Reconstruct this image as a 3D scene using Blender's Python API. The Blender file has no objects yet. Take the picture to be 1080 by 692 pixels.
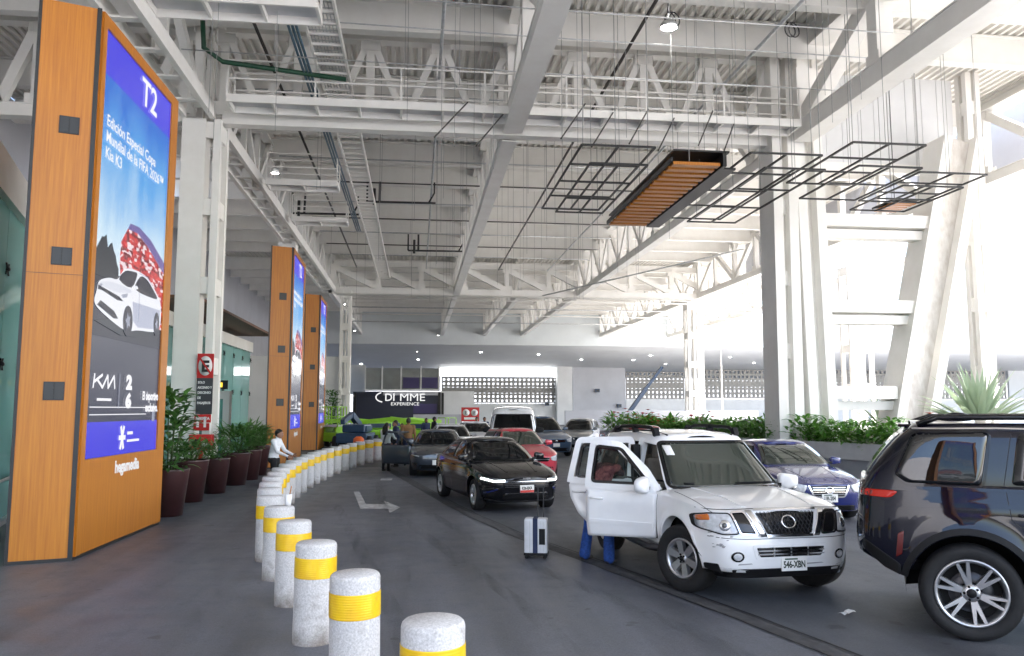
EXPOSURE=2.65
import bpy, bmesh, math, random
from mathutils import Vector, Matrix, Euler
random.seed(7)
R = math.radians
PI = math.pi
scene = bpy.context.scene
COL = scene.collection

# ------------------------------------------------------------------ camera survey
F, CX, CY, EYE = 840., 540., 346., 2.1
PITCH = math.atan(86/840.)
YAW = R(-6.8)
def _ray(x, y):
    a = (x-CX)/F; b = -(y-CY)/F
    v = (a, math.cos(PITCH)-b*math.sin(PITCH), math.sin(PITCH)+b*math.cos(PITCH))
    c, s = math.cos(YAW), math.sin(YAW)
    return Vector((c*v[0]-s*v[1], s*v[0]+c*v[1], v[2]))
def G(x, y, z=0.):                      # survey point on the level z
    r = _ray(x, y); t = (z-EYE)/r.z
    return Vector((r.x*t, r.y*t, z))
def D(x, y, Y):                         # survey point on the wall plane y = Y
    r = _ray(x, y); t = Y/r.y
    return Vector((r.x*t, Y, EYE+r.z*t))

# ------------------------------------------------------------------ object helpers
def tag(o, label=None, cat=None, group=None, kind=None):
    if label: o['label'] = label
    if cat: o['category'] = cat
    if group: o['group'] = group
    if kind: o['kind'] = kind
    return o
def empty(name, loc=(0,0,0), rz=0., label=None, cat=None, group=None):
    o = bpy.data.objects.new(name, None); COL.objects.link(o)
    o.location = loc; o.rotation_euler = (0,0,rz); o.empty_display_size = .2
    return tag(o, label, cat, group)
def link_mesh(name, me, parent=None):
    o = bpy.data.objects.new(name, me); COL.objects.link(o)
    if parent is not None: o.parent = parent
    return o
def copy_tree(o, parent=None):
    c = o.copy(); COL.objects.link(c)
    if parent is not None: c.parent = parent
    for ch in list(o.children): copy_tree(ch, c)
    return c
ORD = ['nearest','second','third','fourth','fifth','sixth','seventh','eighth','ninth','tenth','eleventh','twelfth','thirteenth','fourteenth','fifteenth','sixteenth','seventeenth','eighteenth','nineteenth','twentieth','twenty-first','twenty-second','twenty-third','twenty-fourth','twenty-fifth','twenty-sixth','twenty-seventh','twenty-eighth','twenty-ninth','thirtieth']

class MB:
    def __init__(s): s.v=[]; s.f=[]; s.m=[]; s.sm=[]
    def add(s, vs, fs, mi=0, smooth=False):
        o=len(s.v); s.v += [Vector(p) for p in vs]
        for f in fs:
            s.f.append([i+o for i in f]); s.m.append(mi); s.sm.append(smooth)
        return s
    def box(s, c, d, mi=0, rot=None):
        c=Vector(c); hx,hy,hz=d[0]/2,d[1]/2,d[2]/2
        vs=[Vector((x*hx,y*hy,z*hz)) for x in (-1,1) for y in (-1,1) for z in (-1,1)]
        if rot is not None: vs=[rot@v for v in vs]
        return s.add([v+c for v in vs], [(0,1,3,2),(4,6,7,5),(0,4,5,1),(2,3,7,6),(0,2,6,4),(1,5,7,3)], mi)
    def bx(s, x0,x1,y0,y1,z0,z1, mi=0):
        return s.box(((x0+x1)/2,(y0+y1)/2,(z0+z1)/2),(abs(x1-x0),abs(y1-y0),abs(z1-z0)),mi)
    def bar(s, p0, p1, w, h, mi=0, up=(0,0,1)):
        p0=Vector(p0); p1=Vector(p1); t=(p1-p0); 
        if t.length<1e-6: return s
        t.normalize(); up=Vector(up)
        if abs(t.dot(up))>.99: up=Vector((0,1,0)) if abs(t.y)<.9 else Vector((1,0,0))
        a=t.cross(up).normalized(); b=a.cross(t).normalized()
        vs=[]
        for p in (p0,p1):
            for sx,sy in ((-1,-1),(1,-1),(1,1),(-1,1)): vs.append(p+a*sx*w/2+b*sy*h/2)
        return s.add(vs,[(3,2,1,0),(4,5,6,7),(0,1,5,4),(1,2,6,5),(2,3,7,6),(3,0,4,7)],mi)
    def ibeam(s, p0, p1, w, h, tf=.03, tw=.02, mi=0):
        p0=Vector(p0); p1=Vector(p1); u=Vector((0,0,1))
        s.bar(p0+u*(h/2-tf/2), p1+u*(h/2-tf/2), w, tf, mi); s.bar(p0-u*(h/2-tf/2), p1-u*(h/2-tf/2), w, tf, mi)
        return s.bar(p0, p1, tw, h-2*tf, mi)
    def tube(s, pts, r, n=8, mi=0, smooth=True, cap=True):
        pts=[Vector(p) for p in pts]
        rs=r if isinstance(r,(list,tuple)) else [r]*len(pts)
        vs=[]; fs=[]; prev=None
        for i,p in enumerate(pts):
            t=(pts[min(i+1,len(pts)-1)]-pts[max(i-1,0)]).normalized()
            if prev is None:
                up=Vector((0,0,1)) if abs(t.z)<.9 else Vector((0,1,0))
                a=t.cross(up).normalized()
            else:
                a=(prev-t*prev.dot(t)).normalized()
            prev=a; b=t.cross(a)
            for k in range(n):
                an=2*PI*k/n; vs.append(p+(a*math.cos(an)+b*math.sin(an))*rs[i])
        for i in range(len(pts)-1):
            for k in range(n):
                k2=(k+1)%n; fs.append((i*n+k,i*n+k2,(i+1)*n+k2,(i+1)*n+k))
        s.add(vs,fs,mi,smooth)
        if cap:
            o=len(s.v)-len(vs)
            s.f.append([o+k for k in reversed(range(n))]); s.m.append(mi); s.sm.append(False)
            s.f.append([o+(len(pts)-1)*n+k for k in range(n)]); s.m.append(mi); s.sm.append(False)
        return s
    def lathe(s, prof, n=24, mi=0, axis='z', c=(0,0,0), smooth=True, a0=0, a1=2*PI):
        c=Vector(c); vs=[]; fs=[]; full=abs(a1-a0-2*PI)<1e-6; m=n if full else n+1
        for (r,z) in prof:
            for k in range(m):
                an=a0+(a1-a0)*k/n; x,y=r*math.cos(an),r*math.sin(an)
                p={'z':(x,y,z),'y':(x,z,y),'x':(z,x,y)}[axis]; vs.append(c+Vector(p))
        for i in range(len(prof)-1):
            for k in range(n):
                k2=(k+1)%m; fs.append((i*m+k,i*m+k2,(i+1)*m+k2,(i+1)*m+k))
        return s.add(vs,fs,mi,smooth)
    def prism(s, poly, z0, z1, mi=0, M=None):
        n=len(poly); vs=[Vector((p[0],p[1],z0)) for p in poly]+[Vector((p[0],p[1],z1)) for p in poly]
        if M is not None: vs=[M@v for v in vs]
        return s.add(vs,[list(reversed(range(n))),list(range(n,2*n))]+[(i,(i+1)%n,n+(i+1)%n,n+i) for i in range(n)],mi)
    def sphere(s, c, r, n=12, m=8, mi=0, sc=(1,1,1), rot=None):
        c=Vector(c); vs=[]; fs=[]
        for i in range(m+1):
            ph=PI*i/m
            for k in range(n):
                an=2*PI*k/n; v=Vector((math.sin(ph)*math.cos(an)*sc[0],math.sin(ph)*math.sin(an)*sc[1],math.cos(ph)*sc[2]))*r
                if rot is not None: v=rot@v
                vs.append(c+v)
        for i in range(m):
            for k in range(n):
                k2=(k+1)%n; fs.append((i*n+k,(i+1)*n+k,(i+1)*n+k2,i*n+k2))
        return s.add(vs,fs,mi,True)
    def xf(s, M):
        s.v=[M@v for v in s.v]; return s
    def build(s, name, mats, parent=None, bevel=0., flat=False, fix=False):
        me=bpy.data.meshes.new(name); me.from_pydata([tuple(v) for v in s.v],[],s.f)
        if not isinstance(mats,(list,tuple)): mats=[mats]
        for m in mats: me.materials.append(m)
        me.polygons.foreach_set('material_index', s.m)
        me.polygons.foreach_set('use_smooth', [False if flat else x for x in s.sm])
        me.update()
        if fix or bevel>0:
            bm=bmesh.new(); bm.from_mesh(me)
            if fix: bmesh.ops.remove_doubles(bm,verts=bm.verts,dist=1e-5)
            bmesh.ops.recalc_face_normals(bm,faces=bm.faces)
            if bevel>0:
                es=[e for e in bm.edges if len(e.link_faces)==2 and e.calc_face_angle(0)>.6]
                bmesh.ops.bevel(bm,geom=es,offset=bevel,segments=2,affect='EDGES',profile=.6)
            bm.to_mesh(me); bm.free()
        return link_mesh(name, me, parent)

# ------------------------------------------------------------------ materials
def mat(name, col, rough=.5, metal=0., spec=.5, coat=0., noise=0., nscale=8., bump=0., bscale=60., rvar=0., col2=None, emit=None, estr=0., detail=4., coatr=.03, stretch=None):
    m=bpy.data.materials.new(name); m.use_nodes=True; nt=m.node_tree; b=nt.nodes['Principled BSDF']
    b.inputs['Roughness'].default_value=rough; b.inputs['Metallic'].default_value=metal
    b.inputs['Specular IOR Level'].default_value=spec
    b.inputs['Coat Weight'].default_value=coat; b.inputs['Coat Roughness'].default_value=coatr
    b.inputs['Base Color'].default_value=(*col,1)
    tc=None
    def coord():
        nonlocal tc
        if tc is None:
            t=nt.nodes.new('ShaderNodeTexCoord'); tc=t.outputs['Object']
            if stretch:
                mp=nt.nodes.new('ShaderNodeMapping'); mp.inputs['Scale'].default_value=stretch
                nt.links.new(tc,mp.inputs['Vector']); tc=mp.outputs['Vector']
        return tc
    if noise>0 or col2 is not None or rvar>0:
        n=nt.nodes.new('ShaderNodeTexNoise'); n.inputs['Scale'].default_value=nscale; n.inputs['Detail'].default_value=detail; n.inputs['Roughness'].default_value=.62
        nt.links.new(coord(),n.inputs['Vector'])
        if noise>0 or col2 is not None:
            r=nt.nodes.new('ShaderNodeValToRGB'); r.color_ramp.elements[0].position=.32; r.color_ramp.elements[1].position=.68
            c2=col2 if col2 is not None else tuple(min(1,c*(1+noise)) for c in col)
            c1=col if col2 is not None else tuple(c*(1-noise) for c in col)
            r.color_ramp.elements[0].color=(*c1,1); r.color_ramp.elements[1].color=(*c2,1)
            nt.links.new(n.outputs['Fac'],r.inputs['Fac']); nt.links.new(r.outputs['Color'],b.inputs['Base Color'])
        if rvar>0:
            mr=nt.nodes.new('ShaderNodeMapRange'); mr.inputs['From Min'].default_value=.3; mr.inputs['From Max'].default_value=.7
            mr.inputs['To Min'].default_value=max(0,rough-rvar); mr.inputs['To Max'].default_value=min(1,rough+rvar)
            nt.links.new(n.outputs['Fac'],mr.inputs['Value']); nt.links.new(mr.outputs['Result'],b.inputs['Roughness'])
    if bump>0:
        n2=nt.nodes.new('ShaderNodeTexNoise'); n2.inputs['Scale'].default_value=bscale; n2.inputs['Detail'].default_value=3
        nt.links.new(coord(),n2.inputs['Vector'])
        bp=nt.nodes.new('ShaderNodeBump'); bp.inputs['Strength'].default_value=bump; bp.inputs['Distance'].default_value=.01
        nt.links.new(n2.outputs['Fac'],bp.inputs['Height']); nt.links.new(bp.outputs['Normal'],b.inputs['Normal'])
    if emit is not None:
        b.inputs['Emission Color'].default_value=(*emit,1); b.inputs['Emission Strength'].default_value=estr
    return m
def glassmat(name, tint, rough=.02, trans=.7, base=(.02,.025,.025)):
    m=bpy.data.materials.new(name); m.use_nodes=True; nt=m.node_tree; b=nt.nodes['Principled BSDF']
    out=nt.nodes['Material Output']
    b.inputs['Base Color'].default_value=(*base,1); b.inputs['Roughness'].default_value=rough; b.inputs['Specular IOR Level'].default_value=.6
    tr=nt.nodes.new('ShaderNodeBsdfTransparent'); tr.inputs['Color'].default_value=(*tint,1)
    mx=nt.nodes.new('ShaderNodeMixShader')
    fr=nt.nodes.new('ShaderNodeFresnel'); fr.inputs['IOR'].default_value=1.5
    mm=nt.nodes.new('ShaderNodeMath'); mm.operation='MULTIPLY_ADD'; mm.inputs[1].default_value=-trans; mm.inputs[2].default_value=trans
    nt.links.new(fr.outputs['Fac'],mm.inputs[0]); nt.links.new(mm.outputs[0],mx.inputs['Fac'])
    nt.links.new(b.outputs['BSDF'],mx.inputs[1]); nt.links.new(tr.outputs['BSDF'],mx.inputs[2]); nt.links.new(mx.outputs['Shader'],out.inputs['Surface'])
    return m
M={}
M['steel']=mat('white steel paint',(.87,.86,.83),.5,noise=.0,col2=(.80,.785,.75),nscale=1.1,rvar=.12,detail=9)
M['steel_grey']=mat('grey steel paint',(.66,.66,.68),.5,noise=.08,nscale=1.)
M['galv']=mat('galvanised steel',(.55,.56,.57),.4,metal=.6,noise=.15,nscale=6)
M['deck']=mat('roof deck sheet',(.82,.80,.76),.45,noise=.08,nscale=.5,stretch=(1,.15,1))
M['white']=mat('white plaster',(.72,.73,.74),.75,noise=.05,nscale=.6,bump=.05,bscale=40)
M['greywall']=mat('grey plaster',(.48,.49,.53),.8,noise=.06,nscale=.5)
M['soffit']=mat('blue grey soffit',(.60,.62,.64),.7,noise=.05,nscale=.3)
M['fascia']=mat('pale fascia sheet',(.62,.66,.68),.6,noise=.06,nscale=.3)
M['breeze']=mat('breeze block',(.32,.315,.30),.85,noise=.1,nscale=3)
M['black']=mat('matt black steel',(.012,.012,.013),.45)
M['rubber']=mat('black rubber',(.009,.009,.010),.75,noise=.3,nscale=20,bump=.1,bscale=80)
M['blackplastic']=mat('black plastic',(.02,.021,.023),.42)
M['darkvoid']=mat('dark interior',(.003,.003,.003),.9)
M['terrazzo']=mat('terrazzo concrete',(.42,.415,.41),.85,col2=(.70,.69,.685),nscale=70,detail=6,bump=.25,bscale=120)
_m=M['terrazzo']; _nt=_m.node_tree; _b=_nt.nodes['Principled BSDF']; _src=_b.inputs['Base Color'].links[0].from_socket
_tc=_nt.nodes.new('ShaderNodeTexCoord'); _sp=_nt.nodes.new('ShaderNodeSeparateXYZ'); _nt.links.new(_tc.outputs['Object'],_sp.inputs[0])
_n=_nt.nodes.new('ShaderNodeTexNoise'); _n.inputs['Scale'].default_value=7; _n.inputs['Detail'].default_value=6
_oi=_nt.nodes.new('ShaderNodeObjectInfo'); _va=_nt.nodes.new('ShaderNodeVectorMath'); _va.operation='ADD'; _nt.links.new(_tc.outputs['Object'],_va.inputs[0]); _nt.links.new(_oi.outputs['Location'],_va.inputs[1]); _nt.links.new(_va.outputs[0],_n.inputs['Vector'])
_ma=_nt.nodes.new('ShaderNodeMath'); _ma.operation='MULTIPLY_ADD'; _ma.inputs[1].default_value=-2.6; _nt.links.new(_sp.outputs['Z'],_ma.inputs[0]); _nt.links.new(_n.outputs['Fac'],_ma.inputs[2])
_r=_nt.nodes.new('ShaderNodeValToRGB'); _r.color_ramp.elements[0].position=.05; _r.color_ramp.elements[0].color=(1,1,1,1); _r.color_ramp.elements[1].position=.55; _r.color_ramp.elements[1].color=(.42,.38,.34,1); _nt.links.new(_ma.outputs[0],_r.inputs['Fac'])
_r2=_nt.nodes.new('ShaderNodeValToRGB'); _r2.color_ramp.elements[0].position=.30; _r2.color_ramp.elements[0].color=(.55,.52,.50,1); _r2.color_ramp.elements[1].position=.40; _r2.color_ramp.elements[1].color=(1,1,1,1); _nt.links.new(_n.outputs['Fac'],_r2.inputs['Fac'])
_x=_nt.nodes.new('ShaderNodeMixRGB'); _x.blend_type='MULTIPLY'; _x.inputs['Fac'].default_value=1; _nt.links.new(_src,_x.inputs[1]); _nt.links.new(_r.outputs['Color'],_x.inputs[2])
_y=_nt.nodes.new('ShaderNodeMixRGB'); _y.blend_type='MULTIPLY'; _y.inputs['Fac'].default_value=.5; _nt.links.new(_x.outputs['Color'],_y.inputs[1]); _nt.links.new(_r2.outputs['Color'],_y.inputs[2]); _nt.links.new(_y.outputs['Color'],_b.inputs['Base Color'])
M['concrete']=mat('concrete',(.50,.50,.51),.85,noise=.12,nscale=1.2,bump=.12,bscale=50)
M['paving_out']=mat('pale outdoor paving',(.58,.57,.55),.85,noise=.1,nscale=.4)
M['yellow']=mat('yellow reflective tape',(.92,.62,.01),.35,col2=(.80,.46,.012),nscale=7,coat=.3,detail=8)
M['wire']=mat('thin wire',(.30,.30,.30),.5)
M['conduit_green']=mat('green pipe',(.008,.06,.03),.5)
M['cable_blue']=mat('blue cable',(.09,.16,.22),.5)
M['brownpanel']=mat('brown panel',(.16,.08,.045),.6,noise=.15,nscale=2)
M['lamp']=mat('lamp lens',(.9,.9,.9),.3,emit=(1,.98,.93),estr=12)
M['glass_green']=glassmat('green facade glass',(.62,.90,.88),.03,.62,(.38,.62,.60))
M['soil']=mat('potting soil',(.05,.035,.025),.95,noise=.3,nscale=30)

# ground materials
def ground_mat(name, c1, c2, rough, rv, patch=1.0, ang=0.):
    """worn paving: broad tone patches, fine aggregate, wheel-track streaks and small dark oil spots"""
    m=bpy.data.materials.new(name); m.use_nodes=True; nt=m.node_tree; b=nt.nodes['Principled BSDF']; L=nt.links.new
    N=lambda t: nt.nodes.new(t)
    tc=N('ShaderNodeTexCoord')
    def noise(scale,detail,rg=.6,mapscale=None,rot=0.):
        n=N('ShaderNodeTexNoise'); n.inputs['Scale'].default_value=scale; n.inputs['Detail'].default_value=detail; n.inputs['Roughness'].default_value=rg
        if mapscale:
            mp=N('ShaderNodeMapping'); mp.inputs['Scale'].default_value=mapscale; mp.inputs['Rotation'].default_value=(0,0,rot); L(tc.outputs['Object'],mp.inputs['Vector']); L(mp.outputs['Vector'],n.inputs['Vector'])
        else: L(tc.outputs['Object'],n.inputs['Vector'])
        return n.outputs['Fac']
    def ramp(f,p0,v0,p1,v1):
        r=N('ShaderNodeValToRGB'); r.color_ramp.elements[0].position=p0; r.color_ramp.elements[1].position=p1
        r.color_ramp.elements[0].color=(*v0,1) if isinstance(v0,tuple) else (v0,v0,v0,1); r.color_ramp.elements[1].color=(*v1,1) if isinstance(v1,tuple) else (v1,v1,v1,1); L(f,r.inputs['Fac']); return r.outputs['Color']
    def mul(a,c,f=1.):
        x=N('ShaderNodeMixRGB'); x.blend_type='MULTIPLY'; x.inputs['Fac'].default_value=f; L(a,x.inputs[1]); L(c,x.inputs[2]); return x.outputs['Color']
    big=noise(.35*patch,6,.6,(1.3,.5,1)); fine=noise(140,2); mid=noise(38,4,.75); stain=noise(1.9,5,.7); track=noise(1.1,4,.55,(1.6,.10,1),ang); spots=noise(3.1,2,.5)
    col=ramp(big,.3,c1,.7,c2)
    col=mul(col,ramp(mid,.3,.72,.7,1.25),.8); col=mul(col,ramp(fine,.25,.62,.75,1.35),.8)
    col=mul(col,ramp(stain,.34,.70,.52,1.),.8); col=mul(col,ramp(track,.36,.72,.60,1.08),.9); col=mul(col,ramp(spots,.27,.45,.31,1.),.8)
    L(col,b.inputs['Base Color'])
    mr=N('ShaderNodeMapRange'); mr.inputs['From Min'].default_value=.3; mr.inputs['From Max'].default_value=.7; mr.inputs['To Min'].default_value=rough-rv; mr.inputs['To Max'].default_value=rough+rv
    L(stain,mr.inputs['Value']); L(mr.outputs['Result'],b.inputs['Roughness'])
    bp=N('ShaderNodeBump'); bp.inputs['Strength'].default_value=.35; bp.inputs['Distance'].default_value=.006; L(mid,bp.inputs['Height'])
    bp2=N('ShaderNodeBump'); bp2.inputs['Strength'].default_value=.25; bp2.inputs['Distance'].default_value=.003; L(fine,bp2.inputs['Height']); L(bp.outputs['Normal'],bp2.inputs['Normal']); L(bp2.outputs['Normal'],b.inputs['Normal'])
    return m
M['asphalt']=ground_mat('asphalt',(.066,.073,.088),(.104,.112,.128),.6,.12,1.,.25)
M['lane']=ground_mat('sealed paving',(.108,.116,.140),(.148,.156,.182),.46,.1,1.,.08)

def woodmat():
    m=bpy.data.materials.new('orange wood veneer'); m.use_nodes=True; nt=m.node_tree; b=nt.nodes['Principled BSDF']; L=nt.links.new
    tc=nt.nodes.new('ShaderNodeTexCoord'); mp=nt.nodes.new('ShaderNodeMapping'); mp.inputs['Scale'].default_value=(14,14,.45); L(tc.outputs['Object'],mp.inputs['Vector'])
    n=nt.nodes.new('ShaderNodeTexNoise'); n.inputs['Scale'].default_value=2.2; n.inputs['Detail'].default_value=5; n.inputs['Roughness'].default_value=.65; L(mp.outputs['Vector'],n.inputs['Vector'])
    r=nt.nodes.new('ShaderNodeValToRGB'); r.color_ramp.elements[0].position=.3; r.color_ramp.elements[1].position=.72; r.color_ramp.elements[0].color=(.39,.122,.008,1); r.color_ramp.elements[1].color=(.54,.205,.016,1)
    L(n.outputs['Fac'],r.inputs['Fac']); L(r.outputs['Color'],b.inputs['Base Color']); b.inputs['Roughness'].default_value=.42
    return m
M['wood']=woodmat()

# ------------------------------------------------------------------ camera, light, world
cam=bpy.data.cameras.new('camera'); co=bpy.data.objects.new('camera',cam); COL.objects.link(co)
cam.sensor_width=36; cam.lens=36*F/1080.; cam.clip_end=3000; cam.clip_start=.05
co.location=(0,0,EYE); co.rotation_euler=(PI/2+PITCH,0,YAW); scene.camera=co
SUN_EL, SUN_AZ = R(52), R(112)          # azimuth clockwise from +Y (right and slightly behind the camera)
w=bpy.data.worlds.new('World'); scene.world=w; w.use_nodes=True; nt=w.node_tree
sky=nt.nodes.new('ShaderNodeTexSky'); sky.sky_type='NISHITA'; sky.sun_disc=False; sky.sun_elevation=SUN_EL; sky.sun_rotation=SUN_AZ
sky.air_density=1.0; sky.dust_density=3.0; sky.ozone_density=1.0
nt.links.new(sky.outputs['Color'],nt.nodes['Background'].inputs['Color']); nt.nodes['Background'].inputs['Strength'].default_value=.15
sl=bpy.data.lights.new('sun','SUN'); sl.energy=2.4; sl.angle=R(.5); sl.color=(1,.95,.88); so=bpy.data.objects.new('sun',sl); COL.objects.link(so)
sd=Vector((math.sin(SUN_AZ)*math.cos(SUN_EL),math.cos(SUN_AZ)*math.cos(SUN_EL),math.sin(SUN_EL)))
so.rotation_euler=(-sd).to_track_quat('-Z','Y').to_euler(); so.location=(30,-20,40)
vs=scene.view_settings; vs.view_transform='Standard'; vs.look='None'; vs.gamma=1; vs.exposure=EXPOSURE if 'EXPOSURE' in globals() else 1.9; vs.use_curve_mapping=False
cy=scene.cycles; cy.max_bounces=10; cy.diffuse_bounces=7; cy.glossy_bounces=4; cy.transmission_bounces=6; cy.transparent_max_bounces=10
cy.use_denoising=True; cy.caustics_reflective=False; cy.caustics_refractive=False; cy.sample_clamp_indirect=6
try: cy.denoiser='OPENIMAGEDENOISE'
except Exception: pass
# ================================================================== SETTING
def struct(mb,name,m,**k):
    o=mb.build(name,m,None,**k); o['kind']='structure'; return o
g=MB(); g.add([(-900,-900,0),(900,-900,0),(900,900,0),(-900,900,0)],[(0,1,2,3)]); struct(g,'ground',M['asphalt'])
# sealed drop-off lane and walkway left of the drain joint
JOINT=[(-1.2,30.),(-.2,24.),(.75,18.1),(1.15,15.9),(1.76,13.2),(2.33,11.45),(2.85,9.6),(3.25,8.2),(3.55,7.0),(4.1,4.8),(4.7,2.0),(5.2,-4.),(5.2,-16.9)]
JN=[Vector((*p,.004)) for p in JOINT]
g=MB(); vv=[]; ff=[]
for i,p in enumerate(JN): vv += [Vector((-20,p.y,.004)),p]
for i in range(len(JN)-1): ff.append((2*i,2*i+2,2*i+3,2*i+1))
g.add(vv,ff); struct(g,'pavement',M['lane'])
def ribbon(pts,w,z,off=0.):
    vv=[];ff=[]
    for i,p in enumerate(pts):
        t=(Vector(pts[min(i+1,len(pts)-1)])-Vector(pts[max(i-1,0)])); t.z=0; t.normalize(); n=Vector((t.y,-t.x,0))
        q=Vector((p[0],p[1],z)); vv+=[q+n*(off-w/2),q+n*(off+w/2)]
    for i in range(len(pts)-1): ff.append((2*i,2*i+1,2*i+3,2*i+2))
    return vv,ff
M['joint']=mat('joint concrete',(.062,.063,.068),.8,noise=.35,nscale=6)
M['crack']=mat('joint sealant',(.012,.012,.013),.7)
def dense(pts,n=5,j=.0):
    out=[]
    for i in range(len(pts)-1):
        for k in range(n):
            t=k/n; p=Vector(pts[i]).lerp(Vector(pts[i+1]),t); p.x+=random.uniform(-j,j); out.append(p)
    out.append(Vector(pts[-1])); return out
JD=dense(JN,5,.012)
g=MB(); g.add(*ribbon(JD,.20,.008,-.02)); struct(g,'gutter',M['joint'])
g=MB(); g.add(*ribbon(JD,.03,.012,-.15)); g.add(*ribbon(JD,.022,.012,.105)); struct(g,'expansion_joint',M['crack'])
M['roadpaint']=mat('worn road paint',(.30,.30,.31),.7,col2=(.66,.66,.67),nscale=5,bump=.05)
# direction arrow on the lane
A=[G(*q) for q in ((373,519),(379,519),(386,532),(407,532.5),(405,528.5),(422,535.5),(411,541.5),(409.5,537),(380,537))]
g=MB(); g.add([Vector((p.x,p.y,.009)) for p in A],[tuple(reversed(range(9)))]); struct(g,'road_marking',M['roadpaint'],fix=True)
g=MB()
for (a,b,c_,d_) in (((402,505),(414,505),(413,507),(401,507)),((900,541),(955,549),(953,551),(899,543))):
    g.add([Vector((G(*q).x,G(*q).y,.009)) for q in (a,b,c_,d_)],[(0,1,2,3)])
struct(g,'lane_dash',M['roadpaint'],fix=True)
# small manhole-like patch, worn spots
# paved, sunlit forecourt beyond the canopy; pale sheet behind camera added for bounce light
g=MB(); g.add([(18.5,-200,.004),(400,-200,.004),(400,95,.004),(18.5,95,.004)],[(0,1,2,3)]); g.add([(-300,-200,.004),(18.5,-200,.004),(18.5,-17.,.004),(-300,-17.,.004)],[(0,1,2,3)]); struct(g,'forecourt',M['paving_out'])

# worn tyre marks and an access cover in the lane
_m=bpy.data.materials.new('tyre rubber marks'); _m.use_nodes=True; _nt=_m.node_tree; _b=_nt.nodes['Principled BSDF']; _b.inputs['Base Color'].default_value=(.03,.03,.034,1); _b.inputs['Roughness'].default_value=.55
_n=_nt.nodes.new('ShaderNodeTexNoise'); _n.inputs['Scale'].default_value=1.; _n.inputs['Detail'].default_value=7; _tc=_nt.nodes.new('ShaderNodeTexCoord'); _mp=_nt.nodes.new('ShaderNodeMapping'); _mp.inputs['Scale'].default_value=(9,.35,1); _nt.links.new(_tc.outputs['Object'],_mp.inputs['Vector']); _nt.links.new(_mp.outputs['Vector'],_n.inputs['Vector'])
_r=_nt.nodes.new('ShaderNodeMapRange'); _r.inputs['From Min'].default_value=.40; _r.inputs['From Max'].default_value=.75; _r.inputs['To Max'].default_value=.24; _nt.links.new(_n.outputs['Fac'],_r.inputs['Value']); _nt.links.new(_r.outputs['Result'],_b.inputs['Alpha'])
M['tyremark']=_m
def arcpts(p): return dense([Vector((a,b,0)) for a,b in p],6)
for pts in ([(1.6,5.),(1.2,8.5),(.3,13.),(-.7,18.),(-1.1,24.)],[(.2,4.6),(-.2,8.5),(-.9,13.),(-1.7,18.)],[(3.6,4.2),(2.4,8.2),(1.1,12.4),(.2,17.)],[(6.2,5.),(5.9,9.),(4.6,15.),(3.,22.)],[(7.9,6.),(7.5,10.),(6.2,16.),(4.6,24.)]):
    g=MB(); g.add(*ribbon(arcpts(pts),.2,.0145)); struct(g,'tyre_mark',M['tyremark'])
# ------------------------------------------------------------------ roof
GX=[-6.7,2.95,12.6,22.4]; Y1,Y2,Y3=25.,61.4,96.
HB=10.92; HT=14.3
def deckmesh(x0,x1,y0,y1,z):
    g=MB(); prof=[]; x=x0; p=.30
    while x<x1-.01:
        prof+=[(x,z),(x+.11,z),(x+.15,z+.11),(x+.26,z+.11)]; x+=p
    prof.append((x,z))
    vv=[(a,y0,b) for a,b in prof]+[(a,y1,b) for a,b in prof]; n=len(prof)
    g.add(vv,[(i,i+1,n+i+1,n+i) for i in range(n-1)])
    g.bx(x0,x1,y0,y1,z+.16,z+.3)
    return g
o=struct(deckmesh(-16,22.9,-12,36,HT+.02),'roof_deck',M['deck'])
o=struct(deckmesh(-12.5,22.9,36.02,42,HT+.02),'roof_deck',M['deck'])  # narrower strip leaves an unseen skylight, added to light the left interior
o=struct(deckmesh(-16,22.9,42.02,Y2,HT+.02),'roof_deck',M['deck'])
o=struct(deckmesh(-16,34,Y2+.02,Y3+.5,HT+.02),'roof_deck',M['deck'])

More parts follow.
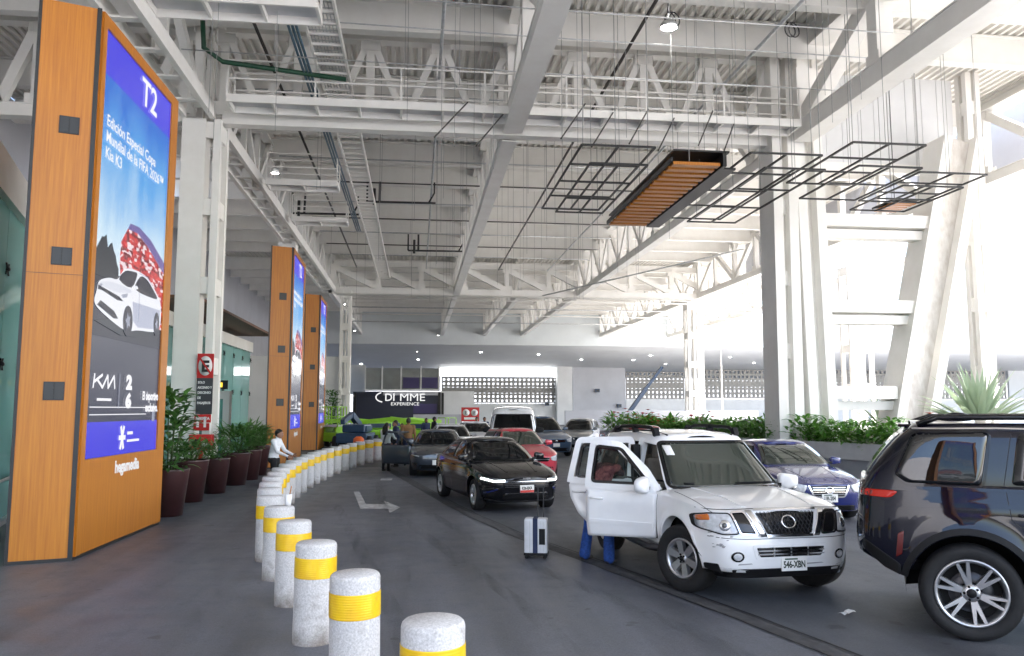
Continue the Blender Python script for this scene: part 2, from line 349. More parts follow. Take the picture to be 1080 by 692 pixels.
def truss(name,label,axis,c,a0,a1,pitch,style,zb=HB,zt=HT,ch=.42,bw=.40,post=.22,br=.26,ladder=False,group='roof trusses'):
    """axis 'x': runs along x at y=c, 'y': runs along y at x=c"""
    def P(a,z,off=0.): return (a,c+off,z) if axis=='x' else (c+off,a,z)
    t=empty(name,P(a0,zb),0,label,'truss',group)
    base=Vector(P(a0,zb))
    def W(mb): mb.v=[v-base for v in mb.v]; return mb
    g=MB()
    if ladder:
        for s_ in (-.42,.42):
            g.bar(P(a0,zb+ch/2,s_),P(a1,zb+ch/2,s_),.16,ch)
        W(g).build('bottom_chord',M['steel'],t)
        a=a0+.5
        while a<a1:
            g=MB(); g.bar(P(a,zb+.06,-.34),P(a,zb+.06,.34),.22,.05); a+=1.6; W(g).build('batten_plate',M['steel'],t)
    else:
        g.bar(P(a0,zb+.02,0),P(a1,zb+.02,0),bw,.04); g.bar(P(a0,zb+ch-.02,0),P(a1,zb+ch-.02,0),bw,.04)
        for s_ in (-1,1): g.bar(P(a0,zb+ch/2,s_*(bw/2-.04)),P(a1,zb+ch/2,s_*(bw/2-.04)),.03,ch-.08)
        W(g).build('bottom_chord',M['steel'],t)
    g=MB(); g.ibeam(P(a0,zt-ch/2,0),P(a1,zt-ch/2,0),bw,ch,.04,.04); W(g).build('top_chord',M['steel'],t)
    n=max(1,round((a1-a0)/pitch)); p=(a1-a0)/n
    z0,z1=zb+ch,zt-ch
    for i in range(n+1):
        a=a0+p*i
        g=MB(); g.bar(P(a,z0-.05,0),P(a,z1+.05,0),post,post*.9)
        for s_ in (-1,1):
            for zz_,hh in ((z0+.10,.42),(z1-.10,.42)):
                if axis=='x': g.box(P(a,zz_,s_*(post*.45+.012)),(.62,.02,hh))
                else: g.box(P(a,zz_,s_*(post*.5+.012)),(.02,.62,hh))
        W(g).build('post',M['steel'],t)
    for i in range(n):
        a=a0+p*i
        if style=='warren':
            mids=[((a+.08,z1),(a+p/2,z0)),((a+p/2,z0),(a+p-.08,z1))]
        elif style=='zig':
            mids=[((a,z1),(a+p,z0))] if i%2==0 else [((a,z0),(a+p,z1))]
        elif style=='tent':
            mids=[((a,z0),(a+p,z1))] if i%2==0 else [((a,z1),(a+p,z0))]
        else:
            mids=[((a,z1),(a+p,z0))]
        for (q0,q1) in mids:
            g=MB(); g.ibeam(P(q0[0],q0[1]),P(q1[0],q1[1]),br,br) if style=='big' else g.bar(P(q0[0],q0[1],.012*(1 if axis=='x' else -1)),P(q1[0],q1[1],.012),br*.75,br)
            W(g).build('brace',M['steel'],t)
    return t
# near transverse truss, between left and right columns, then the bay beyond the right column
truss('roof_truss','wide white cross truss with triangular braces just in front of the thick right column','x',Y1,GX[0]+.6,GX[2]-.7,2.3,'warren',br=.21,post=.26)
truss('roof_truss','white cross truss hidden partly above the left wooden screens, left of the left column','x',Y1,-15.9,GX[0]-.6,2.3,'warren',br=.3,post=.3)
truss('roof_truss','far white cross truss with slanted braces above the drop-off queue','x',Y2,GX[0]+.3,33.5,3.22,'pratt',zt=13.5,br=.42,post=.36,ch=.46)
truss('roof_truss','left lengthwise truss with ladder-like double bottom chord above the orange screens','y',GX[0],-7.8,Y1-.6,3.6,'zig',ladder=True,br=.3,post=.26)
truss('roof_truss','left lengthwise truss running from the left column to the far cross truss','y',GX[0],Y1+.6,Y2-.4,2.6,'zig',ladder=True,br=.22,post=.2)
truss('roof_truss','middle lengthwise truss of the near bay, its wide pale bottom chord at top centre','y',GX[1],-7.8,Y1-.4,3.6,'zig',bw=.62,ch=.5,br=.34,post=.34)
truss('roof_truss','middle lengthwise truss between the near and the far cross truss','y',GX[1],Y1+.4,Y2-.4,2.6,'zig',br=.24,post=.24,bw=.5)
truss('roof_truss','heavy right lengthwise truss with big diamond braces above the white cladding','y',GX[2],-7.8,Y1-.7,4.6,'zig',bw=.66,ch=.62,br=.55,post=.5)
truss('roof_truss','right lengthwise truss behind the orange slat panel','y',GX[2],Y1+.7,Y2-.4,2.6,'zig',br=.24,post=.24,bw=.5)
o=struct(deckmesh(22.92,30,40,Y2,HT+.02),'roof_deck',M['deck'])
truss('roof_truss','white edge truss farther right, glimpsed between the legs of the raked column','y',29.6,40,Y2-.4,3.2,'zig',br=.3,post=.26,bw=.5)
truss('roof_truss','edge truss of the canopy at the far right against the bright sky','y',GX[3],-7.8,Y2-.4,3.6,'zig',br=.34,post=.3,bw=.5)
for x,lb in ((GX[0],'farthest lengthwise truss on the left, ending at the pale back fascia'),(GX[1],'farthest lengthwise truss at centre, ending at the pale back fascia'),(8.,'narrow far truss left of the grey pier, in front of the back fascia'),(GX[2],'farthest lengthwise truss right of centre in front of the back fascia'),(GX[3],'farthest lengthwise truss left of the thick right column'),(31.,'farthest lengthwise truss seen right beside the thick right column')):
    truss('roof_truss',lb,'y',x,Y2+.4,Y3-.3,2.8,'zig',br=.24,post=.22,zb=HB+.05)
# purlins
pur=[(y,'near bay') for y in (6.,9.6,13.2,16.8,20.2,23.1)]+[(Y1+3.64*k,'middle bay') for k in range(1,10)]+[(Y2+3.84*k,'far bay') for k in range(1,9)]
for k,(y,b) in enumerate(pur):
    x1=22.2 if y<Y2 else 33.5
    h=1.0
    g=MB(); g.ibeam((-15.8,0,0),(x1,0,0),.36,h,.04,.03)
    o=g.build('roof_purlin',M['steel']); o.location=(0,y,HT-h/2)
    tag(o,'deep white roof purlin, %s from the camera under the ribbed deck'%ORD[k],'purlin','roof purlins')

# ------------------------------------------------------------------ columns
def built_up_column(name,label,x,y,w,d,z1,group='white columns',front=0):
    t=empty(name,(x,y,0),0,label,'column',group)
    for sx in (-1,1):
        for sy in (-1,1):
            g=MB(); g.box((sx*(w/2-.11),sy*(d/2-.11),z1/2),(.22,.22,z1)); g.build('leg',M['steel'],t,bevel=.008)
    g=MB(); z=1.0
    g.box((0,0,z1/2),(w*.12,d*.5,z1)); g.build('web_plate',M['steel'],t)
    while z<z1:
        g=MB()
        for sy in (-1,1): g.box((0,sy*(d/2-.10),z),(w-.43,.12,.5))
        for sx in (-1,1): g.box((sx*(w/2-.10),0,z),(.12,d-.43,.5))
        z+=2.4; g.build('batten_plate',M['steel'],t)
    if front: g=MB(); g.bx(-w/2+.02,-w/2+w*front,-d/2-.025,-d/2-.003,.24,z1); g.build('face_plate',M['steel'],t)
    g=MB(); g.box((0,0,.12),(w+.3,d+.3,.24)); g.build('base',M['concrete'],t,bevel=.02)
    return t
built_up_column('steel_column','tall white column behind the nearest orange screen, red sign on its face',-6.6,Y1,1.15,1.1,HB,front=.62)
built_up_column('steel_column','tall white column behind the two farther orange screens',-6.9,43.,.9,.9,HB)
built_up_column('steel_column','slim far white column at the left end of the back fascia',-5.3,60.,.8,.8,HB)
built_up_column('steel_column','far white latticed column between the two perforated walls',22.9,64.,1.35,1.1,HB)
built_up_column('steel_column','white latticed column seen between the two legs of the raked column',D(905,400,46.).x,46.,1.5,1.2,HB)
# right V column: upright lattice leg, raked leg, three cross beams
t=empty('raked_column',(13.1,25.,0),0,'massive white two legged column in the planter with raked right leg and cross beams','column','white columns')
def boxcol(name,p0,p1,w0,w1,d,parent,web):
    """a leg made of two flange boxes along y and a recessed web between"""
    p0=Vector(p0);p1=Vector(p1); g=MB()
    for s in (-1,1):
        a0=p0+Vector((s*(w0/2-.16),0,0)); a1=p1+Vector((s*(w1/2-.16),0,0)); g.bar(a0,a1,d,.32 ,0,up=(1,0,0))
    o=g.build(name,M['steel'],parent,bevel=.01)
    g=MB(); g.bar(p0,p1,d*.35,(w0+w1)/2-.5,0,up=(1,0,0)); g.build('web_plate',web,o)
    return o
M['web']=mat('rust streaked web',(.55,.51,.47),.8,col2=(.72,.70,.67),nscale=6,stretch=(1,1,.4),detail=6)
boxcol('upright_leg',(-1.15,0,0),(-1.05,0,HB+3),.85,.85,1.1,t,M['steel'])
boxcol('upright_leg',(0.02,.1,0),(-.25,.1,HB+3),.95,.95,1.2,t,M['steel'])
boxcol('raked_leg',(2.75,0,0),(5.45,0,HB+.5),1.45,1.5,1.1,t,M['web'])
for z,x0,x1 in ((8.4,.1,4.3),(5.5,.2,3.4),(2.65,.3,2.6)):
    g=MB(); g.bar((x0,-.1,z),(x1,-.1,z),.7,.42); g.bar((x0,.0,z-.42),(x1,0,z-.42),.5,.3); g.build('cross_beam',M['steel'],t,bevel=.01)
for z in (1.6,4.,6.4,8.8): g=MB(); g.box((-1.12,.1,z),(.6,.9,.5)); g.build('batten_plate',M['steel'],t)
# cladding wall above the V column
t=empty('cladding_panel',(16.,26.2,11.),0,'white ribbed cladding panel between the right truss and the raked column top','panel')
for k in range(11): g=MB(); g.box((-3.1+k*.62,0,1.5),(.6,.08,3.3)); g.build('sheet',M['white'],t)
g=MB(); g.box((0,-.05,-.3),(7.,.3,.3)); g.build('edge_beam',M['steel'],t)
built_up_column('steel_column','short white post rising to the roof at the top right above the raked leg',19.9,26.,.55,.6,HT)
# panels hanging below the right roof edge (grey sheets behind the edge truss)
g=MB(); g.bx(24.2,24.3,10,56,HB+.6,HT+.2); o=g.build('roof_edge_panel',M['greywall']); tag(o,'brownish grey sheet wall behind the canopy edge truss at the far right','panel')

# ------------------------------------------------------------------ walkways, tray, pipes
def catwalk(label,x0,x1,y,z,w=.9,plates=1.2):
    t=empty('catwalk',(x0,y,z),0,label,'catwalk','maintenance catwalks'); L=x1-x0
    g=MB()
    for s in (-1,1): g.bar((0,s*w/2,0),(L,s*w/2,0),.06,.24)
    g.build('stringer',M['steel'],t)
    g=MB(); n=int(L/plates)
    for k in range(n+1):
        g=MB(); g.bar((k*L/n,-w/2,-.02),(k*L/n,w/2,-.02),.07,.16); g.build('cross_bar',M['steel'],t)
    g=MB(); g.bx(0,L,-w/2,w/2,.08,.10); g.build('floor_plate',M['brownpanel'] if False else M['steel_grey'],t)
    g=MB()
    n=int(L/2.4)
    for s in (-1,1):
        for k in range(n+1): g.bar((k*L/n,s*w/2,0),(k*L/n,s*w/2,1.15),.05,.05)
        for zz in (.6,1.15): g.bar((0,s*w/2,zz),(L,s*w/2,zz),.045,.045)
    g.build('railing',M['steel'],t)
catwalk('long white maintenance catwalk with railing in front of the near cross truss',-5.6,12.0,23.7,11.15)
catwalk('short white catwalk at top left above the nearest orange screen',-6.2,-2.4,18.3,11.4)
catwalk('narrow white catwalk beyond the left column, behind the cable ladder',-5.9,-3.2,31.5,10.9)
catwalk('distant white catwalk stub left of the cable ladder',-5.9,-3.4,38.,11.)
# cable ladder
t=empty('cable_ladder',(-2.55,0,12),0,'long white ladder-like cable tray running lengthwise under the roof, left of centre','cable tray')
g=MB()
for s in (-1,1): g.bx(s*.42-.03,s*.42+.03,8,60,-.06,.12)
g.build('side_rail',M['steel'],t)
y=8.2; first=None
while y<60:
    if first is None: g=MB(); g.bx(-.4,.4,0,.07,-.04,.03); first=g.build('rung',M['steel'],t); o=first
    else: o=first.copy(); COL.objects.link(o); o.parent=t
    o.location=(0,y,0); y+=.62
g=MB()
for k in range(26): g.bx(-.4,.4,16+k*.3,16.03+k*.3,.035,.05)
for k in range(9): g.bx(-.38+k*.09,-.36+k*.09,16,26.,.035,.05)
g.build('mesh_floor',M['galv'],t)
g=MB()
for k in range(6): g.tube([(-.62-.05*k,8,-.1+.05*(k%2)),(-.62-.05*k,44,-.1+.05*(k%2))],.022,6)
g.build('cable_bundle',M['cable_blue'],t)
def pipe(name,label,pts,r,m,cat='pipe',group='roof pipes'):
    g=MB(); g.tube(pts,r,8); o=g.build(name,m); return tag(o,label,cat,group)
pipe('roof_pipe','dark green water pipe with a bend beside the left column top',[(-6.1,22.2,13.2),(-6.05,22.3,12.2),(-5.6,22.6,11.95),(-2.2,23.2,11.85)],.07,M['conduit_green'])
pipe('roof_pipe','white sprinkler pipe along the far cross truss',[(-6,59.6,10.6),(20,59.6,10.6),(27,57,9.4)],.08,M['steel'])
pipe('roof_pipe','brownish lengthwise pipe from the back toward the orange slat panel',[(9.3,58.5,10.6),(17.2,40,10.6)],.05,M['galv'])
for k,(y,z) in enumerate(((19.,12.35),(20.3,12.25),(21.8,11.9))):
    pipe('steel_cable','taut thin steel cable crossing below the roof, %s from the camera'%ORD[k],[(-6.5,y,z),(2.9,y+.1,z-.12),(12.5,y,z-.25)],.018,M['galv'],'cable','cross cables')
# dark sprinkler pipe clusters hanging under the purlins
def sprinkler(label,x,y,z,s=1.):
    g=MB()
    g.tube([(-1.2,0,0),(1.6,0,.02)],.045,6); g.tube([(-1.2,0,0),(-1.2,0,.9)],.04,6); g.tube([(-.7,0,0),(-.7,.2,.9)],.05,6); g.tube([(1.3,.2,.05),(1.55,.2,.5),(1.55,.2,.95)],.04,6); g.tube([(-.9,-.2,-.18),(-.9,-.2,.5)],.06,6)
    g.xf(Matrix.Scale(s,4)); o=g.build('sprinkler_pipe',M['blackplastic']); o.location=(x,y,z); tag(o,label,'pipe','roof pipes')
sprinkler('bent dark pipe cluster below the roof right of the cable ladder',-1.1,39,12.3,1.2)
sprinkler('small dark pipe cluster below the roof at mid depth, left of the middle truss',.9,51,12.3,1.3)
sprinkler('dark pipe cluster under the roof left of the cable ladder',-5.,41,12.1,1.2)
# sprinkler branch lines and mains under the purlins, slanted hanger rods, small conduits
M['darkpipe']=mat('dark sprinkler pipe',(.05,.045,.042),.5)
for k,y in enumerate((27.,30.6,34.3,37.9,41.6,45.2,48.8,52.5,56.1)):
    pipe('roof_pipe','slim sprinkler branch pipe across the middle bay under the purlins, %s from the camera'%ORD[k],[(-6.,y,12.95),(12.2,y,12.95)],.035,M['darkpipe'] if k%2 else M['galv'],'pipe','sprinkler branch pipes')
for k,(x,lb) in enumerate(((-4.6,'left of the cable ladder'),(.6,'right of the cable ladder'),(6.1,'between the middle and the right truss'),(9.9,'just left of the right truss'))):
    pipe('roof_pipe','lengthwise grey pipe under the purlins %s'%lb,[(x,16,12.75),(x,60,12.75)],.05,M['galv'] if k%2 else M['darkpipe'],'pipe','sprinkler mains')
for k,(x,y) in enumerate(((3.9,21.2),(4.9,21.8),(5.9,21.4),(6.9,21.9),(7.9,21.3),(8.9,22.0),(1.6,22.1),(.4,21.5))):
    pipe('slanted_rod','thin slanted dark rod below the near catwalk, %s in the row'%(['first']+ORD[1:])[k],[(x,y,9.6),(x+1.0,y+1.4,11.2)],.022,M['darkpipe'],'rod','slanted rods')
for k,(y,z) in enumerate(((62.5,10.7),(66.,10.5),(70.,10.4),(75.,10.3))):
    pipe('roof_pipe','thin pale pipe across the far bay, %s behind the far cross truss'%(['first']+ORD[1:])[k],[(-6,y,z),(30,y,z)],.05,M['galv'] if k%2 else M['steel'],'pipe','far bay pipes')
# hanger wires
random.seed(3)
g=MB(); g.tube([(0,0,0),(0,0,1)],.007,5); wire0=g.build('hanger_wire',M['wire'])
first=True
for k in range(95):
    x=random.choice([-4.8,-3.6,-1.5,-.4,.8,1.7,4.2,5.4,6.6,7.8,9.,10.2,11.4])+random.uniform(-.25,.25); y=random.choice([18.5,20.,21.5,26.5,28.5,30.5,33,36,39,43,47,51,55])+random.uniform(-.3,.3)
    z0=random.choice([8.2,8.9,9.,9.3,10.,10.6]); 
    o=wire0 if first else wire0.copy()
    if not first: COL.objects.link(o)
    first=False
    o.location=(x,y,z0); o.scale=(1,1,HT-z0); tag(o,'thin grey hanger wire dangling straight down from the roof','wire','hanger wires')
# curled spare cables
def loops(label,x,y,z,mir=1):
    pts=[]
    for k in range(40):
        a=k/39.*4*PI; pts.append((mir*(.18*math.sin(a)+.02*k*.3),.05*math.cos(a),-.24*(1-math.cos(a))-.0))
    g=MB(); g.tube([(0,0,1.6),(.05,0,.7)]+[(0,0,.1)]+pts,.018,6); o=g.build('cable_coil',M['blackplastic']); o.location=(x,y,z); tag(o,label,'cable','coiled cables')
loops('coiled dark cable hanging beside the bright floodlight',6.85,20.6,13.2)
loops('coiled dark cable pair hanging near the right truss at top right',10.6,20.6,13.1,-1)
# bright floodlight
t=empty('floodlight',(6.9,20.7,12.75),0,'round lit floodlight hanging under the roof at the top','lamp','ceiling lamps')
g=MB(); g.lathe([(.05,.28),(.1,.26),(.24,.1),(.26,0),(.23,0)],20); g.build('housing',M['galv'],t); g=MB(); g.lathe([(.0,.02),(.23,.02)],20); g.build('lens',M['lamp'],t)
g=MB(); g.tube([(0,0,.28),(0,0,1.3)],.02,6); g.build('stem',M['galv'],t)
def downlight(x,y,z,label,r=.16):
    t=empty('downlight',(x,y,z),0,label,'lamp','ceiling lamps')
    g=MB(); g.lathe([(r*1.25,.0),(r*1.25,-.05),(r,-.05)],16); g.build('rim',M['white'],t); g=MB(); g.lathe([(0,-.03),(r,-.03)],16); g.build('lens',M['lamp'],t)

# ------------------------------------------------------------------ suspended black grids and slat panel
def grid_panel(label,x0,x1,y0,y1,z,nx,ny,second=None,t_=.048):
    t=empty('ceiling_grid',((x0+x1)/2,(y0+y1)/2,z),0,label,'grid frame','suspended black grids')
    X,Y=(x1-x0)/2,(y1-y0)/2
    g=MB()
    for k in range(nx+1):
        x=-X+2*X*k/nx; g.bar((x,-Y,0),(x,Y,0),t_,t_)
    for k in range(ny+1):
        y=-Y+2*Y*k/ny; g.bar((-X,y,.002),(X,y,.002),t_,t_)
    g.build('frame',M['black'],t)
    if second:
        (dx,dy,dz,s)=second; g=MB()
        for k in range(nx+1):
            x=-X*s+2*X*s*k/nx; g.bar((x+dx,-Y*s+dy,dz),(x+dx,Y*s+dy,dz),t_,t_)
        for k in range(ny):
            y=-Y*s+2*Y*s*k/(ny-1); g.bar((-X*s+dx,y+dy,dz+.002),(X*s+dx,y+dy,dz+.002),t_,t_)
        g.build('lower_frame',M['black'],t)
    for sx in (-.9,0,.9):
        for sy in (-.9,0,.9): g=MB(); g.tube([(sx*X,sy*Y,0),(sx*X,sy*Y,HT-z)],.009,5); g.build('suspension_rod',M['wire'],t)
grid_panel('black open grid frame hung left of the orange slat panel',4.15,6.1,19.6,26.2,8.9,2,4,(.15,-.1,-.3,.8))
grid_panel('black open grid frame hung right of the orange slat panel',8.75,10.75,19.7,27.,8.9,2,4,(.3,-.4,-.35,.85))
grid_panel('black open grid frame hung in front of the right column',11.0,13.0,18.6,22.3,8.9,2,3,(.5,.6,-.35,.9))
grid_panel('black open grid frame hung between the two column legs',14.3,16.4,20.8,24.,8.9,2,3,(-.4,.2,-.3,.9))
t=empty('slat_panel',(7.75,24.4,8.9),0,'orange wooden slat panel with thick black right side hung under the roof','ceiling panel')
for k in range(17):
    g=MB(); g.box((-.12,-3.55+k*.445,-.02),(1.35,.25,.09)); g.build('slat',M['wood'],t,bevel=.006)
g=MB(); g.box((.66,0,.12),(.10,7.5,.42)); g.box((.90,.15,-.06),(.38,7.2,.06)); g.box((-.86,0,.05),(.06,7.5,.12)); g.box((0,0,.32),(1.6,7.5,.05)); g.build('casing',M['black'],t)
for sx in (-.7,.6):
    for sy in (-3.4,0,3.4): g=MB(); g.tube([(sx,sy,.3),(sx,sy,HT-8.9)],.009,5); g.build('suspension_rod',M['wire'],t)
for (x,y,z,lb) in ((16.2,25.0,9.0,'small orange slat panel stub hung beside the raked column leg'),(21.,29.,10.2,'small orange slat panel far right under the canopy edge')):
    t=empty('slat_panel',(x,y,z),0,lb,'ceiling panel')
    for k in range(5):
        g=MB(); g.box((0,-.5+k*.25,0),(.8,.17,.06)); g.build('slat',M['wood'],t)
    g=MB(); g.box((.0,0,.1),(.9,1.3,.06)); g.tube([(0,0,.1),(0,0,HT-z)],.012,5); g.build('casing',M['black'],t)

# ------------------------------------------------------------------ back building
YB=112.
def vwall(name,m,px0,py0,px1,py1,Y,th=.4,label=None,cat=None):
    a=D(px0,py0,Y); b=D(px1,py1,Y)
    g=MB(); g.bx(a.x,b.x,Y,Y+th,min(a.z,b.z),max(a.z,b.z)); return g
g=MB(); g.bx(-20,120,Y3,Y3+.5,9.9,15.4); o=g.build('back_fascia',M['fascia']); tag(o,'long pale blue grey fascia band across the back of the hall','wall')
g=MB(); g.add([(-20,Y3+.5,9.95),(120,Y3+.5,9.95),(120,YB+8,6.9),(-20,YB+8,6.9),(-20,Y3+.5,15.3),(120,Y3+.5,15.3),(120,YB+8,15.3),(-20,YB+8,15.3)],[(3,2,1,0),(4,5,6,7),(2,3,7,6)]); struct(g,'soffit_ceiling',M['soffit'])
k=0
for px,py in ((381,385),(441,380),(507,372),(568,374),(613,379),(668,379),(686,374),(702,383),(770,375),(795,381)):
    f=(10-EYE)/( (432-py)/F ); 
    y=min(max(97.5, (9.95+ (Y3*3.05/24.) -EYE)/((432-py)/F + 3.05/24.)),118); z=9.95-(y-Y3-.5)*3.05/23.5
    x=D(px,py,y).x
    downlight(x,y,z-.02,'small round lit downlight in the back soffit, %s from the left'%(['first']+ORD[1:])[k],.15); k+=1
for px,py,Y in ((290,183,26.),(374,349,70.),(462,354,92.),(440,371,94.),(363,321,62.)):
    p=D(px,py,Y); 
    t=empty('spotlight',p,0,'small lit lamp at the %s'%{290:'left truss beside the left column',374:'far left corner of the roof',462:'end of the middle far truss',440:'fascia edge over the storefront',363:'left end of the far cross truss'}[px],'lamp','ceiling lamps')
    g=MB(); g.lathe([(.04,.2),(.12,.15),(.14,0),(.12,0)],12); g.build('housing',M['galv'],t); g=MB(); g.lathe([(0,.01),(.12,.01)],12); g.build('lens',M['lamp'],t)
def breeze(label,px0,py0,px1,py1,Y,cols,rows,gap=None):
    a=D(px0,py0,Y); b=D(px1,py1,Y); X0,X1,Z0,Z1=a.x,b.x,b.z,a.z
    g=MB(); n=cols; w=(X1-X0)/n; h=(Z1-Z0)/rows; fr=.5
    for i in range(n+1):
        x=X0+w*i; g.bx(x-w*(1-fr)/2 if i>0 else x, x+w*(1-fr)/2 if i<n else x, Y,Y+.25,Z0,Z1)
    for j in range(rows+1):
        z=Z0+h*j; e=h*(1-fr)/2
        if gap is not None and j==gap: e=h*.62
        for i in range(n): g.bx(X0+w*i+w*(1-fr)/2,X0+w*(i+1)-w*(1-fr)/2,Y+.01,Y+.24,max(Z0,z-e),min(Z1,z+e))
    o=g.build('breeze_block_wall',M['breeze']); tag(o,label,'wall','perforated block walls')
breeze('perforated block wall with small square holes above the white van',466,398,588,425,YB,26,6,3)
breeze('perforated block wall between the grey wall and the far latticed column',660,392,722,421,YB,14,6,3)
breeze('perforated block wall between the far latticed column and the thick right column',741,390,822,420,YB,18,6,3)
breeze('perforated block wall seen through the raked column at right',880,385,1062,421,YB,40,7,4)
# bright daylight gap wall behind (sun lit court behind the block wall)
g=MB(); g.bx(-30,130,YB+22.,YB+22.4,0,9.); o=g.build('court_wall',M['white']); tag(o,'white courtyard wall glimpsed through the perforated block openings','wall')
def wallbox(label,px0,py0,px1,py1,Y,m,th=.4,z0=None):
    a=D(px0,py0,Y); b=D(px1,py1,Y); g=MB(); g.bx(a.x,b.x,Y,Y+th,b.z if z0 is None else z0,a.z); o=g.build('back_wall',m); return tag(o,label,'wall')
wallbox('low white wall under the perforated wall behind the van',462,425.5,588,440,YB-.3,M['white'],z0=0)
wallbox('bright white pier between the perforated wall and the grey wall',587.5,385,604,440,YB-1.5,M['white'],3.,z0=0)
wallbox('plain grey wall right of the bright white pier',604.2,385,660,440,YB-.8,M['greywall'],.8,z0=0)
wallbox('white lower wall under the perforated walls left of the right column',660.5,421,824,440,YB-.2,M['white'],z0=0)
wallbox('white lower wall beneath the perforated wall at far right',824.5,421.2,1140,440,YB-.25,M['white'],z0=0)
wallbox('blank blue grey wall at the far right end of the back building',1062.5,380,1250,421,YB-.3,M['soffit'])
wallbox('white wall left of the glazed upper storey',360,385,385,416,YB-8,M['white'])
# clerestory band: daylight put in as the panel's own glow
g=MB(); a=D(464,384,YB+.5); b=D(604,397.5,YB+.5); g.bx(a.x,b.x,YB+.5,YB+.8,b.z,a.z); o=g.build('clerestory_window',mat('glowing clerestory',(.9,.9,.9),.4,emit=(1,1,1),estr=1.6)); tag(o,'window band glowing in place of daylight over the perforated wall','window')
# ================================================================== SCREENS, SIGNS, FACADES
def srgb(r,g,b):
    f=lambda c: ((c/255.)/12.92 if c/255.<=.04045 else ((c/255.+.055)/1.055)**2.4)
    return (f(r),f(g),f(b))
def emis(name,c,s=None):
    m=bpy.data.materials.new(name); m.use_nodes=True; b=m.node_tree.nodes['Principled BSDF']
    b.inputs['Base Color'].default_value=(.01,.01,.01,1); b.inputs['Roughness'].default_value=.25
    b.inputs['Emission Color'].default_value=(*c,1); b.inputs['Emission Strength'].default_value=SCR if s is None else s
    return m
SCR=1.0/2**vs.exposure*.95
def txt(name,body,size,Mx,m,parent=None,align='LEFT',bold=.0,extr=.002,sx=1.,sp=1.):
    c=bpy.data.curves.new(name,'FONT'); c.body=body; c.size=size; c.align_x=align; c.offset=bold; c.extrude=extr; c.space_character=sp; c.space_line=1.0; c.resolution_u=3
    o=bpy.data.objects.new(name,c); COL.objects.link(o); dg=bpy.context.evaluated_depsgraph_get(); dg.update()
    me=bpy.data.meshes.new_from_object(o.evaluated_get(dg)); COL.objects.unlink(o); bpy.data.objects.remove(o); bpy.data.curves.remove(c)
    me.transform(Mx@Matrix.Diagonal((sx,1,1,1))); me.materials.clear(); me.materials.append(m)
    return link_mesh(name,me,parent)
# ---- media totem: local frame X = reading direction of the screen, Y = into the body, Z = up
P1=G(5,597);P2=G(75,592);P3=G(167,553)
ddir=(P3-P2).normalized(); LEN=(P3-P2).length; TH=8.05
nrm=Vector((ddir.y,-ddir.x,0))           # screen normal, toward the road
def hit(px,py):
    r=_ray(px,py); t=((P2-Vector((0,0,EYE))).dot(nrm))/r.dot(nrm); p=Vector((0,0,EYE))+r*t
    return (p-P2).dot(ddir), p.z
MW=Matrix((( ddir.x,-nrm.x,0,P2.x),(ddir.y,-nrm.y,0,P2.y),(0,0,1,0),(0,0,0,1)))   # local(x,y,z)->world
def L1(p): return MW.inverted()@Vector((p.x,p.y,0))
q1=L1(P1)
T=empty('media_totem',P2,0,'nearest tall orange wood totem with a lit advertising screen and three black vents','advertising totem','advertising totems')
T.matrix_world=MW
SB=[(0,0),(LEN,0),(LEN+q1.x,q1.y),(q1.x,q1.y)]
g=MB(); ins=.02
g.prism([(0,0),(q1.x,q1.y),(LEN+q1.x,q1.y),(LEN,0)],.05,TH); g.build('body',M['wood'],T,fix=True)
g=MB()
e=(Vector((q1.x,q1.y,0))).normalized(); f=Vector((e.y,-e.x,0));   # along / outward of the narrow face
if f.x>0: f=-f
W1=Vector((q1.x,q1.y,0)).length
def onface(a,z,o=0.): 
    p=e*a+f*o; return Vector((p.x,p.y,z))
def facebox(g,a0,a1,z0,z1,o0,o1,mi=0):
    vs_=[onface(a,z,o) for a in (a0,a1) for z in (z0,z1) for o in (o0,o1)]
    g.add(vs_,[(0,1,3,2),(4,6,7,5),(0,4,5,1),(2,3,7,6),(0,2,6,4),(1,5,7,3)],mi)
facebox(g,-.012,.05,0,TH+.01,-.03,.012); facebox(g,W1-.03,W1+.012,0,TH+.01,-.03,.012); facebox(g,.05,W1-.03,0,.05,-.03,.01)
g.bx(.0,LEN,-.012,.05,0,.045); g.build('edge_trim',M['black'],T,fix=True)
g=MB(); facebox(g,.05,W1-.03,4.02,4.028,-.01,.003); g.build('panel_seam',M['brownpanel'],T,fix=True)
for zc in (6.21,4.28,2.36):
    g=MB(); a0=W1*.42
    facebox(g,a0-.13,a0+.13,zc-.13,zc+.13,-.01,.012); g2=MB()
    v=g.build('vent',M['black'],T,fix=True)
    facebox(g2,a0-.115,a0-.008,zc-.11,zc+.11,.012,.018); facebox(g2,a0+.008,a0+.115,zc-.11,zc+.11,.012,.018); g2.build('louver',M['blackplastic'],v,fix=True)
